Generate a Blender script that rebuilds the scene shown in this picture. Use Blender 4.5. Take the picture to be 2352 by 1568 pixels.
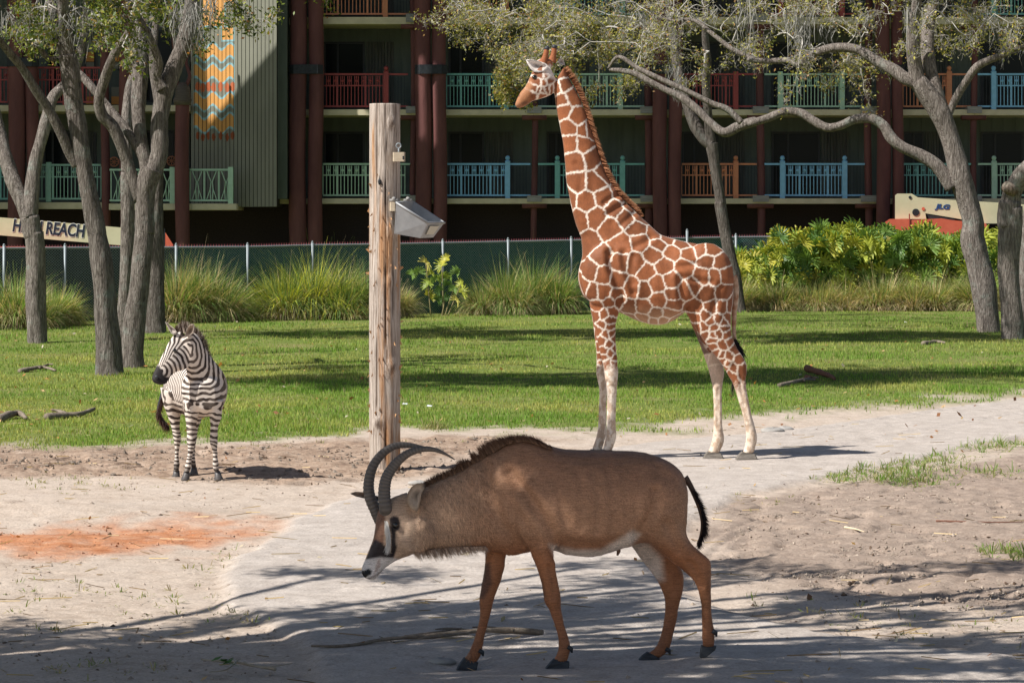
import bpy, bmesh, math, random
import numpy as np
from mathutils import Vector, Matrix, kdtree
from mathutils.geometry import tessellate_polygon
random.seed(7); RNG = np.random.default_rng(11)
for _o in list(bpy.data.objects): bpy.data.objects.remove(_o)
SC = bpy.context.scene
COL = SC.collection

# ------------------------------------------------------------------ camera, sky, sun, exposure
FD, CXD, HYD, CAMZ = 6670.0, 1176.0, 537.0, 2.7        # focal length and principal point in units of a 2352-wide picture
cam_d = bpy.data.cameras.new('camera'); cam = bpy.data.objects.new('camera', cam_d); COL.objects.link(cam)
cam_d.sensor_width = 36.0; cam_d.lens = 36.0 * FD / 2352.0; cam_d.shift_y = -(784.1 - HYD) / 2352.0
cam_d.clip_start = 0.5; cam_d.clip_end = 3000.0
cam.location = (0, 0, CAMZ); cam.rotation_euler = (math.radians(90), 0, 0)
SC.camera = cam
SUN_EL, SUN_A = math.radians(48), math.radians(29)      # elevation; angle from the left towards the camera
SUN = Vector((-math.cos(SUN_EL) * math.cos(SUN_A), -math.cos(SUN_EL) * math.sin(SUN_A), math.sin(SUN_EL)))
world = bpy.data.worlds.new('World'); SC.world = world; world.use_nodes = True
wn = world.node_tree.nodes; bg = wn['Background']
sky = wn.new('ShaderNodeTexSky'); sky.sky_type = 'NISHITA'; sky.sun_disc = False
sky.sun_elevation = SUN_EL; sky.sun_rotation = math.radians(270) - SUN_A
world.node_tree.links.new(sky.outputs[0], bg.inputs[0]); bg.inputs[1].default_value = 0.06
sun_d = bpy.data.lights.new('sun', 'SUN'); sun_d.energy = 5.0; sun_d.angle = math.radians(0.53); sun_d.color = (1.0, 0.965, 0.91)
sun = bpy.data.objects.new('sun', sun_d); COL.objects.link(sun)
sun.rotation_euler = SUN.to_track_quat('Z', 'Y').to_euler(); sun.location = (-20, -10, 40)
SC.view_settings.view_transform = 'Standard'; SC.view_settings.look = 'None'
SC.view_settings.exposure = 0.5; SC.view_settings.gamma = 1.0
SC.render.engine = 'CYCLES'
SC.cycles.max_bounces = 6; SC.cycles.diffuse_bounces = 3; SC.cycles.glossy_bounces = 3
SC.cycles.transmission_bounces = 4; SC.cycles.transparent_max_bounces = 8
SC.cycles.use_denoising = True
SC.cycles.use_adaptive_sampling = True; SC.cycles.adaptive_threshold = 0.015

# ------------------------------------------------------------------ helpers
def at(x, y, Y):
    return Vector(((x - CXD) / FD * Y, Y, CAMZ - (y - HYD) / FD * Y))

PADS = []      # (x, y, dz, radius): the small dips and bumps the animals stand on
def sstep(a, b, t):
    t = np.clip((t - a) / (b - a), 0, 1); return t * t * (3 - 2 * t)
def gz(x, y):
    x = np.asarray(x, float); y = np.asarray(y, float)
    z = 0.26 * sstep(52, 95, y)
    z = z + 0.10 * np.exp(-(((x + 4.9) / 1.3) ** 2 + ((y - 28.3) / 0.45) ** 2))
    z = z - 0.06 * np.exp(-(((x + 3.9) / 1.8) ** 2 + ((y - 26.9) / 0.7) ** 2))
    for (px, py, dz, r) in PADS:
        z = z + dz * np.exp(-(((x - px) ** 2 + (y - py) ** 2) / (r * r)))
    return z
def gp(x, y):
    Y = CAMZ * FD / max(y - HYD, 30)
    for _ in range(12):
        X = (x - CXD) / FD * Y
        Y = (CAMZ - float(gz(X, Y))) * FD / max(y - HYD, 30)
    X = (x - CXD) / FD * Y
    return Vector((X, Y, float(gz(X, Y))))
def foot_pad(x, y, Y, r=0.22):
    p = at(x, y, Y); base = float(gz(p.x, p.y)); PADS.append((p.x, p.y, p.z - base, r)); return p

def _hash(ix, iy, seed):
    h = (ix.astype(np.int64) * 374761393 + iy.astype(np.int64) * 668265263 + seed * 1442695041) & 0x7fffffff
    h = ((h ^ (h >> 13)) * 1274126177) & 0x7fffffff
    return ((h ^ (h >> 16)) & 0xffff) / 65535.0
def vnoise(x, y, seed=0):
    x = np.asarray(x, float); y = np.asarray(y, float)
    ix = np.floor(x); iy = np.floor(y); fx = x - ix; fy = y - iy
    fx = fx * fx * (3 - 2 * fx); fy = fy * fy * (3 - 2 * fy)
    a = _hash(ix, iy, seed); b = _hash(ix + 1, iy, seed); c = _hash(ix, iy + 1, seed); d = _hash(ix + 1, iy + 1, seed)
    return (a + (b - a) * fx) * (1 - fy) + (c + (d - c) * fx) * fy
def fbm(x, y, seed=0, oct=4):
    s = 0; a = 0.5
    for k in range(oct):
        s = s + a * vnoise(x * 2 ** k, y * 2 ** k, seed + k * 17); a *= 0.5
    return s / (1 - 0.5 ** oct)

def link(o, parent=None):
    COL.objects.link(o)
    if parent is not None: o.parent = parent
    return o
def tag(o, label=None, cat=None, group=None, kind=None):
    if label: o['label'] = label
    if cat: o['category'] = cat
    if group: o['group'] = group
    if kind: o['kind'] = kind
    return o
def thing(name, label, cat, loc=(0, 0, 0), group=None):
    o = bpy.data.objects.new(name, None); COL.objects.link(o); o.location = loc
    o.empty_display_size = 0.1
    return tag(o, label, cat, group)
def add(name, me, mat, parent=None):
    o = bpy.data.objects.new(name, me)
    if mat is not None: me.materials.append(mat)
    COL.objects.link(o)
    if parent is not None:
        o.parent = parent; o.matrix_parent_inverse = Matrix.Translation(parent.location).inverted() if parent.parent is None else Matrix.Translation(parent.parent.location).inverted() if parent.type == 'EMPTY' else Matrix.Identity(4)
    return o

def fast_mesh(name, V, faces, smooth=False, attrs=None):
    me = bpy.data.meshes.new(name)
    V = np.asarray(V, np.float32).reshape(-1, 3)
    faces = [np.asarray(f, np.int32) for f in faces if len(f)]
    nl = sum(f.size for f in faces); nf = sum(len(f) for f in faces)
    me.vertices.add(len(V)); me.vertices.foreach_set('co', V.ravel())
    me.loops.add(nl); me.polygons.add(nf)
    me.loops.foreach_set('vertex_index', np.concatenate([f.ravel() for f in faces]))
    tot = np.concatenate([np.full(len(f), f.shape[1], np.int32) for f in faces])
    st = np.concatenate([[0], np.cumsum(tot)[:-1]]).astype(np.int32)
    me.polygons.foreach_set('loop_start', st)
    try: me.polygons.foreach_set('loop_total', tot)
    except Exception: pass
    me.polygons.foreach_set('use_smooth', np.full(nf, smooth, bool))
    for k, a in (attrs or {}).items():
        a = np.asarray(a, np.float32)
        if a.ndim == 1:
            t = me.attributes.new(k, 'FLOAT', 'POINT'); t.data.foreach_set('value', a)
        else:
            if a.shape[1] == 3: a = np.concatenate([a, np.ones((len(a), 1), np.float32)], 1)
            t = me.attributes.new(k, 'FLOAT_COLOR', 'POINT'); t.data.foreach_set('color', a.ravel())
    me.update(calc_edges=True); me.validate()
    return me

class MB:
    """collects shapes, then links them as one mesh object"""
    def __init__(s): s.V = []; s.Q = []; s.T = []; s.C = []; s.n = 0; s.hascol = False
    def _add(s, V, Q=None, T=None, col=None):
        V = np.asarray(V, float).reshape(-1, 3)
        if Q is not None and len(Q): s.Q.append(np.asarray(Q, int) + s.n)
        if T is not None and len(T): s.T.append(np.asarray(T, int) + s.n)
        s.V.append(V); s.n += len(V)
        if col is not None: s.hascol = True
        c = np.ones((len(V), 3)) * (np.asarray(col) if col is not None else 1.0)
        s.C.append(c)
        return s
    def box(s, x0, x1, y0, y1, z0, z1, col=None):
        v = [(x, y, z) for z in (z0, z1) for y in (y0, y1) for x in (x0, x1)]
        return s._add(v, [(0, 2, 3, 1), (4, 5, 7, 6), (0, 1, 5, 4), (2, 6, 7, 3), (0, 4, 6, 2), (1, 3, 7, 5)], col=col)
    def bevbox(s, x0, x1, y0, y1, z0, z1, b=0.01, col=None):
        # box with its vertical edges chamfered
        p = [(x0 + b, y0), (x1 - b, y0), (x1, y0 + b), (x1, y1 - b), (x1 - b, y1), (x0 + b, y1), (x0, y1 - b), (x0, y0 + b)]
        return s.prism([(q[0], q[1]) for q in p], z0, z1, col)
    def prism(s, poly, z0, z1, col=None):
        n = len(poly); v = [(p[0], p[1], z0) for p in poly] + [(p[0], p[1], z1) for p in poly]
        c0 = np.mean(np.asarray(poly), 0); v += [(c0[0], c0[1], z0), (c0[0], c0[1], z1)]
        q = [(i, (i + 1) % n, n + (i + 1) % n, n + i) for i in range(n)]
        t = [((i + 1) % n, i, 2 * n) for i in range(n)] + [(n + i, n + (i + 1) % n, 2 * n + 1) for i in range(n)]
        return s._add(v, q, t, col)
    def slab(s, front, back, col=None):
        # solid between two equal-length polygons of 3D points
        n = len(front); v = [tuple(p) for p in front] + [tuple(p) for p in back]
        q = [(i, n + i, n + (i + 1) % n, (i + 1) % n) for i in range(n)]
        tt = tessellate_polygon([[Vector(p) for p in v[:n]]])
        t = [tuple(x) for x in tt] + [(n + x[2], n + x[1], n + x[0]) for x in tt]
        return s._add(v, q, t, col)
    def tube(s, P, R, seg=8, col=None, wob=0.0, seed=0, caps=True, freq=3.0):
        P = np.asarray([tuple(p) for p in P], float); R = np.ones(len(P)) * np.asarray(R, float); n = len(P)
        T = np.gradient(P, axis=0); T /= np.maximum(np.linalg.norm(T, axis=1, keepdims=True), 1e-9)
        ref = np.array([0, 1, 0.0]) if abs(T[0][1]) < 0.9 else np.array([1.0, 0, 0])
        N = np.zeros_like(P); u = ref - T[0] * T[0].dot(ref); u /= np.linalg.norm(u)
        for i in range(n):
            u = u - T[i] * T[i].dot(u); l = np.linalg.norm(u)
            u = u / l if l > 1e-6 else ref; N[i] = u
        B = np.cross(T, N); a = np.linspace(0, 2 * np.pi, seg, endpoint=False)
        rr = R[:, None] * np.ones((1, seg))
        if wob:
            d = np.concatenate([[0], np.cumsum(np.linalg.norm(np.diff(P, axis=0), axis=1))])
            rr = rr * (1 + wob * (2 * fbm(d[:, None] * freq + seed * 7.1, np.minimum(a, 2 * np.pi - a)[None, :] * 1.7 + seed * 3.3, seed, 3) - 1) * 1.6)
        V = P[:, None, :] + rr[..., None] * (np.cos(a)[None, :, None] * N[:, None, :] + np.sin(a)[None, :, None] * B[:, None, :])
        V = V.reshape(-1, 3); i = np.arange(n - 1)[:, None] * seg; j = np.arange(seg)[None, :]; j2 = (j + 1) % seg
        Q = np.stack([i + j, i + j2, i + seg + j2, i + seg + j], -1).reshape(-1, 4)
        Tt = []
        if caps:
            V = np.concatenate([V, P[:1], P[-1:]]); k = n * seg
            Tt = [((q + 1) % seg, q, k) for q in range(seg)] + [((n - 1) * seg + q, (n - 1) * seg + (q + 1) % seg, k + 1) for q in range(seg)]
        return s._add(V, Q, Tt, col)
    def ball(s, c, r, seg=8, rings=6, col=None, sq=(1, 1, 1)):
        P = [(c[0], c[1], c[2] + r * sq[2] * math.cos(math.pi * (k + 0.001) / rings) * -1) for k in range(rings + 1)]
        R = [max(r * math.sin(math.pi * k / rings), 1e-4) for k in range(rings + 1)]
        m = s.n; s.tube(P, R, seg, col); V = s.V[-1]
        V[:, 0] = c[0] + (V[:, 0] - c[0]) * sq[0]; V[:, 1] = c[1] + (V[:, 1] - c[1]) * sq[1]
        return s
    def mesh(s, name, smooth=False):
        return fast_mesh(name, np.concatenate(s.V), [np.concatenate(x) for x in (s.Q, s.T) if x], smooth,
                         {'Col': np.concatenate(s.C)} if s.hascol else None)
    def build(s, name, mat, parent=None, smooth=False):
        return add(name, s.mesh(name, smooth), mat, parent)

# ------------------------------------------------------------------ materials
MATS = {}
def N(nt, t, **kw):
    n = nt.nodes.new(t)
    for k, v in kw.items(): setattr(n, k, v)
    return n
def new_mat(name):
    m = bpy.data.materials.new(name); m.use_nodes = True; MATS[name] = m
    nt = m.node_tree; return m, nt, nt.nodes['Principled BSDF']
def mapping(nt, scale=(1, 1, 1), coord='Object'):
    tc = N(nt, 'ShaderNodeTexCoord'); mp = N(nt, 'ShaderNodeMapping'); mp.inputs['Scale'].default_value = scale
    nt.links.new(tc.outputs[coord], mp.inputs['Vector']); return mp.outputs[0]
def noise_node(nt, vec, scale, detail=4, rough=0.6):
    n = N(nt, 'ShaderNodeTexNoise'); n.inputs['Scale'].default_value = scale; n.inputs['Detail'].default_value = detail
    n.inputs['Roughness'].default_value = rough
    if vec is not None: nt.links.new(vec, n.inputs['Vector'])
    return n.outputs['Fac']
def ramp(nt, fac, stops):
    r = N(nt, 'ShaderNodeValToRGB'); e = r.color_ramp.elements
    while len(e) < len(stops): e.new(0.5)
    for k, (p, c) in enumerate(stops): e[k].position = p; e[k].color = (*c, 1) if len(c) == 3 else c
    nt.links.new(fac, r.inputs[0]); return r.outputs[0]
def mixc(nt, fac, a, b, mode='MIX'):
    m = N(nt, 'ShaderNodeMix', data_type='RGBA', blend_type=mode)
    for s, v in ((0, fac), (6, a), (7, b)):
        if isinstance(v, (int, float)): m.inputs[s].default_value = v
        elif isinstance(v, tuple): m.inputs[s].default_value = (*v, 1)
        else: nt.links.new(v, m.inputs[s])
    return m.outputs[2]
def math_n(nt, op, a, b=None, clamp=False):
    m = N(nt, 'ShaderNodeMath', operation=op, use_clamp=clamp)
    for s, v in ((0, a), (1, b)):
        if v is None: continue
        if isinstance(v, (int, float)): m.inputs[s].default_value = v
        else: nt.links.new(v, m.inputs[s])
    return m.outputs[0]
def attr(nt, name, fac=False):
    a = N(nt, 'ShaderNodeAttribute', attribute_name=name); return a.outputs['Fac' if fac else 'Color']
def bump(nt, bsdf, h, strength=0.3, dist=0.02):
    b = N(nt, 'ShaderNodeBump'); b.inputs['Strength'].default_value = strength; b.inputs['Distance'].default_value = dist
    nt.links.new(h, b.inputs['Height']); nt.links.new(b.outputs[0], bsdf.inputs['Normal'])
def setspec(b, v):
    for k in ('Specular IOR Level', 'Specular'):
        if k in b.inputs: b.inputs[k].default_value = v; return
def simple(name, c1, c2=None, scale=4.0, rough=0.7, stretch=(1, 1, 1), bs=0.0, bscale=None, bdist=0.02, spec=0.3, metal=0.0, detail=5, use_col=False):
    m, nt, b = new_mat(name); b.inputs['Roughness'].default_value = rough; b.inputs['Metallic'].default_value = metal; setspec(b, spec)
    v = mapping(nt, stretch)
    base = None
    if c2 is not None:
        f = noise_node(nt, v, scale, detail); base = ramp(nt, f, [(0.3, c1), (0.7, c2)])
    if use_col:
        base = mixc(nt, 1.0, attr(nt, 'Col'), base, 'MULTIPLY') if base is not None else attr(nt, 'Col')
    if base is not None: nt.links.new(base, b.inputs['Base Color'])
    else: b.inputs['Base Color'].default_value = (*c1, 1)
    if bs: bump(nt, b, noise_node(nt, v, bscale or scale * 3, 6), bs, bdist)
    return m

def lerp_path(P, k):
    """Catmull-Rom subdivision of rows of numbers"""
    P = np.asarray(P, float); n = len(P); out = []
    for i in range(n - 1):
        p0 = P[max(i - 1, 0)]; p1 = P[i]; p2 = P[i + 1]; p3 = P[min(i + 2, n - 1)]
        for t in np.arange(k) / k:
            out.append(0.5 * ((2 * p1) + (-p0 + p2) * t + (2 * p0 - 5 * p1 + 4 * p2 - p3) * t * t + (-p0 + 3 * p1 - 3 * p2 + p3) * t ** 3))
    out.append(P[-1]); return np.array(out)
def poly_sd(x, y, poly):
    """signed distance to a polygon, positive inside"""
    P = np.asarray(poly, float); x = np.asarray(x, float); y = np.asarray(y, float)
    d = np.full(x.shape, 1e9); ins = np.zeros(x.shape, bool)
    for a, b in zip(P, np.roll(P, -1, 0)):
        e = b - a; t = np.clip(((x - a[0]) * e[0] + (y - a[1]) * e[1]) / max(e.dot(e), 1e-12), 0, 1)
        d = np.minimum(d, (x - a[0] - t * e[0]) ** 2 + (y - a[1] - t * e[1]) ** 2)
        c = ((a[1] > y) != (b[1] > y)); with_ = np.where(c, (b[0] - a[0]) * (y - a[1]) / np.where(b[1] == a[1], 1e-9, b[1] - a[1]) + a[0], 0)
        ins ^= c & (x < with_)
    d = np.sqrt(d); return np.where(ins, d, -d)
# ------------------------------------------------------------------ where the animals' feet stand
def zz(x, y): return 333.05 + x * .25648, 723.5 + y * .25648
def gl(x, y): return 1320.7 + x * .24167, 689.0 + y * .24167
RO_N, RO_F, RO_NH, RO_FH = 18.12, 18.34, 18.30, 18.52
GI_N, GI_F = 34.85, 35.15
ZF, ZH, ZH2 = 31.82, 32.55, 32.68
for (p, Y, r) in (((1280, 1533), RO_N, .3), ((1072, 1538), RO_F, .3), ((1625, 1508), RO_NH, .25), ((1490, 1514), RO_FH, .25),
                  (gl(1630, 1510), GI_N, .5), (gl(1310, 1503), GI_F, .5),
                  (zz(362, 1480), ZF, .2), (zz(660, 1480), ZF, .2), (zz(278, 1456), ZH, .3), (zz(438, 1436), ZH2, .3)):
    foot_pad(p[0], p[1], Y, r)

def gpoly(pts): return [tuple(gp(x, y).xy) for x, y in pts]
GRASS_EDGE = [(-900, 1000), (-200, 1012), (0, 1014), (150, 1020), (350, 1016), (560, 1011), (700, 1000), (850, 992), (930, 986), (1100, 988), (1250, 992), (1380, 990), (1450, 976), (1540, 966),
              (1650, 962), (1750, 958), (1880, 944), (2000, 934), (2150, 917), (2352, 902), (2600, 886), (3300, 850)]
LAWN = gpoly(GRASS_EDGE) + [(90, 92), (90, 100), (-90, 100), (-90, 45)]
PATH = gpoly([(1500, 1012), (1640, 1000), (1759, 991), (1936, 967), (2166, 935), (2352, 911), (2700, 868), (3000, 850), (3000, 890), (2700, 945), (2500, 982), (2352, 1001), (2222, 1023), (2085, 1056), (1900, 1091), (1700, 1128),
              (1570, 1200), (1500, 1290), (1570, 1370), (1800, 1430), (2100, 1475), (2500, 1515), (2900, 1560), (2900, 1900), (700, 1900), (745, 1560), (715, 1480),
              (640, 1432), (590, 1418), (545, 1388), (528, 1350), (515, 1310), (545, 1275), (600, 1246), (680, 1185), (770, 1148), (900, 1122), (1050, 1095), (1300, 1040)])
CLAY = gpoly([(-300, 1205), (60, 1192), (230, 1188), (400, 1192), (560, 1203), (610, 1214), (520, 1232), (420, 1243), (300, 1258), (120, 1272), (-300, 1290)])
BROWN = gpoly([(-400, 1030), (0, 1022), (300, 1026), (560, 1020), (850, 1005), (1040, 1000), (1250, 1005), (1200, 1030), (1050, 1065), (880, 1092), (700, 1104), (520, 1106), (300, 1098), (0, 1100), (-400, 1100)])
CHURN = gpoly([(1640, 1140), (1800, 1125), (2050, 1085), (2352, 1035), (2700, 985), (2900, 1500), (2352, 1400), (2000, 1375), (1750, 1330), (1600, 1280)])

def grow(a, step, k, lim):
    out = [a]
    while abs(out[-1]) < lim: step *= k; out.append(out[-1] + step)
    return out
xs = np.arange(-5.6, 7.2, 0.034)
xs = np.concatenate([np.array(grow(xs[0], -0.034, 1.05, 900))[1:][::-1], xs, np.array(grow(xs[-1], 0.034, 1.05, 900))[1:]])
ys = [17.0]; st = 0.028
while ys[-1] < 1500:
    if ys[-1] > 30: st = min(st * 1.006, 0.3) if ys[-1] < 100 else st * 1.12
    ys.append(ys[-1] + st)
back = [17.0]; st = 0.05
while back[-1] > -150: st *= 1.2; back.append(back[-1] - st)
ys = np.array(back[1:][::-1] + ys)
GX, GY = np.meshgrid(xs, ys)
def masks(X, Y):
    wob = (fbm(X * 1.1, Y * 0.6, 3) - 0.5)
    wob2 = fbm(X * 3.7, Y * 2.2, 5) - 0.5
    lawn = sstep(-0.9, 1.1, poly_sd(X, Y, LAWN) + wob * 3.2 + wob2 * 1.4)
    sdp = poly_sd(X, Y, PATH)
    path = sstep(-0.10, 0.10, sdp + wob2 * 0.16 + wob * 0.12)
    clay = sstep(-0.8, 0.7, poly_sd(X, Y, CLAY) + wob * 2.2 + wob2 * 1.4)
    brown = sstep(-0.5, 0.5, poly_sd(X, Y, BROWN) + wob * 1.4 + wob2 * 0.5)
    churn = sstep(-0.4, 0.3, poly_sd(X, Y, CHURN) + wob * 0.8)
    return lawn, path, clay, brown, churn
lawn, path, clay, brown, churn = masks(GX, GY)
path = path * (1 - lawn); brown = brown * (1 - lawn) * (1 - path); churn = churn * (1 - path) * (1 - lawn)
def relief(X, Y, lawn, path, clay, brown, churn):
    near = 1 - sstep(60, 120, Y); X, Y = X * .8 - Y * .6, X * .6 + Y * .8
    n1 = fbm(X * 2.2, Y * 2.2, 21) - 0.5; n2 = fbm(X * 7.0, Y * 7.0, 31, 3) - 0.5
    n3 = 1 - np.abs(2 * fbm(X * 5.0, Y * 4.0, 41, 3) - 1)           # ridged: churned sand
    pits = sstep(0.66, 0.8, vnoise(X * 4.2, Y * 3.3, 55)) * sstep(0.3, 0.7, fbm(X * 0.9, Y * 0.7, 57))
    rough = 0.6 + 1.1 * churn + 1.5 * brown + 0.25 * lawn + 0.5 * clay
    z = rough * (0.034 * n1 + 0.020 * n2) + (churn + 1.3 * brown + 0.22 + 0.5 * clay) * (0.030 * (n3 - 0.7) - 0.050 * pits) * (1 - path)
    ph = 0.009 * n1 + 0.0025 * n2
    ph = ph + 0.008 * (n3 - .7) - 0.012 * pits
    z = (z - EDGE) * (1 - path) + ph * path
    return z * near
GZ = gz(GX, GY)
EDGE = 0.045 * sstep(-2.2, 0, poly_sd(GX, GY, PATH)) * (1 - lawn)
REL = relief(GX, GY, lawn, path, clay, brown, churn)
for (px, py, dz, r) in PADS:
    REL = REL * (1 - np.exp(-(((GX - px) ** 2 + (GY - py) ** 2) / 0.035)))
# wheel ruts that sweep across the pale sand and the track
def rut(pts, w, depth, npar=1, gap=0.0):
    global REL
    P = lerp_path([tuple(gp(*p).xy) for p in pts], 12)
    for k in range(npar):
        d = np.full(GX.shape, 1e9)
        o = (k - (npar - 1) / 2) * gap
        for a, b in zip(P[:-1], P[1:]):
            e = b - a; nrm = np.array([-e[1], e[0]]) / max(np.linalg.norm(e), 1e-9); a2 = a + nrm * o
            t = np.clip(((GX - a2[0]) * e[0] + (GY - a2[1]) * e[1]) / max(e.dot(e), 1e-12), 0, 1)
            d = np.minimum(d, np.hypot(GX - a2[0] - t * e[0], GY - a2[1] - t * e[1]))
        REL = REL - depth * np.exp(-(d / w) ** 2) + 0.5 * depth * np.exp(-((d - 1.9 * w) / (0.7 * w)) ** 2)
rut([(1900, 1165), (1760, 1185), (1660, 1225), (1600, 1275)], .035, .012, 2, .16)
rut([(2352, 930), (2100, 970), (1900, 1005), (1700, 1040)], .09, .014, 2, 1.3)
V = np.stack([GX, GY, GZ + REL], -1).reshape(-1, 3)
nx, ny = len(xs), len(ys); ii = (np.arange(ny - 1)[:, None] * nx + np.arange(nx - 1)[None, :]).ravel()
Q = np.stack([ii, ii + 1, ii + nx + 1, ii + nx], -1)
ground_me = fast_mesh('ground', V, [Q], True, {'lawn': lawn.ravel(), 'path': path.ravel(), 'clay': clay.ravel(), 'brown': brown.ravel(), 'churn': churn.ravel()})

m, nt, b = new_mat('ground_soil'); b.inputs['Roughness'].default_value = 0.92; setspec(b, 0.15)
v = mapping(nt, (1, 1, 1))
big = noise_node(nt, v, 0.9, 6, 0.65); mid = noise_node(nt, v, 5.0, 6, 0.7); fine = noise_node(nt, v, 38.0, 5, 0.75)
sand = ramp(nt, mid, [(0.25, (0.35, 0.27, 0.21)), (0.5, (0.51, 0.415, 0.335)), (0.78, (0.62, 0.52, 0.43))])
sand = mixc(nt, math_n(nt, 'MULTIPLY', ramp(nt, big, [(0.38, (0, 0, 0)), (0.62, (1, 1, 1))]), 0.5), sand, (0.61, 0.52, 0.44))
earth = ramp(nt, noise_node(nt, v, 3.4, 7, 0.78), [(0.34, (0.19, 0.125, 0.09)), (0.5, (0.36, 0.26, 0.19)), (0.68, (0.50, 0.385, 0.30))])
col = mixc(nt, attr(nt, 'brown', True), sand, earth)
chn = ramp(nt, mid, [(0.25, (0.25, 0.19, 0.15)), (0.7, (0.42, 0.33, 0.265))])
col = mixc(nt, attr(nt, 'churn', True), col, chn)
cl = ramp(nt, mid, [(0.3, (0.40, 0.15, 0.065)), (0.7, (0.60, 0.30, 0.16))])
col = mixc(nt, math_n(nt, 'MULTIPLY', attr(nt, 'clay', True), ramp(nt, noise_node(nt, v, 2.4, 7, 0.75), [(0.28, (.45,) * 3), (0.5, (1, 1, 1))])), col, cl)
pcol = ramp(nt, mid, [(0.25, (0.40, 0.345, 0.305)), (0.5, (0.54, 0.475, 0.42)), (0.75, (0.65, 0.585, 0.53))])
pcol = mixc(nt, ramp(nt, noise_node(nt, v, 2.1, 7, 0.75), [(0.42, (0, 0, 0)), (0.62, (0.6, 0.6, 0.6))]), pcol, (0.40, 0.345, 0.30))
col = mixc(nt, attr(nt, 'path', True), col, pcol)
lawnc = ramp(nt, mid, [(0.3, (0.09, 0.135, 0.026)), (0.55, (0.16, 0.205, 0.046)), (0.8, (0.28, 0.25, 0.10))])
dry = ramp(nt, noise_node(nt, v, 0.45, 5, 0.6), [(0.5, (0, 0, 0)), (0.72, (1, 1, 1))])
lawnc = mixc(nt, math_n(nt, 'MULTIPLY', dry, 0.6), lawnc, (0.30, 0.235, 0.12))
col = mixc(nt, attr(nt, 'lawn', True), col, lawnc)
# scattered droppings, bark crumbs and damp specks
sp = N(nt, 'ShaderNodeTexVoronoi'); sp.inputs['Scale'].default_value = 9.0; nt.links.new(v, sp.inputs['Vector'])
spm = ramp(nt, sp.outputs['Distance'], [(0.06, (1, 1, 1)), (0.13, (0, 0, 0))])
spk = math_n(nt, 'MULTIPLY', spm, ramp(nt, noise_node(nt, v, 1.6, 3), [(0.45, (0, 0, 0)), (0.6, (0.8, 0.8, 0.8))]))
col = mixc(nt, spk, col, (0.13, 0.085, 0.06))
col = mixc(nt, 0.7, col, ramp(nt, fine, [(0.3, (0.50, 0.48, 0.47)), (0.62, (1.05, 1.05, 1.05))]), 'MULTIPLY')
nt.links.new(col, b.inputs['Base Color'])
hh = math_n(nt, 'ADD', math_n(nt, 'MULTIPLY', mid, 0.7), math_n(nt, 'MULTIPLY', fine, 0.35))
bump(nt, b, hh, 0.8, 0.04)
ground = add('ground', ground_me, m); tag(ground, kind='structure')

# ------------------------------------------------------------------ lawn grass (uncountable)
def blades(n, X, Y, h, w, cols, lean=0.5, z=None, tipk=0.35):
    """single-triangle blades at X, Y"""
    X = np.asarray(X); Y = np.asarray(Y); n = len(X)
    z = gz(X, Y) if z is None else z
    a = RNG.uniform(0, 2 * np.pi, n); d = np.stack([np.cos(a), np.sin(a), np.zeros(n)], 1)
    b2 = RNG.uniform(0, 2 * np.pi, n); l = np.stack([np.cos(b2), np.sin(b2)], 1) * (h * lean * RNG.uniform(0.1, 1, n))[:, None]
    base = np.stack([X, Y, z - 0.012], 1)
    p0 = base - d * (w / 2)[:, None]; p1 = base + d * (w / 2)[:, None]
    p2 = base + np.concatenate([l, h[:, None]], 1)
    V = np.stack([p0, p1, p2], 1).reshape(-1, 3)
    T = np.arange(3 * n).reshape(-1, 3)
    C = np.repeat(cols, 3, 0); C[2::3] *= 1.0 + tipk * 0.5
    return V, T, C
n = 600000
u = RNG.uniform(0, 1, n); Yb = 1 / (1 / 31.0 + (1 / 100.0 - 1 / 31.0) * u)          # thicker on the ground where it is close
Xb = RNG.uniform(-1, 1, n) * (0.245 * Yb + 2.0)
lw, pw, *_r = masks(Xb, Yb)
dens = fbm(Xb * 1.3, Yb * 1.0, 77)
keep = (RNG.uniform(0, 1, n) < (lw ** 1.6) * np.clip(0.35 + 1.5 * (dens - 0.25), 0.25, 1)) & (Yb < 97)
Xb, Yb, dens = Xb[keep], Yb[keep], dens[keep]; n = len(Xb)
tall = np.clip(fbm(Xb * 0.55, Yb * 0.4, 91) * 1.7 - 0.35, 0.15, 1)
h = RNG.uniform(0.035, 0.085, n) * (0.55 + 0.9 * tall); w = RNG.uniform(0.008, 0.02, n) * (0.6 + Yb / 70)
dryb = np.clip(fbm(Xb * 0.45 + 9, Yb * 0.35, 93) * 2.4 - 0.95 + RNG.normal(0, 0.25, n), 0, 1)[:, None]
c = np.array([0.165, 0.285, 0.045]) * (1 - dryb) + np.array([0.45, 0.43, 0.13]) * dryb
c = c * RNG.uniform(0.6, 1.4, (n, 1)); c[RNG.uniform(0, 1, n) < 0.04] = (0.38, 0.30, 0.16)
Vb, Tb, Cb = blades(n, Xb, Yb, h, w, c)
def leafy(name, rough=0.55, trans=0.25, spec=0.3):
    m, nt, b = new_mat(name); b.inputs['Roughness'].default_value = rough; setspec(b, spec)
    ca = attr(nt, 'Col'); nt.links.new(ca, b.inputs['Base Color'])
    tr = N(nt, 'ShaderNodeBsdfTranslucent'); nt.links.new(mixc(nt, 1.0, ca, (1.25, 1.2, 0.6), 'MULTIPLY'), tr.inputs[0])
    mx = N(nt, 'ShaderNodeMixShader'); mx.inputs[0].default_value = trans
    nt.links.new(b.outputs[0], mx.inputs[1]); nt.links.new(tr.outputs[0], mx.inputs[2])
    nt.links.new(mx.outputs[0], nt.nodes['Material Output'].inputs[0]); return m
M_GRASS = leafy('grass_blades', 0.6, 0.4, 0.2)
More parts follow.
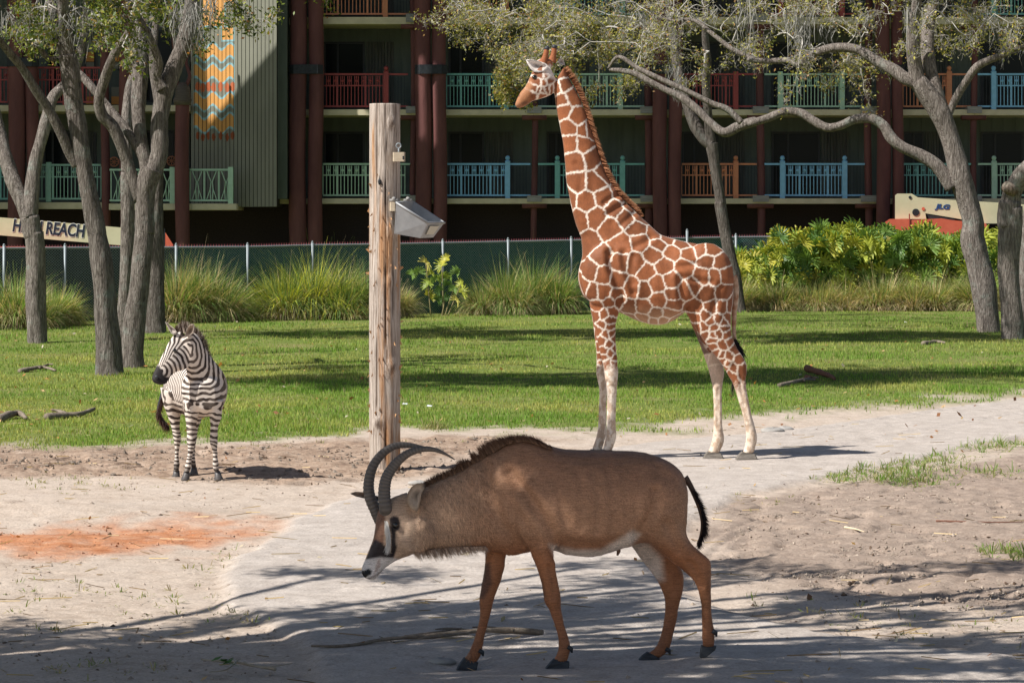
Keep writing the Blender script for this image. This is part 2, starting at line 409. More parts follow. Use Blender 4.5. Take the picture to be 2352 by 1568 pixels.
g = add('lawn_grass', fast_mesh('lawn_grass', Vb, [Tb], False, {'Col': Cb}), M_GRASS)
tag(g, 'short patchy green grass covering the lawn behind the animals', 'grass', kind='stuff')
# ------------------------------------------------------------------ hotel wing behind the fence
HY = 101.0                                   # plane of the columns
WY = HY + 2.3                                # wall behind the balconies
def hx(d, Y=HY): return (d - CXD) / FD * Y
def hz(d, Y=HY): return CAMZ - (d - HYD) / FD * Y
M_COLUMN = simple('carved_red_timber', (0.095, 0.035, 0.034), (0.165, 0.064, 0.058), 2.2, 0.75, (1, 1, 0.25), 0.5, 9, 0.03)
M_BAND = simple('black_iron_band', (0.012, 0.014, 0.018), (0.03, 0.035, 0.04), 12, 0.5, (1, 1, 1), 0.3)
M_SLAB = simple('cream_stucco_edge', (0.50, 0.44, 0.30), (0.62, 0.55, 0.39), 3, 0.85, (1, 1, 1), 0.2)
M_WALL = simple('olive_grey_boards', (0.085, 0.10, 0.082), (0.125, 0.145, 0.12), 3, 0.8, (1, 1, 0.2), 0.3, 30, 0.005)
M_BASE = simple('dark_mesh_skirting', (0.018, 0.012, 0.013), (0.035, 0.024, 0.024), 20, 0.9)
M_FRAME = simple('dark_bronze_frame', (0.03, 0.03, 0.03), None, rough=0.5)
M_CURTAIN = simple('dim_curtain', (0.12, 0.12, 0.10), (0.05, 0.05, 0.045), 3, 0.9, (6, 1, 0.3))
m, nt, b = new_mat('dark_window_glass'); b.inputs['Base Color'].default_value = (0.010, 0.012, 0.013, 1); b.inputs['Roughness'].default_value = 0.12; setspec(b, 0.16)
bump(nt, b, noise_node(nt, mapping(nt, (1, 1, 1)), 0.8, 2), 0.08, 0.05); M_PANE = m
M_ROPE = simple('grey_rope_wrap', (0.22, 0.21, 0.20), (0.36, 0.35, 0.33), 3, 0.9, (1, 1, 14), 0.6, 10)
M_THATCH = simple('dry_thatch', (0.16, 0.12, 0.075), (0.28, 0.22, 0.14), 5, 0.95, (1, 1, 0.2), 0.6, 20)
PAINT = {k: simple(k + '_rail_paint', tuple(x * 0.82 for x in c), c, 6, 0.5, (1, 1, 1), 0.1, 40, 0.004) for k, c in {
    'red': (0.34, 0.065, 0.06), 'orange': (0.60, 0.235, 0.12), 'teal': (0.20, 0.46, 0.42), 'pale_green': (0.43, 0.62, 0.46),
    'blue': (0.25, 0.52, 0.74), 'sage': (0.30, 0.50, 0.41)}.items()}
hotel = thing('hotel_building', 'long dark balconied hotel building with red timber columns behind the fence', 'building', (0, HY + 4, 0.26))
FLOORS = {2: (375, 456, 468), 3: (169, 252, 265), 4: (-42, 40, 56)}     # rail top, slab top, slab bottom

# balcony floors
for fl, (rt, st_, sb) in FLOORS.items():
    for (a, c) in ((634, 945), (945, 1225), (1225, 1490), (1490, 1742), (1742, 1995), (1995, 2238), (2238, 2640)):
        x0, x1 = hx(a) + 0.003, hx(c) - 0.003
        mb = MB(); mb.box(x0, x1, HY - 0.05, WY + 0.1, hz(sb), hz(st_)); mb.build('balcony_floor', M_SLAB, hotel)
for (a, c, t, bt, Yp) in ((-720, -200, 242, 256, HY - 0.3), (-720, -200, 465, 480, HY - 0.3), (-200, 232, 242, 256, HY - 0.3), (232, 436, 242, 256, HY - 0.3), (-200, 250, 465, 480, HY - 0.3), (250, 440, 468, 482, HY - 1.6), (440, 543, 468, 482, HY - 1.6)):
    mb = MB(); mb.box(hx(a, Yp) + .003, hx(c, Yp) - .003, Yp, WY + 0.1, hz(bt, Yp), hz(t, Yp)); mb.build('balcony_floor', M_SLAB, hotel)

# back walls with battens, one bay and storey at a time; windows in them
def wall_bay(a, c, top, bot, Y=WY, batten=0.42):
    x0, x1, z0, z1 = hx(a, Y), hx(c, Y), hz(bot, Y), hz(top, Y)
    mb = MB(); mb.box(x0 + .002, x1 - .002, Y, Y + 0.2, z0, z1); w_ = mb.build('wall', M_WALL, hotel)
    mb = MB(); x = x0 + 0.2
    while x < x1 - 0.05: mb.box(x, x + 0.045, Y - 0.025, Y + 0.01, z0 + 0.003, z1 - 0.003); x += batten
    mb.build('battens', M_WALL, w_)
    return w_
def window(a, c, top, bot, Y=WY, curtain=0.0, mull=0.36):
    x0, x1, z0, z1 = hx(a, Y), hx(c, Y), hz(bot, Y), hz(top, Y)
    mb = MB(); f = 0.07
    mb.box(x0, x1, Y - 0.06, Y + 0.02, z1 - f, z1); mb.box(x0, x1, Y - 0.06, Y + 0.02, z0, z0 + f)
    mb.box(x0, x0 + f, Y - 0.06, Y + 0.02, z0 + f, z1 - f); mb.box(x1 - f, x1, Y - 0.06, Y + 0.02, z0 + f, z1 - f)
    xm = x0 + (x1 - x0) * mull; mb.box(xm - f / 2, xm + f / 2, Y - 0.06, Y + 0.02, z0 + f, z1 - f)
    w_ = mb.build('window', M_FRAME, hotel)
    for (p, q) in ((x0 + f, xm - f / 2), (xm + f / 2, x1 - f)):
        mb = MB(); mb.box(p + .002, q - .002, Y - 0.035, Y - 0.02, z0 + f + .002, z1 - f - .002); mb.build('pane', M_PANE, w_)
    if curtain > 0:
        mb = MB(); n = 9; xa, xb = x1 + 0.05, x1 + 0.05 + curtain
        for k in range(n):
            xk = xa + (xb - xa) * k / n; mb.box(xk, xk + (xb - xa) / n * 0.8, Y - 0.05 - 0.02 * (k % 2), Y - 0.002, z0, z1)
        mb.build('louvre_shutter', M_CURTAIN, w_)
bays = [(634, 945), (945, 1225), (1225, 1490), (1490, 1742), (1742, 1995), (1995, 2238), (2238, 2640)]
for fl, (rt, st_, sb) in FLOORS.items():
    tops = {2: 265, 3: 56, 4: -170}[fl]
    for k, (a, c) in enumerate(bays): wall_bay(a, c, tops, st_)
    wt = {2: 303, 3: 97, 4: -110}[fl]
    for (a, c, cur) in ((744, 838, 1.0), (1030, 1112, 1.0), (1256, 1300, 0.8), (1566, 1650, 0.9), (1772, 1883, 1.0), (2074, 2122, 0.9), (2252, 2350, 1.2)):
        window(a, c, wt, st_, curtain=cur, mull=0.5 if c - a < 60 else 0.34)
# ground floor skirting and the wall over the roof line, off the top of the picture
mb = MB(); mb.box(hx(-720, WY), hx(2640, WY), WY - 1.2, WY - 1.0, 0.0, hz(470, WY)); mb.build('ground_floor_screen', M_BASE, hotel)
mb = MB(); mb.box(hx(-720, WY), hx(2640, WY), WY, WY + 0.2, hz(-170, WY) + .003, 19.0); mb.build('upper_wall', M_WALL, hotel)
# left part
for (a, c, t, bt) in ((-460, -200, 256, 465), (-720, -460, 256, 465), (-460, -200, -60, 242), (-720, -460, -60, 242), (-200, 60, 256, 465), (60, 232, 256, 465), (232, 436, 256, 468), (-200, 60, -60, 242), (60, 232, -60, 242), (232, 436, -60, 242)):
    wall_bay(a, c, t, bt, WY - 0.4)
window(196, 222, 305, 455, WY - 0.4, 0, 0.5); window(100, 160, 300, 455, WY - 0.4, 0.8)
window(110, 170, 70, 235, WY - 0.4, 0.8); window(330, 400, 300, 460, WY - 0.4, 0.0); window(320, 396, 70, 235, WY - 0.4, 0.0)

# columns: round hewn timber trunks in pairs with iron bands
def column(a, c, top, Y=HY, seed=0, base=0.0, wob=0.05):
    r = (c - a) / 2 / FD * Y; x = hx((a + c) / 2, Y); z1 = hz(top, Y)
    P = [(x + 0.03 * math.sin(z * 0.7 + seed), Y, z) for z in np.arange(base, z1 + 0.5, 0.5)]
    mb = MB(); mb.tube(P, [r] * len(P), 14, None, wob, seed, True, 0.6); return mb.build('column', M_COLUMN, hotel, True)
def band(col, a, c, y0, y1, Y=HY):
    mb = MB(); x0, x1 = hx(a, Y), hx(c, Y); r = (x1 - x0) / 2 * 0.5 + 0.05
    mb.bevbox(x0 - 0.03, x1 + 0.03, Y - r - 0.02, Y + r * 0.6, hz(y1, Y), hz(y0, Y), 0.18); mb.build('iron_band', M_BAND, col)
for k, (a, c, e, g_) in enumerate(((664, 704, 708, 742), (953, 991, 993, 1026), (1500, 1533, 1535.5, 1566), (2012, 2045, 2048.5, 2074))):
    Yc = HY - 0.45
    c1 = column(a, c, -560, Yc, k * 3 + 1); column(e, g_, -560, Yc, k * 3 + 2)
    band(c1, a + 2, g_ - 1, 150, 171, Yc)
for k, (a, c) in enumerate(((942, 956), (1220, 1234.5), (1480, 1499), (1738, 1756), (1986, 2003), (2230, 2244.5))):
    c1 = column(a, c, -300, HY + 0.25, 40 + k, wob=0.02)
    for fl, (rt, st_, sb) in FLOORS.items():            # rope-wrapped saddle and the stub of a cross beam at each floor
        x = hx((a + c) / 2); r = (c - a) / 2 / FD * HY
        mb = MB(); mb.box(x - r - 0.14, x + r + 0.14, HY - 0.16, HY + 0.5, hz(sb - 4), hz(st_ - 7)); mb.build('rope_saddle', M_ROPE, c1)
        mb = MB(); mb.tube([(x - r - 0.32, HY + 0.1, hz(sb + 3)), (x + r + 0.32, HY + 0.1, hz(sb + 3))], [0.12, 0.12], 8); mb.build('cross_beam', M_COLUMN, c1, True)
for (a, c) in ((-180, -145), (-142, -112), (-450, -420)): column(a, c, -300, HY - .8, int(-a))
for k, (a, c, top, Yp) in enumerate(((18, 57, -300, HY - 0.8), (58.6, 88, -300, HY - 0.8), (232, 252, -300, HY - 0.5), (275, 304, -300, HY - 0.6), (403, 436, 238, HY - 1.75))):
    c1 = column(a, c, top, Yp, 60 + k)
    if k == 0: band(c1, 19, 87, 134, 154, Yp)
    if k == 3: band(c1, 275, 304, 143, 164, Yp)
    if k == 4:                                           # carved rope capital with two sprouting vines
        mb = MB(); x = hx(419.5, Yp); r = 0.29
        P = [(x, Yp, hz(y, Yp)) for y in (242, 230, 222, 205, 190)]; mb.tube(P, [r, r * 1.12, r * 0.95, r * 0.9, r * 0.55], 14, None, 0.1, 5)
        mb.build('rope_capital', simple('dark_rope', (.07, .055, .045), (.13, .11, .09), 3, .9, (1, 1, 14), .6, 10), c1, True)
        for s_ in (-1, 1):
            mb = MB(); P = lerp_path([(x + s_ * .1, Yp, hz(200, Yp)), (x + s_ * .25, Yp - .05, hz(175, Yp)), (x + s_ * .12, Yp, hz(140, Yp)), (x + s_ * .32, Yp, hz(105, Yp)), (x + s_ * .3, Yp, hz(40, Yp))], 5)
            mb.tube(P, np.linspace(.07, .04, len(P)), 7); mb.build('vine_strut', M_COLUMN, c1, True)

# railings
def railing(a, c, fl, paint, posts=(), bal=None, balls=True, ys=None, Y=HY + 0.12, style='bead'):
    rt, st_, sb = FLOORS[fl] if ys is None else ys
    M_ = PAINT[paint]; x0, x1 = hx(a, Y), hx(c, Y); zt, zb = hz(rt, Y), hz(st_, Y)
    mb = MB(); mb.box(x0, x1, Y - 0.045, Y + 0.045, zt - 0.065, zt); mb.box(x0, x1, Y - 0.03, Y + 0.03, zb + 0.08, zb + 0.14)
    r_ = mb.build('railing', M_, hotel)
    for p in posts:
        mb = MB(); x = hx(p, Y); w = 0.085
        mb.box(x - w, x + w, Y - w - .003, Y + w, zb + .002, zt + 0.06)
        if balls: mb.tube([(x, Y, zt + .06), (x, Y, zt + .11)], [.11, .05], 8); mb.ball((x, Y, zt + 0.18), 0.085)
        mb.build('post', M_, r_)
    b0, b1 = bal if bal else (a, c)
    mb = MB(); xa, xb = hx(b0, Y), hx(b1, Y); L = xb - xa
    if style == 'bead':
        nb = max(2, int(round(L / 0.125))); zm = zt - (zt - zb) * 0.34
        mb.box(xa, xb, Y - 0.02, Y + 0.02, zm - 0.022, zm + 0.022)
        for k in range(nb + 1):
            x = xa + L * k / nb; wide = 0.034 if k % 8 == 4 and L > 1.2 else 0.0135
            mb.box(x - wide, x + wide, Y - 0.019, Y + 0.019, zb + 0.14, zt - 0.09)
        for k in range(nb // 2):
            x = xa + L * (2 * k + 1.5) / nb
            if x < xb: mb.ball((x, Y, zm + 0.17), 0.052, 8, 5); mb.box(x - 0.013, x + 0.013, Y - .013, Y + .013, zm + .03, zt - .09)
    else:
        nb = max(1, int(round(L / 0.55)))
        for k in range(nb):
            x = xa + L * (k + 0.5) / nb
            for s_ in (-1, 1):
                P = [(x + s_ * .03, Y, zb + .14), (x + s_ * .05, Y, zb + .5), (x + s_ * .02, Y, zb + .75), (x + s_ * .16, Y, zt - .08)]
                mb.tube(P, [.018] * 4, 5); P2 = [(x + s_ * .05, Y, zb + .5), (x + s_ * .17, Y, zb + .14)]; mb.tube(P2, [.016] * 2, 5)
                mb.box(x + s_ * .235 - .016, x + s_ * .235 + .016, Y - .016, Y + .016, zb + .14, zt - .08)
    mb.build('balusters', M_, r_)
    # black mesh infill on the bare ends of the balcony front
    for (p, q) in ((a, b0), (b1, c)):
        if q - p > 25:
            mb = MB(); xp, xq = hx(p, Y) + .03, hx(q, Y) - .03; x = xp + 0.05
            while x < xq: mb.box(x - .007, x + .007, Y - .007, Y + .007, zb + .14, zt - .09); x += .11
            mb.build('thin_black_bars', M_BAND, r_)
railing(636, 664, 2, 'sage', (639,), None, False); railing(742, 942, 2, 'pale_green', (), (742, 930))
railing(1026, 1218, 2, 'blue', (1166,), (1026, 1160)); railing(1236, 1480, 2, 'teal', (1280, 1430), (1286, 1424))
railing(1566, 1738, 2, 'orange', (1690,), (1566, 1684)); railing(1756, 1986, 2, 'blue', (1797, 1940), (1804, 1934))
railing(2074, 2230, 2, 'teal', (), (2074, 2175)); railing(2246, 2420, 2, 'pale_green', (2283,), (2290, 2420))
railing(634, 664, 3, 'red', (637,), None, False); railing(742, 937, 3, 'red', (887,), (742, 880))
railing(1026, 1220, 3, 'teal', (1163,), (1026, 1157), False); railing(1236, 1480, 3, 'pale_green', (1290, 1425), (1297, 1418), False)
railing(1566, 1738, 3, 'red', (1690,), (1566, 1684), False); railing(1756, 1986, 3, 'pale_green', (1792, 1934), (1799, 1927), False)
railing(2074, 2230, 3, 'orange', (2180,), (2074, 2174)); railing(2246, 2420, 3, 'blue', (2282,), (2290, 2420))
railing(636, 664, 4, 'orange', (639,), None, False); railing(742, 938, 4, 'orange', (885,), (742, 878)); railing(1026, 1220, 4, 'orange', (1163,), (1026, 1157))
railing(1236, 1480, 4, 'teal', (1280, 1430), (1286, 1424)); railing(1756, 1986, 4, 'red', (1792, 1934), (1799, 1927)); railing(2246, 2420, 4, 'teal', (2282,), (2290, 2420))
railing(88, 232, 2, 'sage', (112,), None, False, (377, 464, 0), HY - 0.2); railing(88, 232, 3, 'red', (150,), None, False, (154, 242, 0), HY - 0.2)
railing(-420, -180, 3, 'teal', (-300,), None, False, (154, 242, 0), HY - 0.2); railing(-420, -180, 2, 'blue', (-300,), None, False, (377, 464, 0), HY - 0.2); railing(-100, 18, 2, 'teal', (), None, False, (377, 464, 0), HY - 0.2)
railing(-100, 18, 3, 'red', (), None, False, (154, 242, 0), HY - 0.2)
railing(252, 403, 2, 'pale_green', (396,), None, False, (388, 468, 0), HY - 1.5, 'vee'); railing(436, 536, 2, 'pale_green', (530,), None, False, (388, 468, 0), HY - 1.5, 'vee')
# wheel ornaments on the panel beside the corner balcony
for (px, py) in ((262, 372), (394, 370)):
    mb = MB(); x, z, Yp = hx(px, WY - .5), hz(py, WY - .5), WY - .5
    ring = [(x + .16 * math.cos(t), Yp, z + .16 * math.sin(t)) for t in np.linspace(0, 2 * math.pi, 17)]
    mb.tube(ring, [.025] * 17, 5)
    for t in range(4): mb.tube([(x - .16 * math.cos(t * .785), Yp, z - .16 * math.sin(t * .785)), (x + .16 * math.cos(t * .785), Yp, z + .16 * math.sin(t * .785))], [.014] * 2, 5)
    mb.build('wheel_ornament', PAINT['orange'], hotel)

# painted tower: board wall with a wave mural
TY = HY - 1.2
def mural(px, py):
    """paint colour on the boards; px, py in the crop's own grid"""
    base = np.array([0.215, 0.215, 0.17]); org = np.array([0.66, 0.33, 0.10]); blu = np.array([0.25, 0.47, 0.52]); red = np.array([0.50, 0.13, 0.05])
    C = np.tile(base, (len(px), 1))
    wave = lambda y0: y0 - 21 * np.cos((px - 1335) / 108 * 2 * np.pi) + 0.02 * (px - 1345)
    inx = (px > 1218) & (px < 1472)
    for (a, c) in ((298, 368), (425, 502), (602, 675), (735, 812)): C[inx & (py > wave(a)) & (py < wave(c))] = org
    top = (px > 1275) & (px < 1410) & (py < 262) & ~((px > 1287) & (px < 1390) & (py > 172)); C[top] = org
    C[(px > 1390) & (px < 1466) & (py > 172) & (py < 254)] = org; C[(px > 1400) & (px < 1466) & (py < 18)] = org
    C[(px > 1275) & (px < 1472) & (py >= 262) & (py < wave(298)) ] = base
    for a in (290, 372, 420, 506, 596, 680, 728, 818): C[inx & (np.abs(py - wave(a)) < 7)] = blu
    for (x0, x1, y0, y1) in ((1275, 1284, 168, 272), (1284, 1392, 164, 174), (1386, 1394, 174, 258), (1410, 1418, 20, 172), (1418, 1470, 164, 173), (1390, 1470, 252, 261), (1464, 1472, 172, 258), (1466, 1473, 290, 812), (1220, 1284, 268, 276)):
        C[(px > x0) & (px < x1) & (py > y0) & (py < y1)] = blu
    for k, x in enumerate((1240, 1272, 1306, 1340, 1384, 1425, 1458)):
        C[((px - x) / 15) ** 2 + ((py - 545 - 5 * (k % 2)) / 30) ** 2 < 1] = red
        C[((px - x) / 11) ** 2 + ((py - 852 - 9 * (k % 2)) / 26) ** 2 < 1] = red * 0.6
    return C
ty = lambda q: TY + 1.15 - 1.5 * q                      # the tower front is turned a little to the left
tx = lambda q: hx(438 + 198 * q, ty(q))
za, zb = hz(475, TY), hz(-330, TY)
M_MURAL = simple('painted_tower_boards', (0.85, 0.85, 0.85), (1.05, 1.05, 1.05), 2.0, 0.8, (1, 1, 0.3), 0.15, 40, 0.004, use_col=True)
nb = 22
mb = MB(); mb.prism([(tx(0) + .02, ty(0) + .03), (tx(1) - .02, ty(1) + .03), (tx(1) - .02, WY), (tx(0) + .02, WY)], za + .003, zb); tower = mb.build('tower', simple('tower_core', (0.03, 0.03, 0.025)), hotel)
for k in range(nb):
    q0, q1 = (k + .075) / nb, (k + .925) / nb
    zsx = np.linspace(za, zb, 420); qs = np.linspace(q0, q1, 5); Yq = ty(qs); Xq = tx(qs)
    X, Z = np.meshgrid(Xq, zsx); YY = np.broadcast_to(Yq[None, :], X.shape); D_x = CXD + X / YY * FD; D_y = HYD + (CAMZ - Z) / YY * FD
    C = mural(D_x.ravel() * 2.7307, D_y.ravel() * 2.7307)
    V = np.stack([X.ravel(), YY.ravel(), Z.ravel()], 1)
    i = (np.arange(419)[:, None] * 5 + np.arange(4)[None, :]).ravel(); Q = np.stack([i, i + 1, i + 6, i + 5], -1)
    n0 = len(V); Vs = V.copy(); Vs[:, 1] += 0.028; V2 = np.concatenate([V, Vs]); jj = np.arange(419)
    e0 = np.stack([jj * 5, (jj + 1) * 5, n0 + (jj + 1) * 5, n0 + jj * 5], -1); e1 = np.stack([jj * 5 + 4, n0 + jj * 5 + 4, n0 + (jj + 1) * 5 + 4, (jj + 1) * 5 + 4], -1)
    add('board', fast_mesh('board', V2, [np.concatenate([Q, e0, e1])], False, {'Col': np.concatenate([C, C])}), M_MURAL, tower)
mb = MB(); mb.box(hx(636, TY) - .003, hx(664), TY + 0.25, WY + .05, 3.9, 19); mb.build('tower_return_wall', M_WALL, hotel)
# strip of the same mural on the left part of the building
for (y0, y1, cc) in ((96, 120, (0.23, .22, .16)), (120, 142, (0.62, .27, .065)), (143, 158, (.23, .22, .16)), (200, 222, (.23, .22, .16)), (222, 240, (.62, .27, .065))):
    for (a, c) in ((198, 216), (256, 274)):
        ml = MB(); ml.box(hx(a, WY - .5), hx(c, WY - .5), WY - .52, WY - .405, hz(y1, WY - .5), hz(y0, WY - .5) - .005, col=cc)
        ml.build('mural_panel', M_MURAL, hotel)

# unseen thatched roof; eaves added for facade shade, notched to light tower and column
EZ = 19.0
def up_to_eaves(dx, dy, Y):      # point of the eaves plane that shades this point of the front
    p = at(dx, dy, Y); t = (EZ - p.z) / SUN.z; q = p + SUN * t; return q
def shade_eave(poly):
    mb = MB(); mb.slab([(p[0], p[1], EZ) for p in poly], [(p[0], p[1], EZ + 0.5) for p in poly]); mb.build('eaves', M_THATCH, hotel)
a_, b_, c_ = up_to_eaves(481, 318, ty(.2)), up_to_eaves(471, 120, ty(.17)), up_to_eaves(640, 135, ty(1))
b2_, c2_ = up_to_eaves(462, -60, ty(.1)), up_to_eaves(685, 60, ty(1))
ylo = HY - 9.3; yhi = WY + 0.4
shade_eave([(-60, ylo), (a_.x, ylo), (a_.x, a_.y), (b_.x, b_.y), (b2_.x, b2_.y), (b2_.x, yhi), (-60, yhi)])
d1 = up_to_eaves(957, 345, HY - .75); d2 = up_to_eaves(957, 130, HY - .75)
shade_eave([(a_.x + .01, ylo), (d1.x, ylo), (d1.x, d1.y), (d2.x, d2.y), (d2.x, yhi), (c2_.x, yhi), (c2_.x, c2_.y), (c_.x, c_.y), (a_.x + .01, a_.y)])
shade_eave([(d1.x + .01, ylo), (70, ylo), (70, yhi), (d2.x + .01, yhi), (d2.x + .01, d2.y + .02), (d2.x + .5, d2.y), (d1.x + .5, d1.y), (d1.x + .01, d1.y)])
mb = MB(); mb.slab([(-62, HY - 3, EZ + .6), (72, HY - 3, EZ + .6), (72, HY + 16, EZ + 11), (-62, HY + 16, EZ + 11)],
                   [(-62, HY + 16, EZ + .6), (72, HY + 16, EZ + .6), (72, HY + 16.5, EZ + 10.5), (-62, HY + 16.5, EZ + 10.5)])
mb.build('roof', M_THATCH, hotel)
mb = MB(); mb.box(-62, 72, HY + 6, HY + 15, 0, EZ); mb.build('core_block', M_WALL, hotel)
# ------------------------------------------------------------------ chain-link fence with a green windscreen
M_GALV = simple('galvanised_pipe', (0.20, 0.235, 0.25), (0.27, 0.30, 0.315), 6, 0.5, (1, 1, 1), 0.1, 30, 0.004, 0.4, 0.2)
M_WIRE = simple('chain_link_wire', (0.34, 0.40, 0.41), None, rough=0.5, metal=0.2)
M_SCREEN = simple('green_windscreen', (0.010, 0.070, 0.062), (0.018, 0.105, 0.092), 1.2, 0.8, (1, 1, 1), 0.4, 5, 0.03)
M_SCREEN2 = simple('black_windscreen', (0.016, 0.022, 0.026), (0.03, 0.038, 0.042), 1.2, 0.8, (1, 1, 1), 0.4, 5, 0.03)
M_RED = simple('red_wire_tips', (0.40, 0.05, 0.08), (0.25, 0.12, 0.13), 20, 0.5)
FENCE = [(-1300, 592, 73.5), (-860, 584, 76.0), (-420, 576, 78.5), (10, 568, 81.0), (150, 567, 82.0), (405, 566, 83.7), (569, 565, 84.9), (718, 561, 86.2), (872, 559, 87.4), (1017, 556, 88.7), (1167, 553, 90.0), (1312, 550, 91.3), (1578, 545, 93.6), (1690, 543, 94.6), (1850, 541, 95.2), (2050, 540, 95.3), (2400, 540, 95.3), (2900, 540, 95.3)]
fence = thing('chain_link_fence', 'tall chain-link fence with green windscreen, metal posts and top rail before the hotel', 'fence', (0, 90, 0.24))
FT = [at(*p) for p in FENCE]
mb = MB(); mb.tube([p - Vector((0, 0, .03)) for p in FT], [.032] * len(FT), 8); mb.build('top_rail', M_GALV, fence, True)
for k, p in enumerate(FT):
    z0 = float(gz(p.x, p.y)); mb = MB(); tall = 0.22 if k == 12 else 0.05
    mb.tube([(p.x, p.y - .05, z0 - .05), (p.x, p.y - .05, p.z + tall)], [.042] * 2, 8); mb.tube([(p.x, p.y - .05, p.z + tall), (p.x, p.y - .05, p.z + tall + .05)], [.046, .015], 8)
    mb.build('post', M_GALV, fence, True)
for k, (a, c) in enumerate(zip(FT[:-1], FT[1:])):
    # windscreen panel: gently billowing cloth tied behind the wire
    nxp, nzp = 24, 8; L = (c - a).length; d = (c - a).normalized(); V = []
    for j in range(nzp + 1):
        for i in range(nxp + 1):
            t = i / nxp; p = a + (c - a) * t; z0 = float(gz(p.x, p.y)); z = z0 + 0.02 + (p.z - 0.07 - z0) * j / nzp
            bulge = 0.05 + 0.10 * math.sin(math.pi * t) * math.sin(math.pi * j / nzp) * (0.5 + fbm(k * 3.1, 2.0, 5)) + 0.03 * float(vnoise(t * 6 + k * 9, j * 0.7, 8))
            V.append((p.x, p.y + bulge, z))
    i = (np.arange(nzp)[:, None] * (nxp + 1) + np.arange(nxp)[None, :]).ravel(); Q = np.stack([i, i + 1, i + nxp + 2, i + nxp + 1], -1)
    V = np.array(V); nV = len(V); V2 = V.copy(); V2[:, 1] += .004
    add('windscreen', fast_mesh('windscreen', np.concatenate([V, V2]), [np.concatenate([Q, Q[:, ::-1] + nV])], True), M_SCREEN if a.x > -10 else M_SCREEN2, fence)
wv, wq, tv = MB(), None, MB()
for a, c in zip(FT[:-1], FT[1:]):
    if a.x > 8.5 or c.x < -15: continue
    L = (c - a).length; n = int(L / 0.085); H = 2.3
    for i in range(-int(H / 0.085), n):
        for s_ in (-1, 1):
            pts = []
            for t, z in ((0, 0.0), (1, 1.0)):
                pts.append((i * 0.085 + (t if s_ > 0 else 1 - t) * H, z))
            (u0, v0), (u1, v1) = pts
            def clip(u0, v0, u1, v1):
                # clip to 0..L along the fence
                if u0 > u1: u0, v0, u1, v1 = u1, v1, u0, v0
                if u1 < 0 or u0 > L: return None
                if u0 < 0: v0 = v0 + (v1 - v0) * (0 - u0) / (u1 - u0); u0 = 0
                if u1 > L: v1 = v0 + (v1 - v0) * (L - u0) / (u1 - u0); u1 = L
                return u0, v0, u1, v1
            r = clip(u0, v0, u1, v1)
            if r is None: continue
            u0, v0, u1, v1 = r; P0 = a + (c - a) * (u0 / L); P1 = a + (c - a) * (u1 / L)
            g0, g1 = float(0.26 * sstep(52, 95, P0.y)), float(0.26 * sstep(52, 95, P1.y))
            A_ = Vector((P0.x, P0.y - .025, g0 + (P0.z - .02 - g0) * v0)); B_ = Vector((P1.x, P1.y - .025, g1 + (P1.z - .02 - g1) * v1))
            w = 0.0045; wv._add([A_ + Vector((0, 0, -w)), A_ + Vector((0, 0, w)), B_ + Vector((0, 0, w)), B_ + Vector((0, 0, -w))], [(0, 1, 2, 3)])
    for i in range(n // 1):
        P = a + (c - a) * ((i + .5) / n); tv._add([P + Vector((-.014, -.02, 0)), P + Vector((.014, -.02, 0)), P + Vector((0, -.02, .075))], None, [(0, 1, 2)])
tag(wv.build('wire_mesh', M_WIRE, fence), kind='stuff'); tag(tv.build('wire_tips', M_RED, fence), kind='stuff')
# odd short post by the thin tree
mb = MB(); p = at(1681, 560, 92.5); mb.box(p.x - .055, p.x + .055, p.y - .05, p.y + .05, float(gz(p.x, p.y)) - .05, CAMZ - (552 - HYD) / FD * 92.5)
tag(mb.build('marker_post', M_GALV), 'short square grey metal post beside the thin leaning tree', 'post')

# ------------------------------------------------------------------ ornamental grass clumps along the fence
M_CLUMP = leafy('clump_grass', 0.65, 0.35, 0.2)
def arc_blades(n, cx, cy, z0, rad, hgt, cols, w0=.022, droop=0.7, seg=4, spread=1.0, squash=1.0):
    """bundle of arching strap leaves as one vertex block"""
    a = RNG.uniform(0, 2 * np.pi, n); r0 = np.sqrt(RNG.uniform(0, 1, n)) * rad * 0.45
    L = RNG.uniform(0.55, 1.1, n) * hgt * 1.25; lean = RNG.uniform(0.05, 1.0, n) ** 0.8 * 1.15 * spread
    dirx, diry = np.cos(a), np.sin(a) * squash
    bx, by = cx + r0 * np.cos(a), cy + r0 * np.sin(a) * squash
    t = np.linspace(0, 1, seg + 1)
    ang = lean[:, None] * (0.35 + 1.5 * droop * t[None, :] ** 1.3)
    ds = L[:, None] / seg
    hor = np.cumsum(np.concatenate([np.zeros((n, 1)), np.sin(ang[:, 1:]) * ds], 1), 1); ver = np.cumsum(np.concatenate([np.zeros((n, 1)), np.cos(ang[:, 1:]) * ds], 1), 1)
    X = bx[:, None] + dirx[:, None] * hor; Y = by[:, None] + diry[:, None] * hor; Z = z0 + np.maximum(ver, 0.01)
    pa = a + np.pi / 2 + RNG.normal(0, 0.6, n); wx, wy = np.cos(pa), np.sin(pa)
    w = (w0 * RNG.uniform(0.6, 1.3, n))[:, None] * np.array([0.8, 1, 0.85, 0.6, 0.12, 0.1])[None, :seg + 1] / 2
    A = np.stack([X - wx[:, None] * w, Y - wy[:, None] * w, Z], -1); B = np.stack([X + wx[:, None] * w, Y + wy[:, None] * w, Z], -1)
    V = np.stack([A, B], 2).reshape(-1, 3)
    i = (np.arange(n)[:, None] * (seg + 1) * 2 + np.arange(seg)[None, :] * 2).ravel(); Q = np.stack([i, i + 1, i + 3, i + 2], -1)
    C = np.repeat(cols, (seg + 1) * 2, 0)
    return V, Q, C
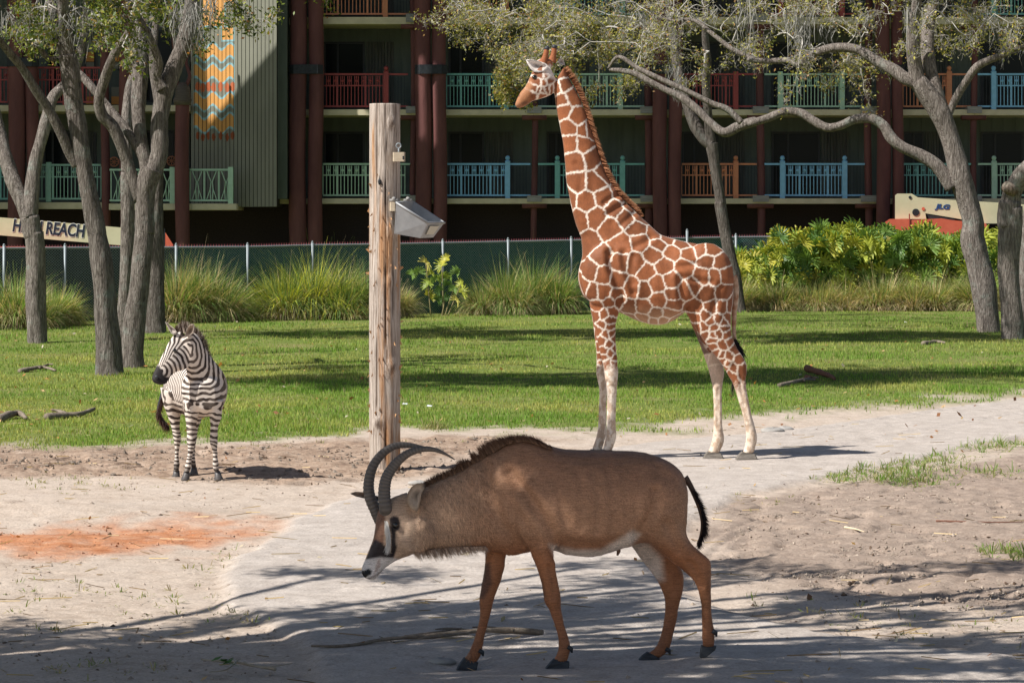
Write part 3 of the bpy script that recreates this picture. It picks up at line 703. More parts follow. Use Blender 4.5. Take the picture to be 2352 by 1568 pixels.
def mixcols(n, table):
    w = np.array([t[1] for t in table]); k = RNG.choice(len(table), n, p=w / w.sum()); c = np.array([t[0] for t in table])[k]
    return c * RNG.uniform(0.65, 1.35, (n, 1))
GRN, DGR, YGR, TAN, PINK, OLV = (0.19, 0.29, 0.075), (0.10, 0.18, 0.05), (0.50, 0.50, 0.07), (0.52, 0.42, 0.24), (0.54, 0.41, 0.31), (0.31, 0.32, 0.13)
def bed(px, pyb, off):
    Yf = float(np.interp(px, [f[0] for f in FENCE], [f[2] for f in FENCE])); Y = min(gp(px, pyb).y, Yf - off)
    x = (px - CXD) / FD * Y; return Vector((x, Y, float(gz(x, Y))))
def clump(px, pyb, wd, hd, label, table, tan=0.4, n=1500, dy=0.0):
    n = int(n * 2.1)
    p = bed(px, pyb, 1.5 if px < 1600 else 2.9); s = p.y / FD; rad, hgt = wd * s / 2, hd * s * 1.32; z0 = float(gz(p.x, p.y))
    t = thing('ornamental_grass', label, 'grass clump', (p.x, p.y, z0), 'arching grass clumps planted along the fence')
    G, D_, S_ = ([], [], [], [0]), ([], [], [], [0]), ([], [], [], [0])
    def put(bag, VQC): bag[0].append(VQC[0]); bag[1].append(VQC[1] + bag[3][0]); bag[2].append(VQC[2]); bag[3][0] += len(VQC[0])
    ks = max(3, int(rad * 5)); tot_ = 0
    for k in range(ks):
        ox = rad * RNG.uniform(-.8, .8); oy = RNG.uniform(-.5, .4); hh = hgt * RNG.uniform(.55, 1.0) * (1 - .35 * (abs(ox) / rad) ** 2); m_ = max(60, n // ks)
        sp_ = RNG.uniform(.75, 1.25); tab = [(c_, w_ * RNG.uniform(.3, 1.8)) for c_, w_ in table]
        put(G, arc_blades(m_, p.x + ox, p.y + oy, z0 - .01, rad * .7, hh * 1.0, mixcols(m_, tab) * 1.15, .026, 1.15, 5, sp_ * 1.15))
        m2 = int(m_ * tan)
        put(D_, arc_blades(m2, p.x + ox + RNG.normal(0, .15), p.y + oy - .15, z0 - .01, rad * .8, hh * RNG.uniform(.5, .8), mixcols(m2, [(TAN, 2), (PINK, 1.5), (OLV, 1.2)]), .02, 1.25, 5, 1.35))
        put(S_, arc_blades(3, p.x + ox, p.y + oy, z0, rad * .4, hh * 1.2, mixcols(3, [(GRN, 2), (TAN, 1)]), .02, .4, 5, .5))
    for bag, nm in ((G, 'green_leaves'), (D_, 'dry_leaves'), (S_, 'tall_stems')):
        add(nm, fast_mesh(nm, np.concatenate(bag[0]), [np.concatenate(bag[1])], False, {'Col': np.concatenate(bag[2])}), M_CLUMP, t)
base_t = [(GRN, 4), (DGR, 3), (OLV, 3), (TAN, 2)]
clump(25, 754, 190, 100, 'tan and green arching grass clump at the fence, left of the forked tree trunk', base_t, .7)
clump(170, 748, 130, 95, 'bright green upright grass clump between the two grey tree trunks', [(GRN, 5), (YGR, 1), (TAN, 2)], .6)
clump(450, 738, 175, 140, 'tall tan-flecked grass clump behind the zebra', base_t, .7, 2000)
clump(705, 728, 215, 128, 'big rounded grass clump with yellow-green straps left of the wooden pole', [(GRN, 4), (YGR, 3), (OLV, 3), (DGR, 2)], .6, 2300)
clump(805, 722, 130, 110, 'grass clump with dry tips close behind the wooden pole', base_t, .6, dy=1)
clump(905, 712, 90, 75, 'small dry grass clump on the feeder side of the wooden pole', [(TAN, 3), (OLV, 2), (GRN, 1)], .8, 800, 1)
clump(1140, 712, 140, 92, 'olive grass clump between the small yellow palm and the giraffe', base_t, .7)
clump(1262, 712, 150, 108, 'dark green grass clump right behind the giraffe chest', [(GRN, 4), (DGR, 3), (TAN, 2)], .6, 1700)
HB = [(1735, 712, 150, 74), (1840, 710, 170, 62), (1945, 709, 170, 70), (2050, 708, 160, 74), (2150, 708, 150, 66), (2225, 707, 120, 70), (2330, 706, 140, 76)]
HL = ['dry edged grass clump at the left end of the fan palm bed, nearest the thin tree', 'second grass clump along the fan palm bed from the thin leaning tree', 'third grass clump along the fan palm bed, with pinkish dry leaves',
      'middle grass clump in front of the fan palms, tall and greyish', 'grass clump in front of the fan palms, two short of the leaning oak', 'grass clump touching the base of the leaning oak trunk', 'grass clump behind the two oak trunks at the bed end']
for q, l in zip(HB, HL): clump(*q, l, [(OLV, 4), (TAN, 3), (GRN, 3)], .8, 1300)

# ------------------------------------------------------------------ fan palms
M_FAN = leafy('fan_palm_leaf', 0.45, 0.3, 0.4)
def fan_mesh(name, c, nleaf=9, seed=0):
    r = random.Random(seed); V, Q, T, C = [], [], [], []
    for k in range(nleaf):
        a = math.radians(-105 + 210 * k / (nleaf - 1)); L = 0.42 * (0.75 + 0.25 * math.cos(a)) * r.uniform(.85, 1.1); w = .03
        d = np.array([math.sin(a), 0, math.cos(a)]); s = np.array([math.cos(a), 0, -math.sin(a)]); b_ = len(V)
        fold = np.array([0, -.012, 0])
        for t, ww, dr in ((.05, .35, 0), (.45, 1.0, .02), (.8, .9, .09), (1.0, .45, .16)):
            m_ = d * L * t + np.array([0, -dr * .8 * r.uniform(.4, 1.3), -dr * .5])
            V += [m_ - s * w * ww, m_ + fold, m_ + s * w * ww]; cc = np.array(c) * r.uniform(.75, 1.2) * (1.0 if t < .9 else 1.1); C += [cc] * 3
        for q in range(3):
            o = b_ + q * 3; Q += [(o, o + 1, o + 4, o + 3), (o + 1, o + 2, o + 5, o + 4)]
    me = fast_mesh(name, np.array(V), [np.array(Q)], False, {'Col': np.array(C)}); me.materials.append(M_FAN); return me
FANS = [fan_mesh('leaf_fan', c, n_, s_) for s_, (c, n_) in enumerate((((.52, .49, .07), 13), ((.42, .46, .07), 11), ((.31, .40, .07), 13), ((.18, .29, .06), 14), ((.10, .19, .045), 12), ((.58, .52, .13), 10)))]
M_STEM = simple('palm_stem', (0.20, 0.18, 0.09), (0.30, 0.24, 0.12), 8, 0.8)
def fan_palm(px, pyb, pts, label, s=1.0, yellow=.5, dy=0, group='fan palms in the bed by the fence'):
    p = bed(px, pyb, 1.5); z0 = float(gz(p.x, p.y)); t = thing('fan_palm', label, 'palm', (p.x, p.y, z0), group)
    for (fx, fy) in pts:
        q = at(fx, fy, p.y + random.uniform(-.9, 1.1)); 
        k = random.choices(range(6), (yellow * 1.6, 1.8, 2, 1.2 + 1.2 * (1.1 - yellow), 1.2 + 1.4 * (1.1 - yellow), yellow))[0]
        o = bpy.data.objects.new('leaf_fan', FANS[k]); COL.objects.link(o); o.parent = t; o.matrix_parent_inverse = Matrix.Translation(t.location).inverted()
        o.location = q; sc = s * random.uniform(.85, 1.4); o.scale = (sc, sc, sc)
        o.rotation_euler = (random.uniform(-.5, .7), random.uniform(-.8, .8), random.uniform(-1.0, .5))
    for k in range(max(3, len(pts) // 4)):
        fx, fy = random.choice(pts); q = at(fx, fy, p.y); x0 = p.x + (q.x - p.x) * .5 + random.uniform(-.1, .1)
        mb = MB(); P = lerp_path([(x0, p.y, z0 - .03), ((x0 + q.x) / 2, p.y - .03, (z0 + q.z) / 2), (q.x, p.y, q.z)], 3); mb.tube(P, np.linspace(.022, .01, len(P)), 5)
        mb.build('stem', M_STEM, t, True)
PL = ['fan palm with the yellowest leaves at the left end of the palm bed', 'second fan palm in the bed from the thin leaning tree', 'tall fan palm in the bed standing before the red machine body',
      'fan palm in the bed below the cream machine arm, dense and green', 'fan palm in the bed just left of the leaning oak', 'fan palm filling the gap between the two oak trunks']
spans = [(1690, 1800, 572, 690), (1780, 1905, 545, 675), (1880, 2015, 528, 665), (1990, 2120, 536, 665), (2095, 2235, 548, 665), (2235, 2310, 535, 670)]
for k, ((a, c, y0, y1), l) in enumerate(zip(spans, PL)):
    cnt = [90, 110, 130, 130, 120, 60][k]
    pts = []
    for _ in range(cnt):
        u_ = random.random(); x = a + (c - a) * u_; top = y0 + (24 * (1 - u_) if k == 0 else 0) + 8 * math.sin(x * .07)
        pts.append((x, top + (y1 - top) * random.random() ** 1.15))
    fan_palm((a + c) / 2, 700, pts, l, 1.0, max(.15, .9 - .16 * k), dy=2.0 + .2 * k)
pts = [(945, 632), (962, 628), (985, 655), (1000, 645), (1012, 668), (1030, 640), (1047, 628), (1058, 655), (1040, 668), (1022, 690), (1004, 690), (985, 680), (1060, 672), (1030, 655), (1015, 612), (1024, 600), (978, 604), (992, 630), (1048, 690), (1018, 640)]
fan_palm(1010, 704, pts, 'small leggy yellow fan palm in front of the green windscreen', .58, .8, 0)

# stone edging of the palm bed
M_STONE = simple('pale_edging_stone', (0.38, 0.27, 0.19), (0.55, 0.45, 0.36), 9, 0.9, (1, 1, 1), .4)
for k in range(30):
    x = 1715 + k * 17.5 + random.uniform(-4, 4); p = gp(x, 711 - .004 * (x - 1715) + random.uniform(-.6, .6)); mb = MB(); r = random.uniform(.06, .12)
    mb.ball((p.x, p.y, p.z + r * .3), r, 7, 5, None, (1.3, .9, .7)); V = mb.V[0]; V += RNG.normal(0, r * .09, V.shape)
    tag(mb.build('edging_stone', M_STONE, None, True), 'small pale rounded stone in the row edging the palm bed', 'stone', 'stones edging the palm bed')
# ------------------------------------------------------------------ live oaks: traced trunks and limbs, twigs, leaves and hanging moss
m, nt, b = new_mat('oak_bark'); b.inputs['Roughness'].default_value = 0.95; setspec(b, 0.1)
v = mapping(nt, (8, 8, 1.1)); bf = noise_node(nt, v, 2.4, 8, 0.8); vo = N(nt, 'ShaderNodeTexVoronoi'); vo.feature = 'DISTANCE_TO_EDGE'; vo.inputs['Scale'].default_value = 3.2
nt.links.new(mixc(nt, 0.25, v, noise_node(nt, v, 1.2, 3), 'ADD'), vo.inputs['Vector'])
crack = ramp(nt, vo.outputs['Distance'], [(0.0, (0, 0, 0)), (0.16, (1, 1, 1))])
colb = ramp(nt, bf, [(0.36, (0.07, 0.058, 0.05)), (0.5, (0.235, 0.20, 0.175)), (0.66, (0.43, 0.385, 0.345))])
colb = mixc(nt, math_n(nt, 'MULTIPLY', math_n(nt, 'SUBTRACT', 1.0, crack), 0.45), colb, (0.085, 0.07, 0.06))
lich = ramp(nt, noise_node(nt, mapping(nt, (1, 1, 1)), 2.2, 6, 0.7), [(0.56, (0, 0, 0)), (0.68, (0.65, 0.65, 0.65))])
colb = mixc(nt, lich, colb, (0.30, 0.33, 0.29))
nt.links.new(mixc(nt, 1.0, colb, attr(nt, 'Col'), 'MULTIPLY'), b.inputs['Base Color'])
bump(nt, b, math_n(nt, 'ADD', math_n(nt, 'MULTIPLY', crack, 0.25), bf), 1.0, 0.05); M_BARK = m
M_LEAF = leafy('oak_leaves', 0.5, 0.3, 0.35); M_MOSS = simple('spanish_moss', (1, 1, 1), None, rough=.95, use_col=True, spec=.05)
M_TWIG = simple('grey_twigs', (0.30, 0.275, 0.245), (0.54, 0.51, 0.46), 5, 0.9)
t1 = lambda x, y, r: (x / 2.7307, y / 2.7307, r / 2.7307)
t5 = lambda x, y, r: (x / 2.7307, 516.8 + y / 2.7307, r / 2.7307)
t4 = lambda x, y, r: (1722.6 + x / 2.7307, y / 2.7307, r / 2.7307)
t8 = lambda x, y, r: (1722.6 + x / 2.4816, 459.4 + y / 2.4816, r / 2.4816)
t3 = lambda x, y, r: (1148.4 + x / 2.7307, y / 2.7307, r / 2.7307)
t7 = lambda x, y, r: (1263.3 + x / 2.4816, 459.4 + y / 2.4816, r / 2.4816)
def limb_pts(pts, Y, dy=0.0):
    """traced picture points -> world centre line and radii; dy is how far the tip leans in depth"""
    n = len(pts); out = []
    for k, (x, y, r) in enumerate(pts):
        Yk = Y + dy * (k / max(n - 1, 1)) ** 1.5; p = at(x, y, Yk); out.append((p.x, p.y, p.z, r * Yk / FD))
    return lerp_path(out, 6)
class Leaves:
    """twigs, leaves and moss of one tree"""
    def __init__(s): s.tw = MB(); s.tp = []; s.tr = []; s.lp = []; s.moss = []; s.mid = 0
    def spray(s, p, d, L, r, lvl, leaf, rng, droop=0.0):
        n = 4; P = [np.array(p)]; dd = np.array(d, float)
        for k in range(n):
            dd = dd + rng.normal(0, .28, 3) + np.array([0, 0, .06 - droop]); dd /= np.linalg.norm(dd); P.append(P[-1] + dd * L / n)
        s.tp.append(np.array(P)); s.tr.append(r)
        lf = rng.gamma(1.2, .83)
        if lvl > 0:
            for k in range(1, n + 1):
                for _ in range(2 if lvl > 1 else 2):
                    e = dd * .5 + rng.normal(0, .75, 3); e /= np.linalg.norm(e)
                    s.spray(P[k], e, L * rng.uniform(.35, .6), r * .6, lvl - 1, leaf, rng, droop)
        if lvl <= 1:
            for k in range(1, n + 1): 
                m_ = rng.poisson(leaf * lf)
                for _ in range(m_): s.lp.append(P[k] + rng.normal(0, .09, 3))
    def add_moss(s, p, L, w): s.moss.append((p, L, w))
    def build(s, tree, table, size=.045):
        if s.tp:
            P = np.array(s.tp); R = np.array(s.tr)[:, None] * np.linspace(1, .35, 5)[None, :]; T = np.gradient(P, axis=1); T /= np.maximum(np.linalg.norm(T, axis=2, keepdims=True), 1e-9)
            ref = np.where(np.abs(T[..., 1:2]) < .9, np.array([0, 1., 0]), np.array([1., 0, 0])); U = np.cross(T, ref); U /= np.maximum(np.linalg.norm(U, axis=2, keepdims=True), 1e-9); B = np.cross(T, U)
            ang = np.arange(3) * 2 * np.pi / 3; V = P[:, :, None, :] + R[:, :, None, None] * (np.cos(ang)[None, None, :, None] * U[:, :, None, :] + np.sin(ang)[None, None, :, None] * B[:, :, None, :])
            k = len(P); i = (np.arange(k)[:, None, None] * 15 + np.arange(4)[None, :, None] * 3); j = np.arange(3)[None, None, :]; j2 = (j + 1) % 3
            s.tw._add(V.reshape(-1, 3), np.stack([i + j, i + j2, i + 3 + j2, i + 3 + j], -1).reshape(-1, 4))
        if s.tw.n: add('twigs', s.tw.mesh('twigs', True), M_TWIG, tree)
        if s.lp:
            P = np.array(s.lp); n = len(P); a = RNG.normal(0, 1, (n, 3)); a /= np.linalg.norm(a, axis=1, keepdims=True)
            c = np.cross(a, RNG.normal(0, 1, (n, 3))); c /= np.linalg.norm(c, axis=1, keepdims=True)
            l = size * RNG.uniform(.7, 1.4, (n, 1)); w = l * .45
            V = np.stack([P - a * l, P + c * w, P + a * l, P - c * w], 1).reshape(-1, 3); Q = np.arange(4 * n).reshape(-1, 4)
            o = add('crown', fast_mesh('crown', V, [Q], False, {'Col': np.repeat(mixcols(n, table), 4, 0)}), M_LEAF, tree); tag(o, kind='stuff')
        if s.moss:
            Vs, Cs = [], []
            for (p, L, w) in s.moss:
                k = 20
                for _ in range(k):
                    q = np.array(p) + RNG.normal(0, 1, 3) * (w, w * .7, .06); l = L * RNG.uniform(.3, 1.0); ww = RNG.uniform(.005, .012)
                    x1 = RNG.normal(0, .05, 2); a_ = RNG.uniform(0, 3.14); dx = np.array([math.cos(a_), math.sin(a_), 0]) * ww
                    m_ = q + np.array([x1[0] * 2, x1[1], -l * .5]); e = q + np.array([x1[0] * .5 * w, x1[1], -l])
                    Vs += [q - dx, q + dx, m_ + dx, m_ - dx, e + dx * .3, e - dx * .3]; cc = np.array([.27, .262, .24]) * RNG.uniform(.6, 1.3); Cs += [cc] * 6
            n = len(Vs) // 6; i = np.arange(n) * 6
            Q = np.concatenate([np.stack([i, i + 1, i + 2, i + 3], -1), np.stack([i + 3, i + 2, i + 4, i + 5], -1)])
            o = add('hanging_moss', fast_mesh('hanging_moss', np.array(Vs), [Q], False, {'Col': np.array(Cs)}), M_MOSS, tree); tag(o, kind='stuff')
LEAF_T = [((.06, .10, .022), 3), ((.13, .17, .03), 4), ((.26, .28, .05), 4), ((.32, .24, .07), 1), ((.36, .16, .05), .3)]
LEAF_Y = [((.26, .25, .055), 4), ((.40, .36, .07), 4), ((.14, .16, .04), 3), ((.38, .21, .08), 1.2), ((.34, .31, .19), 2)]
def oak(label, trunk, limbs, Y, tint=1.0, name='oak_tree', group='oaks around the lawn'):
    """trunk: traced points from the ground up; limbs: (points, lean in depth)"""
    P = limb_pts(trunk, Y); base = P[0]; z0 = float(gz(base[0], base[1]))
    t = thing(name, label, 'tree', (base[0], base[1], z0), group)
    foot = np.array([base[0], base[1], z0 - .12, base[3] * 1.5]); mid = np.array([base[0], base[1], z0 + .14, base[3] * 1.14])
    if base[2] > z0 + .2: P = np.concatenate([[foot, mid], P])
    else: P = np.concatenate([[foot], P[1:]])
    mb = MB(); mb.tube(P[:, :3], P[:, 3], 20, np.array([tint] * 3), .09, abs(int(base[0] * 10)), True, 1.4); mb.build('trunk', M_BARK, t, True)
    ends = []
    for k, (pts, dy) in enumerate(limbs):
        L = limb_pts(pts, Y, dy); mb = MB(); mb.tube(L[:, :3], L[:, 3], 14, np.array([tint] * 3), .10, k + 3, True, 2.0); mb.build('limb', M_BARK, t, True); ends.append(L)
    return t, ends
def box_clumps(lv, tree_pts, boxes, rng):
    """sprays that fill traced crown areas: each starts on a secondary branch that runs in from the nearest limb point"""
    A = list(np.concatenate(tree_pts)[:, :3]); Q_ = []
    for (x0, x1, y0, y1, Ya, Yb, n, leaf, L, droop) in boxes:
        cs = [np.array(at(rng.uniform(x0, x1), rng.uniform(y0, y1), rng.uniform(Ya, Yb))) for _ in range(max(2, int(n / 2.6)))]
        for k in range(n): Q_.append((cs[k % len(cs)] + rng.normal(0, .28, 3), leaf, L, droop))
    A0 = np.array(A); Q_.sort(key=lambda q: ((A0 - q[0]) ** 2).sum(1).min())
    for (q, leaf, L, droop) in Q_:                     # every new branch grows from the nearest wood, old or new
        Aa = np.array(A); a = Aa[np.argmin(((Aa - q) ** 2).sum(1))]; d = q - a; dist = np.linalg.norm(d)
        if dist > .25:
            kk = max(3, int(dist / .35)); tt = np.linspace(0, 1, kk + 1)[:, None]; Pm = a + d * tt + np.array([0, 0, .10 * dist]) * (tt * (1 - tt) * 4) + rng.normal(0, .06, (kk + 1, 3)) * (tt * (1 - tt) * 4) ** .5
            lv.tw.tube(Pm, np.linspace(.012 + .010 * min(dist, 3), .011, len(Pm)), 5, None, 0, 0, False); A.extend(Pm[1:])
        d /= max(dist, 1e-6); lv.spray(q, d + rng.normal(0, .5, 3), L, .011, 2, leaf, rng, droop)
def high_crown(lv, ends, c, rad, n, leaf, rng, L=1.6):
    """the part of the crown above the picture, which shades the lawn: clumps on limbs that arch out from the trunk"""
    top = np.concatenate(ends)[:, :3]; top = top[np.argsort(top[:, 2])[-max(6, len(top) // 4):]]
    hubs = []; A = list(top)
    for _ in range(max(4, n // 5)):
        a = rng.uniform(0, 2 * np.pi); r = math.sqrt(rng.uniform(0.02, 1)); hubs.append(np.array(c) + np.array([math.cos(a) * rad[0] * r, math.sin(a) * rad[1] * r, rng.uniform(-.7, 1) * rad[2]]))
    hubs.sort(key=lambda q: ((np.array(top) - q) ** 2).sum(1).min())
    for q in hubs:
        Aa = np.array(A); s0 = Aa[np.argmin(((Aa - q) ** 2).sum(1))]; d = q - s0; dist = np.linalg.norm(d); kk = max(3, int(dist / .5)); tt = np.linspace(0, 1, kk + 1)[:, None]
        Pm = s0 + d * tt + np.array([0, 0, .12 * dist]) * (tt * (1 - tt) * 4) + rng.normal(0, .12, (kk + 1, 3)) * (tt * (1 - tt) * 4) ** .5
        lv.tw.tube(Pm, np.linspace(.03 + .012 * min(dist, 5), .03, len(Pm)), 6, None, 0, 0, False); A.extend(Pm[1:])
    for k in range(n):
        q = hubs[k % len(hubs)] + rng.normal(0, .55, 3) * (1, 1, .5); lv.spray(q, rng.normal(0, 1, 3) * (1, 1, .3), L, .03, 2, leaf, rng)

rg = np.random.default_rng(5)
# A: slender forked oak at the left edge
tA, eA = oak('slender oak forking low, outermost of the left grove, before the cream machine boom', [t5(237, 775, 66), t5(232, 700, 62), t5(225, 500, 62), t5(225, 250, 60), t5(215, 60, 60), t1(210, 1480, 60), t1(185, 1360, 62)],
             [([t1(185, 1370, 58), t1(120, 1220, 48), t1(55, 1060, 48), t1(10, 900, 45), t1(-40, 700, 40), t1(-90, 450, 32), t1(-120, 150, 26), t1(-100, -200, 20)], 1.5),
              ([t1(185, 1370, 55), t1(200, 1200, 46), t1(218, 1030, 42), t1(262, 860, 38), t1(300, 720, 36), t1(335, 610, 34), t1(410, 530, 30), t1(480, 420, 26), t1(520, 250, 22), t1(540, -50, 18)], 1.0)], 69.5, 1.02)
lv = Leaves(); box_clumps(lv, eA, [(0, 120, 20, 90, 68, 71, 3, .8, .6, .1)], rg); lv.build(tA, LEAF_T)
# B: leaning oak with a double stem
tB, eB = oak('dark barked oak, nearest of the left grove, with one long bare limb reaching left', [t5(690, 950, 92), t5(685, 900, 84), t5(680, 750, 76), t5(665, 600, 72), t5(655, 400, 70), t5(635, 220, 70), t5(612, 80, 58), t1(605, 1450, 58), t1(575, 1300, 56), t1(540, 1120, 54), t1(512, 960, 54), t1(490, 800, 54), t1(462, 640, 56), t1(445, 480, 58), t1(425, 350, 56)],
             [([t1(430, 380, 48), t1(420, 210, 38), t1(402, 90, 36), t1(390, -100, 32), t1(380, -400, 24)], -1), ([t1(425, 400, 44), t1(360, 160, 34), t1(315, 0, 30), t1(290, -150, 26), t1(240, -400, 20)], 1),
              ([t1(485, 1040, 36), t1(430, 940, 36), t1(380, 830, 34), t1(300, 680, 33), t1(220, 560, 30), t1(140, 430, 27), t1(70, 345, 25), t1(5, 265, 22), t1(-80, 170, 18), t1(-200, 20, 14)], -1.5),
              ([t1(350, 370, 18), t1(300, 365, 17), t1(255, 315, 15), t1(205, 275, 12), t1(130, 240, 9)], -.6)], 55.5, .8)
lv = Leaves(); box_clumps(lv, eB, [(0, 190, 0, 75, 54, 57, 10, .55, .55, .1), (10, 100, 50, 120, 54, 56, 4, .8, .45, .15), (170, 300, 0, 45, 54, 57, 6, .7, .5, .15)], rg)
for (x, y, L) in ((85, 20, 1.0), (60, 40, .7), (175, 15, 1.2), (20, 30, .6), (140, 30, .7), (115, 0, 1.0), (200, 30, .6)): lv.add_moss(at(x, y, 55.3 + rg.normal(0, .4)), L, .14)
high_crown(lv, eB, (-6.5, 50.2, 9.0), (6.5, 2.3, .5), 120, 3.2, rg); lv.build(tB, LEAF_T)
# C: big oak with many stems
tC, eC = oak('broad oak dividing into several upright stems, just right of the dark barked oak', [t5(838, 925, 86), t5(835, 880, 78), t5(832, 780, 72), t5(845, 600, 68), t5(872, 400, 66), t5(892, 200, 64), t5(905, 60, 60), t1(908, 1440, 60), t1(908, 1300, 58), t1(920, 1160, 64), t1(955, 1060, 68)],
             [([t1(950, 1090, 64), t1(1000, 960, 57), t1(1000, 800, 52), t1(1018, 640, 56), t1(1060, 510, 57), t1(1100, 400, 50), t1(1140, 300, 47), t1(1180, 150, 42), t1(1200, 0, 38), t1(1215, -150, 34), t1(1230, -400, 26)], .6),
              ([t1(1020, 560, 40), t1(985, 485, 28), t1(998, 400, 25), t1(962, 290, 25), t1(920, 200, 23), t1(868, 115, 21), t1(800, 0, 18), t1(720, -180, 14)], -.8),
              ([t1(935, 1100, 50), t1(895, 940, 42), t1(872, 780, 45), t1(868, 620, 48), t1(880, 450, 51), t1(872, 300, 45), t1(852, 150, 40), t1(842, 0, 36), t1(830, -300, 26)], 1.2),
              ([t1(872, 1260, 34), t1(820, 1080, 36), t1(760, 910, 38), t1(705, 795, 39), t1(640, 725, 36), t1(622, 620, 34), t1(660, 490, 31), t1(692, 400, 29), t1(740, 300, 27), t1(795, 220, 22), t1(840, 100, 16)], -1.0),
              ([t1(905, 1010, 32), t1(850, 900, 31), t1(765, 785, 29), t1(690, 690, 27), t1(610, 590, 26), t1(530, 495, 24), t1(440, 400, 20), t1(380, 300, 14)], 1.0)], 58.3, .9)
lv = Leaves(); box_clumps(lv, eC, [(310, 420, 0, 80, 57, 60, 8, .75, .55, .15), (240, 320, 5, 100, 57, 60, 7, .4, .55, .2), (440, 560, 0, 20, 57, 60, 5, .7, .7, .25)], rg)
for (x, y, L) in ((415, 15, 1.0), (430, 0, 1.2), (450, 10, 1.0), (400, 25, .7), (440, 30, .9), (480, 0, .55), (320, 60, .7), (330, 95, .6), (255, 30, .6), (500, -5, .5)): lv.add_moss(at(x, y, 58 + rg.normal(0, .4)), L, .13)
high_crown(lv, eC, (-.6, 51.2, 9.4), (4.5, 2.0, .5), 75, 3.0, rg); lv.build(tC, LEAF_T)
# D and E: two straight trunks behind
tD, eD = oak('straight dark trunked oak standing farthest back in the left grove', [t5(982, 745, 82), t5(980, 700, 72), t5(976, 600, 62), t5(975, 400, 57), t5(976, 200, 52), t5(980, 0, 45), t1(985, 1250, 40), t1(990, 1000, 36)], [([t1(990, 1000, 36), t1(1000, 700, 32), t1(960, 400, 26), t1(980, 100, 20), t1(1000, -300, 14)], 2)], 75, .7)
lv = Leaves(); high_crown(lv, eD, (-8.0, 70.2, 10.4), (6, 2.7, .5), 90, 3.5, rg); lv.build(tD, LEAF_T)
tE, eE = oak('oak mostly hidden between the dark barked oak and the broad oak', [t5(765, 880, 46), t5(768, 780, 42), t5(772, 600, 40), t5(785, 400, 42), t5(795, 200, 42), t5(800, 0, 42), t1(800, 1250, 42), t1(800, 1080, 40)], [([t1(800, 1080, 40), t1(790, 900, 37), t1(792, 740, 33), t1(810, 560, 28), t1(850, 430, 24), t1(900, 250, 18), t1(900, -200, 12)], 1)], 63, .95)
lv = Leaves(); high_crown(lv, eE, (-1.0, 68, 10.2), (6.0, 2.8, .5), 105, 3.5, rg); lv.build(tE, LEAF_T)
# R1: big leaning oak on the right with two long arms
tR, eR = oak('big leaning oak on the right with two long arms sweeping over the giraffe', [t8(1368, 800, 70), t8(1362, 760, 66), t8(1350, 640, 66), t8(1330, 500, 74), t8(1298, 350, 70), t8(1268, 220, 66), t4(1400, 1400, 66), t4(1370, 1280, 65), t4(1325, 1130, 70), t4(1280, 950, 62), t4(1232, 800, 60), t4(1180, 690, 65), t4(1115, 590, 66), t4(1050, 505, 56)],
             [([t4(1055, 515, 52), t4(1030, 400, 44), t4(1022, 280, 42), t4(1030, 150, 38), t4(1042, 50, 32), t4(1060, -80, 26), t4(1090, -350, 20)], -1),
              ([t4(1040, 520, 44), t4(970, 490, 40), t4(900, 440, 38), t4(820, 400, 35), t4(745, 352, 33), t4(680, 312, 30), t4(580, 298, 28), t4(470, 312, 27), t4(380, 352, 25), t4(305, 402, 23), t4(240, 380, 20), t4(120, 385, 18), t4(0, 375, 17), t3(1580, 370, 16), t3(1450, 305, 15), t3(1340, 220, 14), t3(1220, 130, 13), t3(1080, 130, 10), t3(950, 90, 7)], 4),
              ([t4(1225, 760, 45), t4(1170, 570, 44), t4(1130, 430, 42), t4(1112, 300, 44), t4(1120, 150, 40), t4(1150, 0, 35), t4(1190, -250, 26)], 1),
              ([t4(1245, 720, 26), t4(1290, 620, 25), t4(1350, 520, 25), t4(1420, 425, 26), t4(1500, 380, 24), t4(1580, 350, 20), t4(1660, 312, 16), t4(1730, 285, 14), t4(1850, 200, 10)], -2),
              ([t4(1270, 1180, 48), t4(1180, 1050, 42), t4(1080, 980, 37), t4(955, 922, 36), t4(885, 865, 34), t4(838, 790, 34), t4(760, 745, 32), t4(660, 750, 30), t4(560, 790, 28), t4(480, 800, 28), t4(400, 760, 28), t4(320, 712, 28), t4(220, 700, 26), t4(120, 740, 26), t4(0, 775, 26), t3(1600, 762, 29), t3(1500, 792, 31), t3(1405, 832, 29), t3(1320, 770, 25), t3(1240, 690, 25), t3(1150, 620, 24), t3(1050, 570, 20), t3(950, 520, 20), t3(850, 465, 19), t3(760, 445, 17), t3(690, 438, 11)], 3),
              ([t3(1515, 770, 20), t3(1430, 690, 20), t3(1330, 650, 19), t3(1200, 585, 18), t3(1080, 530, 17), t3(950, 470, 16), t3(850, 420, 15), t3(745, 358, 13), t3(680, 430, 8)], 1.5)], 75.5, 1.05)
lv = Leaves()
box_clumps(lv, eR, [(1035, 1250, 0, 60, 78, 84, 26, .45, .8, .1), (1100, 1300, 50, 140, 79, 83, 18, .7, .8, .12), (1125, 1200, 120, 190, 80, 82, 6, 1.5, .5, .15), (1250, 1500, 0, 120, 77, 84, 34, .35, .8, .1),
                    (1500, 1760, 0, 100, 77, 82, 26, .3, .8, .1), (1740, 2000, 0, 120, 74, 79, 24, .3, .8, .12), (1820, 2000, 90, 200, 75, 78, 10, .5, .8, .2), (1980, 2352, 0, 65, 73, 78, 20, .35, .7, .1), (2100, 2352, 60, 120, 73, 76, 10, .35, .7, .15), (1280, 1480, 110, 165, 79, 82, 9, .6, .6, .1)], rg)
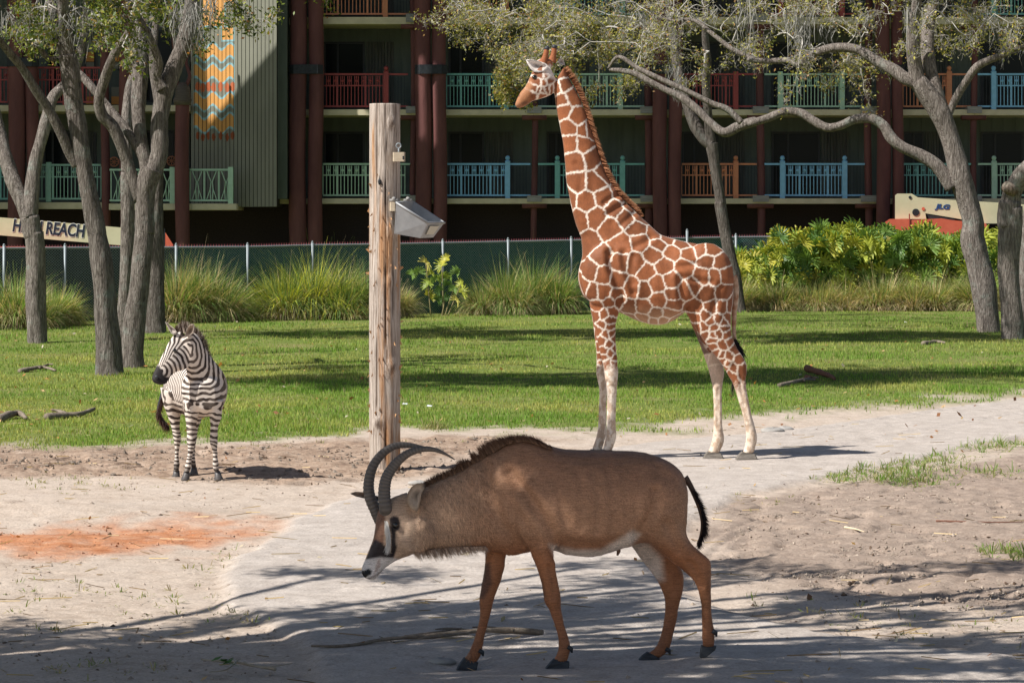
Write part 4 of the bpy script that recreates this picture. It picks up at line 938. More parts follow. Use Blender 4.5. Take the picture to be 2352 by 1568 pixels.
for (x, y, L) in ((1715, 0, 1.5), (1718, 30, 1.2), (1820, 40, 1.2), (1835, 70, 1.0), (1810, 20, 1.0), (1850, 50, .9), (1842, 100, .7), (2280, 40, .8), (2300, 85, .8), (2330, 60, .7), (2350, 100, .6), (2255, 30, .6), (1560, 150, .4), (2000, 30, .6), (2095, 20, 1.1), (1900, 60, .7), (1860, 20, .8), (1640, 20, .5), (1480, 30, .5)): lv.add_moss(at(x, y, 75.5 + rg.normal(0, .6)), L, .14)
high_crown(lv, eR, (12, 74, 12.5), (5, 3.5, .7), 40, 4.0, rg); lv.build(tR, LEAF_Y, .042)
tR2, eR2 = oak('sawn-off oak trunk with a pale knot, beside the big leaning oak', [t8(1502, 830, 72), t8(1500, 780, 66), t8(1488, 600, 62), t8(1472, 400, 60), t8(1478, 200, 65), t8(1492, 50, 64), t4(1620, 1420, 68), t4(1632, 1260, 70)],
               [([t4(1632, 1290, 66), t4(1650, 1200, 62), t4(1700, 1110, 60), t4(1790, 1020, 58), t4(1950, 900, 50), t4(2150, 700, 40), t4(2250, 300, 30)], -1)], 71.5, .95)
mb = MB(); p = at(1722.6 + 1600 / 2.7307, 1168 / 2.7307, 71.2); mb.tube([(p.x + .25, p.y + .1, p.z - .12), (p.x, p.y - .02, p.z), (p.x - .02, p.y - .05, p.z + .02)], [.17, .14, .07], 12, np.array([1.15, .98, .88])); mb.build('knot', M_BARK, tR2, True)
tR3, eR3 = oak('oak trunk cut by the right edge, behind the sawn-off oak', [t8(1580, 790, 60), t8(1575, 700, 52), t8(1580, 500, 50), t8(1590, 300, 48), t8(1600, 100, 46), t8(1640, -150, 40)], [([t8(1640, -150, 38), t8(1700, -400, 30), t8(1760, -800, 20), t8(1800, -1300, 12)], 1)], 74, .95)
# M: thin dark tree behind the giraffe
tM, eM = oak('thin dark leaning oak at the fence behind the giraffe', [t7(1092, 660, 40), t7(1085, 600, 30), t7(1060, 450, 31), t7(1022, 300, 34), t7(992, 150, 33), t7(970, 20, 31), t3(1385, 1270, 32), t3(1360, 1120, 33), t3(1335, 960, 37), t3(1325, 900, 40)],
             [([t3(1325, 910, 40), t3(1270, 860, 39), t3(1218, 770, 37), t3(1170, 640, 34), t3(1130, 500, 31), t3(1105, 380, 29), t3(1080, 200, 24), t3(1050, 0, 18)], 1),
              ([t3(1325, 900, 34), t3(1308, 780, 29), t3(1300, 650, 28), t3(1292, 500, 28), t3(1302, 400, 25), t3(1285, 200, 20), t3(1290, 0, 15)], -1)], 90.5, .62)
lv = Leaves(); box_clumps(lv, eM, [(1300, 1750, 0, 100, 84, 87, 11, .35, .9, .1), (1480, 1600, 120, 175, 85, 88, 5, .4, .7, .1)], rg)
for (x, y, L) in ((1552, 165, .9), (1560, 190, .7), (1545, 150, .8)): lv.add_moss(at(x, y, 90), L, .16)
lv.build(tM, LEAF_Y, .045)
# shade oak left of the picture: its crown throws the dappled shade over the foreground
tS = thing('oak_tree', 'spreading oak just outside the view whose crown shades the foreground track', 'tree', (-9.2, 15.2, 0), 'oaks around the lawn')
mb = MB(); PS = lerp_path([(-9.2, 15.2, -.1, .45), (-9.1, 15.2, .3, .36), (-9.0, 15.1, 2.0, .30), (-8.6, 15.3, 3.6, .27), (-8.2, 15.5, 5.0, .22)], 6); mb.tube(PS[:, :3], PS[:, 3], 16, np.ones(3), .08, 4); mb.build('trunk', M_BARK, tS, True)
lv = Leaves(); hubs = []
for (x, y, z) in [(xx + rg.normal(0, .3), yy + rg.normal(0, .15), rg.uniform(5.6, 7.3)) for yy in np.arange(13.6, 21.4, .66) for xx in np.arange(-10.2, 1.3, 1.1) if rg.random() < (.88 if 14.9 < yy < 16.9 and -6.8 < xx < -2.2 else .46) and not (yy > 17.2 and xx < -7.2)]:
    L = lerp_path([(-8.3, 15.4, 4.7), ((x - 8.3) / 2, (y + 15.4) / 2, z - .3), (x, y, z)], 5); mb = MB(); mb.tube(L, np.linspace(.10, .035, len(L)), 8, np.ones(3), .06, 2); mb.build('limb', M_BARK, tS, True); hubs.append((x, y, z))
for (x, y, z) in hubs:
    for _ in range(2):
        q = np.array((x, y, z)) + rg.normal(0, .4, 3) * (1.3, .22, .3); lv.spray(q, np.array([1., 0, 0]) * rg.choice([-1, 1]) + rg.normal(0, .3, 3) * (1, .6, .4), .85, .016, 2, 1.5, rg)
lv.build(tS, LEAF_T, .055)
# ------------------------------------------------------------------ animals: traced sections lofted, fused to one skin by a voxel remesh
def loft(mb, st, seg=20, sub=4, power=2.0):
    """st rows: P_a(3), P_b(3), side(3)*w ; elliptical sections between the two edge points"""
    S = lerp_path(np.array(st, float), sub); a = np.linspace(0, 2 * np.pi, seg, endpoint=False)
    ca, sa = np.cos(a), np.sin(a)
    if power != 2.0: ca = np.sign(ca) * np.abs(ca) ** (2 / power); sa = np.sign(sa) * np.abs(sa) ** (2 / power)
    c = (S[:, 0:3] + S[:, 3:6]) / 2; h = (S[:, 0:3] - S[:, 3:6]) / 2; w = S[:, 6:9]; n = len(S)
    V = c[:, None, :] + ca[None, :, None] * h[:, None, :] + sa[None, :, None] * w[:, None, :]
    # rounded ends
    V = V.reshape(-1, 3); i = np.arange(n - 1)[:, None] * seg; j = np.arange(seg)[None, :]; j2 = (j + 1) % seg
    Q = np.stack([i + j, i + j2, i + seg + j2, i + seg + j], -1).reshape(-1, 4)
    V = np.concatenate([V, c[:1], c[-1:]]); k = n * seg
    T = [((q + 1) % seg, q, k) for q in range(seg)] + [((n - 1) * seg + q, (n - 1) * seg + (q + 1) % seg, k + 1) for q in range(seg)]
    mb._add(V, Q, T); return mb
def sec(conv, rows, Yf, side=(0, 1, 0)):
    """rows: xa, ya, xb, yb, w [, Y]; conv maps traced units to picture units"""
    out = []; sd = Vector(side).normalized()
    for k, r in enumerate(rows):
        Y = r[5] if len(r) > 5 else (Yf(k / max(len(rows) - 1, 1)) if callable(Yf) else Yf)
        a = at(*conv(r[0], r[1]), Y); b_ = at(*conv(r[2], r[3]), Y); out.append([*a, *b_, *(sd * r[4])])
    return out
def skin(mb, voxel, smooth=5, fac=0.5):
    me = mb.mesh('tmp'); o = bpy.data.objects.new('tmp', me); COL.objects.link(o)
    r = o.modifiers.new('r', 'REMESH'); r.mode = 'VOXEL'; r.voxel_size = voxel; r.adaptivity = 0
    s = o.modifiers.new('s', 'SMOOTH'); s.factor = fac; s.iterations = smooth
    dg = bpy.context.evaluated_depsgraph_get(); e = o.evaluated_get(dg); out = bpy.data.meshes.new_from_object(e)
    bpy.data.objects.remove(o)
    n = len(out.vertices); V = np.empty(n * 3, np.float32); out.vertices.foreach_get('co', V); NN = np.empty(n * 3, np.float32); out.vertices.foreach_get('normal', NN)
    out.polygons.foreach_set('use_smooth', np.ones(len(out.polygons), bool)); out.materials.clear()
    return out, V.reshape(-1, 3).astype(float), NN.reshape(-1, 3).astype(float)
def to_pic(V):
    return np.stack([CXD + V[:, 0] / V[:, 1] * FD, HYD + (CAMZ - V[:, 2]) / V[:, 1] * FD], 1)
def set_attr(me, name, a):
    a = np.asarray(a, np.float32)
    if a.ndim == 1: t = me.attributes.new(name, 'FLOAT', 'POINT'); t.data.foreach_set('value', a)
    else:
        a = np.concatenate([a, np.ones((len(a), 1), np.float32)], 1); t = me.attributes.new(name, 'FLOAT_COLOR', 'POINT'); t.data.foreach_set('color', a.ravel())
def fur(me, V, C, n, length, flow, width=.0022, lift=.25, mask=None, jit=.25, cvar=.25):
    """short hairs standing on a skin, as thin triangles"""
    np_ = len(me.polygons); idx = np.empty(len(me.loops), np.int32); me.loops.foreach_get('vertex_index', idx)
    tot = np.empty(np_, np.int32); me.polygons.foreach_get('loop_total', tot); st = np.empty(np_, np.int32); me.polygons.foreach_get('loop_start', st)
    area = np.empty(np_, np.float32); me.polygons.foreach_get('area', area); nr = np.empty(np_ * 3, np.float32); me.polygons.foreach_get('normal', nr); nr = nr.reshape(-1, 3).astype(float)
    cen = V[idx[st]] * .5 + V[idx[st + 2]] * .5; cc = C[idx[st]]
    p = area.astype(float)
    if mask is not None: p = p * mask(cen)
    p /= p.sum(); k = RNG.choice(np_, n, p=p)
    P = cen[k] + RNG.normal(0, 1, (n, 3)) * np.sqrt(area[k])[:, None] * .4; Nn = nr[k]; P -= Nn * ((P - cen[k]) * Nn).sum(1, keepdims=True)
    D = flow(cen[k], Nn) + RNG.normal(0, jit, (n, 3)); D -= Nn * (D * Nn).sum(1, keepdims=True); D /= np.maximum(np.linalg.norm(D, axis=1, keepdims=True), 1e-6)
    L = (length(cen[k]) if callable(length) else np.full(n, length)) * RNG.uniform(.6, 1.25, n)
    S = np.cross(Nn, D) * width / 2; tip = P + (D + Nn * lift) * L[:, None]; P = P - Nn * .002
    Vv = np.stack([P - S, P + S, tip], 1).reshape(-1, 3); cl = cc[k] * RNG.uniform(1 - cvar, 1 + cvar, (n, 1))
    return Vv, np.arange(3 * n).reshape(-1, 3), np.repeat(cl, 3, 0)
def creases(me, V, NN, P2, lines, near_only=True):
    """press folds and raise muscle along traced lines: (points, depth in metres, width in picture units)"""
    d = np.zeros(len(V))
    for pts, depth, wd in lines:
        L = lerp_path(pts, 6); m_ = np.full(len(V), 1e9)
        for a, b_ in zip(L[:-1], L[1:]):
            e = b_ - a; t = np.clip(((P2 - a) @ e) / max(e.dot(e), 1e-9), 0, 1); m_ = np.minimum(m_, ((P2 - a - t[:, None] * e) ** 2).sum(1))
        q = np.sqrt(m_) / wd; d -= depth * (np.exp(-q ** 2) - .45 * np.exp(-((q - 1.9) / 1.0) ** 2))
    if near_only: d *= sstep(.05, .4, -NN[:, 1])
    d += .006 * (fbm(P2[:, 0] * .05, P2[:, 1] * .05, 301, 3) - .5)
    V2 = V + NN * d[:, None]; me.vertices.foreach_set('co', V2.astype(np.float32).ravel()); me.update(); return V2
def inpoly(P2, poly, soft=2.0):
    return sstep(-soft, soft, poly_sd(P2[:, 0], P2[:, 1], poly))
def mixv(C, m_, col): return C * (1 - m_[:, None]) + np.asarray(col)[None, :] * m_[:, None]
def coat_mat(name, rough=.75, fine=90.0, bstr=.25, sheen=.15):
    m, nt, b = new_mat(name); b.inputs['Roughness'].default_value = rough; setspec(b, .25)
    f = noise_node(nt, mapping(nt, (1, 1, 1)), fine, 4, .7); g_ = noise_node(nt, mapping(nt, (1, 1, 1)), 7, 5, .6)
    c = mixc(nt, 1.0, attr(nt, 'Col'), ramp(nt, f, [(.3, (.78,) * 3), (.7, (1.15,) * 3)]), 'MULTIPLY')
    c = mixc(nt, 1.0, c, ramp(nt, g_, [(.3, (.86,) * 3), (.7, (1.1,) * 3)]), 'MULTIPLY')
    nt.links.new(c, b.inputs['Base Color']); bump(nt, b, f, bstr, .006)
    if 'Sheen Weight' in b.inputs: b.inputs['Sheen Weight'].default_value = sheen; b.inputs['Sheen Roughness'].default_value = .5
    return m
def tuft(pts_base, pts_tip, n, thick, colA, colB, w=.012, jit=.02, k_side=(0, 1, 0)):
    """upright hairs from a base line to a tip line"""
    B = lerp_path([tuple(p) for p in pts_base], 20); T = lerp_path([tuple(p) for p in pts_tip], 20)
    u = RNG.uniform(0, 1, n); i = u * (len(B) - 1); ib = np.interp(i, np.arange(len(B)), np.arange(len(B)))
    f = lambda A, x: np.stack([np.interp(x, np.arange(len(A)), A[:, q]) for q in range(3)], 1)
    b_ = f(B, ib); t = f(T, u * (len(T) - 1)); off = RNG.normal(0, thick, (n, 1)) * np.asarray(k_side)[None, :]
    b_ = b_ + off; t = b_ + (t - f(B, ib)) * RNG.uniform(.75, 1.1, (n, 1)) + RNG.normal(0, jit, (n, 3)) + off * .4
    d = RNG.normal(0, 1, (n, 3)); d /= np.linalg.norm(d, axis=1, keepdims=True); d *= w / 2
    V = np.stack([b_ - d, b_ + d, t], 1).reshape(-1, 3); cv = RNG.uniform(.7, 1.25, (n, 1))
    C = np.stack([np.asarray(colA) * cv, np.asarray(colA) * cv, np.asarray(colB) * cv], 1).reshape(-1, 3)
    return fast_mesh('hair', V, [np.arange(3 * n).reshape(-1, 3)], False, {'Col': C})
M_HAIR = simple('hair_strands', (1, 1, 1), None, rough=.7, use_col=True, spec=.2)
M_HOOF = simple('dark_hoof_horn', (0.022, 0.024, 0.028), (0.05, 0.052, 0.055), 20, .45, (1, 1, 3), .15)
M_HOOFG = simple('grey_hoof_horn', (0.11, 0.095, 0.08), (0.19, 0.165, 0.14), 20, .6, (1, 1, 3), .2)
M_EYE = simple('dark_eye', (0.006, 0.005, 0.004), None, rough=.06, spec=.8)
ident = lambda x, y: (x, y)
def hoof(parent, poly, Y, wd, mat, cloven=True, name='hoof'):
    """traced side outline given depth; cloven: two claws"""
    P = [at(x, y, Y) for x, y in poly]
    c = sum(P, Vector()) / len(P); mb = MB()
    rng_ = ((-1, -.08), (.08, 1)) if cloven else ((-1, 1),)
    for (a, b_) in rng_:
        fr, bk = [], []
        for p in P:
            k = .72 if p.z > c.z else 1.0
            fr.append(p + Vector((0, a * wd * k, 0))); bk.append(p + Vector((0, b_ * wd * k, 0)))
        mid = [(f + g_) / 2 + (f + g_ - 2 * c) * .06 for f, g_ in zip(fr, bk)]
        mb.slab(fr, mid); mb.slab(mid, bk)
    return mb.build(name, mat, parent)

# ================================================================== roan antelope
roan = thing('roan_antelope', 'brown roan antelope with ridged curved horns and black and white face walking head down', 'antelope', tuple(at(1350, 1533, 18.3)), None)
YB = lambda t: 18.40 + (18.18 - 18.40) * t
mb = MB()
loft(mb, sec(ident, [(1579, 1126, 1576, 1205, .09), (1568, 1088, 1568, 1232, .18), (1532, 1057, 1530, 1246, .235), (1468, 1037, 1470, 1246, .26), (1411, 1034, 1414, 1264, .285), (1354, 1033, 1356, 1279, .30), (1300, 1031, 1304, 1272, .29),
    (1255, 1021, 1264, 1263, .255), (1210, 1010, 1222, 1266, .225), (1170, 1016, 1172, 1275, .205), (1130, 1039, 1128, 1266, .18), (1090, 1062, 1086, 1262, .155), (1050, 1085, 1042, 1262, .14), (1002, 1106, 1002, 1264, .125), (962, 1128, 964, 1262, .115), (940, 1142, 945, 1240, .09)], YB), 26, 4, 2.15)
loft(mb, sec(ident, [(935, 1128, 975, 1225, .075), (905, 1140, 962, 1258, .095), (880, 1154, 945, 1274, .104), (866, 1180, 925, 1281, .102), (862, 1205, 906, 1289, .09), (858, 1230, 892, 1299, .074), (849, 1257, 880, 1309, .061), (840, 1280, 871, 1321, .054), (833, 1297, 861, 1331, .05), (829, 1309, 848, 1331, .04), (829, 1316, 838, 1327, .02)], lambda t: 18.17 - .16 * t), 20, 4)
for rows, Y in (([(1205, 1120, 1305, 1120, .06), (1205, 1165, 1300, 1165, .07), (1209, 1220, 1287, 1220, .078), (1217, 1265, 1272, 1262, .072), (1236, 1314, 1276, 1308, .056), (1247, 1362, 1287, 1358, .046), (1250, 1381, 1289, 1381, .046), (1261, 1401, 1290, 1399, .036), (1277, 1446, 1301, 1446, .027), (1282, 1476, 1309, 1472, .031), (1281, 1494, 1311, 1488, .034), (1275, 1507, 1306, 1509, .031), (1268, 1516, 1304, 1519, .035)], lambda t: RO_N - .02 * (1 - t) * 0),
                ([(1105, 1190, 1175, 1190, .06), (1110, 1235, 1167, 1235, .06), (1114, 1278, 1163, 1278, .06), (1109, 1325, 1154, 1325, .05), (1101, 1366, 1139, 1364, .044), (1101, 1388, 1132, 1390, .042), (1101, 1420, 1124, 1422, .031), (1090, 1460, 1114, 1460, .027), (1081, 1486, 1109, 1488, .031), (1071, 1503, 1103, 1508, .032), (1063, 1513, 1095, 1521, .034)], lambda t: RO_F),
                ([(1430, 1110, 1580, 1120, .12), (1440, 1155, 1580, 1160, .135), (1453, 1196, 1578, 1196, .13), (1476, 1232, 1577, 1226, .115), (1507, 1261, 1591, 1251, .09), (1546, 1293, 1613, 1270, .068), (1580, 1320, 1632, 1288, .054), (1598, 1341, 1634, 1316, .046), (1608, 1376, 1634, 1364, .038), (1611, 1402, 1635, 1400, .032), (1612, 1440, 1639, 1436, .029), (1612, 1460, 1643, 1455, .033), (1613, 1478, 1641, 1478, .031), (1612, 1486, 1642, 1486, .033)], lambda t: RO_NH - .02 * (1 - t)),
                ([(1440, 1190, 1545, 1190, .10), (1442, 1224, 1542, 1216, .10), (1452, 1254, 1538, 1250, .09), (1476, 1289, 1547, 1275, .073), (1499, 1319, 1563, 1298, .06), (1514, 1344, 1572, 1328, .052), (1525, 1369, 1568, 1362, .043), (1527, 1391, 1561, 1388, .036), (1524, 1425, 1555, 1423, .03), (1515, 1462, 1546, 1461, .028), (1505, 1484, 1539, 1486, .032), (1493, 1495, 1526, 1503, .032), (1485, 1500, 1513, 1511, .033)], lambda t: RO_FH)):
    loft(mb, sec(ident, rows, Y), 16, 4)
for (x, y, Y, r, sq) in ((1245, 1170, 18.115, .20, (1.0, .55, 1.3)), (1515, 1140, 18.28, .15, (1.0, .85, 1.4)), (1190, 1140, 18.16, .17, (1.3, .5, 1.3)), (925, 1245, 18.075, .085, (1.2, .6, .9)), (960, 1225, 18.10, .10, (1.2, .7, 1.1))):
    mb.ball(tuple(at(x, y, Y)), r, 14, 10, None, sq)
roan_me, V, NN = skin(mb, .0095, 14)
P2 = to_pic(V); V = creases(roan_me, V, NN, P2, [([(1172, 1085), (1205, 1130), (1250, 1190), (1276, 1240), (1274, 1266)], .022, 13), ([(1118, 1075), (1128, 1140), (1150, 1200), (1190, 1250)], .016, 14), ([(1462, 1232), (1482, 1205), (1502, 1165), (1505, 1130)], .018, 12),
    ([(1530, 1200), (1545, 1235), (1560, 1262)], .010, 9), ([(1300, 1240), (1360, 1252), (1420, 1240)], .010, 12), ([(1585, 1290), (1600, 1310), (1612, 1345)], .008, 6), ([(1540, 1300), (1555, 1325), (1548, 1360)], .006, 6), ([(1262, 1300), (1272, 1345), (1270, 1372)], .006, 5), ([(1275, 1405), (1290, 1450), (1300, 1470)], .004, 4),
    ([(1330, 1090), (1340, 1150), (1335, 1210)], .005, 9), ([(1365, 1090), (1376, 1150), (1372, 1215)], .005, 9), ([(1400, 1090), (1412, 1150), (1408, 1215)], .005, 9), ([(948, 1175), (960, 1215), (955, 1250)], .012, 9), ([(905, 1225), (915, 1250), (908, 1272)], .006, 6), ([(868, 1190), (866, 1225), (860, 1250)], .004, 5)])
P2 = to_pic(V); nz = NN[:, 2]
n1 = fbm(P2[:, 0] * .035, P2[:, 1] * .035, 61) - .5
C = np.tile(np.array([.36, .20, .118]), (len(V), 1))
C = mixv(C, sstep(1170, 1000, P2[:, 0] + n1 * 60) * .65 * (P2[:, 1] < 1290), (.42, .295, .205))                       # greyer neck
C = mixv(C, sstep(1190, 1030, P2[:, 1] - n1 * 60) * .6 * sstep(1080, 1300, P2[:, 0]), (.25, .122, .072))            # darker red-brown saddle
C = mixv(C, sstep(1215, 1285, P2[:, 1]) * (P2[:, 0] > 1080), (.32, .135, .062))                             # reddish legs
C = mixv(C, sstep(1330, 1450, P2[:, 1]) * .5, (.25, .10, .048))
belly = inpoly(P2, [(1262, 1250), (1320, 1262), (1380, 1262), (1430, 1232), (1452, 1218), (1470, 1226), (1452, 1250), (1440, 1262), (1400, 1290), (1340, 1295), (1275, 1278)], 9)
C = mixv(C, np.clip(belly, 0, 1) * .95, (.66, .57, .49))
inner = inpoly(P2, [(1440, 1225), (1475, 1232), (1520, 1280), (1525, 1330), (1505, 1335), (1470, 1290), (1445, 1262)], 12) * sstep(18.34, 18.42, V[:, 1])
C = mixv(C, inner * .9, (.62, .53, .46))
C = mixv(C, inpoly(P2, [(1103, 1300), (1125, 1290), (1130, 1340), (1112, 1375), (1100, 1372)], 6) * .75, (.06, .035, .03))
C = mixv(C, inpoly(P2, [(1236, 1330), (1246, 1330), (1254, 1372), (1246, 1376)], 4) * .7, (.07, .04, .03))
# face
hd = (P2[:, 0] < 975) & (P2[:, 1] > 1120)
C = mixv(C, hd * sstep(985, 930, P2[:, 0]) * .8, (.46, .33, .235))
brow = inpoly(P2, [(858, 1160), (885, 1168), (885, 1215), (880, 1250), (856, 1250), (856, 1200)], 4); C = mixv(C, brow * hd * .9, (.16, .075, .045))
mask = np.maximum.reduce([inpoly(P2, [(894, 1190), (903, 1184), (915, 1186), (919, 1200), (917, 1214), (909, 1220), (908, 1240), (912, 1256), (904, 1282), (888, 1284), (870, 1280), (846, 1290), (838, 1290), (852, 1252), (862, 1238), (878, 1246), (897, 1268), (899, 1232), (896, 1208)], 2.5)])
C = mixv(C, mask * hd, (.022, .016, .016))
muz = np.maximum(inpoly(P2, [(828, 1288), (842, 1284), (872, 1279), (900, 1281), (918, 1284), (900, 1302), (872, 1326), (850, 1340), (822, 1340), (818, 1310)], 3), 0)
C = mixv(C, muz * hd, (.62, .58, .55))
C = mixv(C, inpoly(P2, [(868, 1284), (874, 1280), (874, 1300), (860, 1318), (862, 1302)], 2) * hd * .5, (.30, .17, .12))
C = mixv(C, inpoly(P2, [(826, 1309), (836, 1310), (846, 1305), (854, 1309), (853, 1317), (843, 1323), (836, 1330), (829, 1325)], 1.5) * hd, (.012, .012, .014))
C = mixv(C, inpoly(P2, [(840, 1329), (860, 1320), (882, 1306), (884, 1309), (862, 1324), (842, 1332)], 1.2) * hd * .6, (.10, .06, .05))
C *= (1.16 + .25 * n1)[:, None]
set_attr(roan_me, 'Col', C)
M_ROAN = coat_mat('roan_coat', .5, 120, .3, 0.0)
nt = M_ROAN.node_tree; b = nt.nodes['Principled BSDF']; tc = N(nt, 'ShaderNodeTexCoord'); mp = N(nt, 'ShaderNodeMapping'); mp.inputs['Rotation'].default_value = (0, math.radians(50), 0); mp.inputs['Scale'].default_value = (16, 60, 150)
nt.links.new(tc.outputs['Object'], mp.inputs['Vector']); stk_ = noise_node(nt, mp.outputs[0], 1.0, 4, .65); old = b.inputs['Base Color'].links[0].from_socket
nt.links.new(mixc(nt, 1.0, old, ramp(nt, stk_, [(.3, (.62, .58, .55)), (.52, (1, 1, 1)), (.75, (1.35, 1.3, 1.25))]), 'MULTIPLY'), b.inputs['Base Color'])
body = add('body', roan_me, M_ROAN, roan)
def roan_flow(P, Nn):
    q = to_pic(P); f = np.tile(np.array([.75, 0, -.65]), (len(P), 1)); neck = (q[:, 0] < 1180); f[neck] = (.35, 0, -.95); f[q[:, 1] > 1270] = (.1, 0, -1); f[(q[:, 0] < 960)] = (.5, 0, -.5); return f
def roan_len(P):
    q = to_pic(P); L = np.full(len(P), .018); L = np.where((q[:, 0] < 1130) & (q[:, 0] > 950), .034, L); L = np.where((q[:, 1] > 1275) & (q[:, 0] > 1090), .009, L); L = np.where(q[:, 0] < 945, .010, L); return L
Vf, Tf, Cf = fur(roan_me, V, C * 1.08, 110000, roan_len, roan_flow, .003, .16, None, .16, .6)
tag(add('fur', fast_mesh('fur', Vf, [Tf], False, {'Col': Cf}), M_HAIR, roan), kind='stuff')
# beard fringe under the neck, upright mane with gaps, white tuft before the eye
Ym = 18.19
o = add('throat_fringe', tuft([at(x, y, Ym) for x, y in ((950, 1262), (1000, 1258), (1050, 1254), (1115, 1252))], [at(x, y, Ym) for x, y in ((962, 1284), (1012, 1283), (1064, 1278), (1126, 1266))], 1100, .05, (.40, .27, .19), (.58, .46, .36), .006, .010), M_HAIR, roan)
mane_b = [(962, 1130), (1000, 1107), (1050, 1086), (1090, 1063), (1130, 1040), (1165, 1020), (1205, 1013), (1245, 1024), (1270, 1032)]
mane_t = [(962, 1110), (992, 1088), (1040, 1066), (1078, 1042), (1112, 1015), (1150, 1003), (1198, 998), (1228, 1005), (1262, 1024)]
me_ = tuft([at(x, y, 18.24) for x, y in mane_b], [at(x, y, 18.24) for x, y in mane_t], 5200, .022, (.26, .16, .10), (.085, .035, .022), .006, .008)
# gaps in the mane
vv = np.empty(len(me_.vertices) * 3, np.float32); me_.vertices.foreach_get('co', vv); vv = vv.reshape(-1, 3, 3); ux = CXD + vv[:, 0, 0] / vv[:, 0, 1] * FD
hk = np.interp(ux, [960, 1010, 1055, 1062, 1080, 1086, 1092, 1100, 1106, 1112, 1120, 1216, 1219, 1224, 1270], [.7, .8, .8, 1.2, .8, .35, 1.2, .9, .4, 1.1, 1.0, 1.0, .3, 1.0, .8]); vv[:, 2] = vv[:, 0] + (vv[:, 2] - vv[:, 0]) * hk[:, None]
me_.vertices.foreach_set('co', vv.ravel()); me_.update(); add('mane', me_, M_HAIR, roan)
tw_ = [at(x, y, 18.02) for x, y in ((886, 1196), (889, 1212), (893, 1230), (893, 1245))]; tt_ = [at(x, y, 17.995) for x, y in ((889, 1225), (892, 1245), (891, 1262), (888, 1275))]
o = add('eye_tuft', tuft(tw_, tt_, 700, .012, (.72, .68, .63), (.80, .77, .72), .006, .006, (.35, -.3, 0)), M_HAIR, roan); o['label'] = 'white hair tuft in front of the eye'
# eyes
for (x, y, Y) in ((908, 1205, 18.035), (884, 1204, 18.23)):
    mb = MB(); mb.ball(tuple(at(x, y, Y)), .021, 12, 8); mb.build('eye', M_EYE, roan, True)
# horns with ridges
m, nt, b = new_mat('ridged_horn'); b.inputs['Roughness'].default_value = .55; nt.links.new(attr(nt, 'Col'), b.inputs['Base Color'])
bump(nt, b, noise_node(nt, mapping(nt, (1, 1, 1)), 90, 4), .3, .004); M_HORN = m
for pts, Y0, Y1, rb in ((((890, 1186), (886, 1168), (882.5, 1133), (886.5, 1101), (899, 1077), (918, 1055), (942, 1038.5), (971, 1031), (1000, 1033), (1024.5, 1043), (1045, 1055.5)), 18.07, 18.12, .042),
                        (((874, 1196), (863, 1172), (849, 1137.6), (847.5, 1104), (858, 1068), (880, 1040), (907, 1024), (938, 1022), (966, 1027), (985, 1031), (1004, 1036)), 18.19, 18.27, .039)):
    k = len(pts); H = lerp_path([(*at(x, y, Y0 + (Y1 - Y0) * i / (k - 1) + (.085 if i == 0 and Y0 < 18.1 else .0)),) for i, (x, y) in enumerate(pts)], 24); s_ = np.linspace(0, 1, len(H))
    R = rb * (1 - s_ ** 1.7 * .93) * (1 - .12 * s_); ridge = np.sin(s_ * 2 * np.pi * 40); amp = np.interp(s_, [0, .12, .72, .82, 1], [.2, 1, 1, 0, 0]); R = R * (1 + .04 * ridge * amp)
    mb = MB(); mb.tube(H, R, 18); me_ = mb.mesh('horn', True)
    cc = np.repeat((np.array([.115, .098, .085])[None, :] * (1 + .22 * ridge * amp)[:, None]), 18, 0); cc = np.concatenate([cc, cc[:1], cc[-1:]]); set_attr(me_, 'Col', cc); add('horn', me_, M_HORN, roan)
# ears
def ear(parent, outline, Y, mat, cup=.02, bend=(0, 0, 0), colin=(.42, .34, .27), colout=(.30, .22, .16), name='ear', tipc=None):
    """leaf-shaped ear: rim traced, middle pushed in"""
    n = len(outline); P = [np.array(at(x, y, Y)) for x, y in outline]; c = np.mean(P, 0)
    V = [p for p in P] + [c + (p - c) * .55 + np.array([0, cup * .8, 0]) for p in P] + [c + np.array([0, cup, 0])] + [p + np.array([0, .012, 0]) for p in P] + [c + (p - c) * .5 + np.array([0, cup + .03, 0]) for p in P] + [c + np.array([0, cup + .035, 0])]
    Q = []; T = []
    for i in range(n):
        j = (i + 1) % n; Q.append((i, j, n + j, n + i)); T.append((n + i, n + j, 2 * n)); o_ = 2 * n + 1
        Q.append((j, i, o_ + i, o_ + j)); Q.append((o_ + j, o_ + i, o_ + n + i, o_ + n + j)); T.append((o_ + n + j, o_ + n + i, o_ + 2 * n))
    C = [np.array(colout)] * n + [np.array(colin)] * n + [np.array(colin) * .22] + [np.array(colout)] * (2 * n + 1)
    if tipc is not None: C[0] = np.array(tipc); C[2 * n + 1] = np.array(tipc)
    V = np.array(V); V += np.array(bend)[None, :] * ((V - V[0]) ** 2).sum(1)[:, None]
    return add(name, fast_mesh('ear', V, [np.array(Q), np.array(T)], True, {'Col': np.array(C)}), mat, parent)
M_EAR = coat_mat('ear_skin', .8, 60, .2)
ear(roan, [(978, 1113), (970, 1109), (957, 1110), (945, 1118), (937, 1130), (934, 1145), (937, 1158), (946, 1169), (957, 1176), (962, 1168), (966, 1150), (968, 1132), (975, 1122)], 18.03, M_EAR, .05, (0, 0, 0), (.50, .41, .33), (.36, .26, .18), 'ear', (.05, .035, .03))
ear(roan, [(804, 1133), (816, 1129), (834, 1130), (850, 1134), (870, 1140), (872, 1152), (850, 1146), (836, 1144), (818, 1140)], 18.24, M_EAR, .03, (0, 0, 0), (.30, .22, .17), (.26, .19, .15), 'ear', (.05, .035, .03))
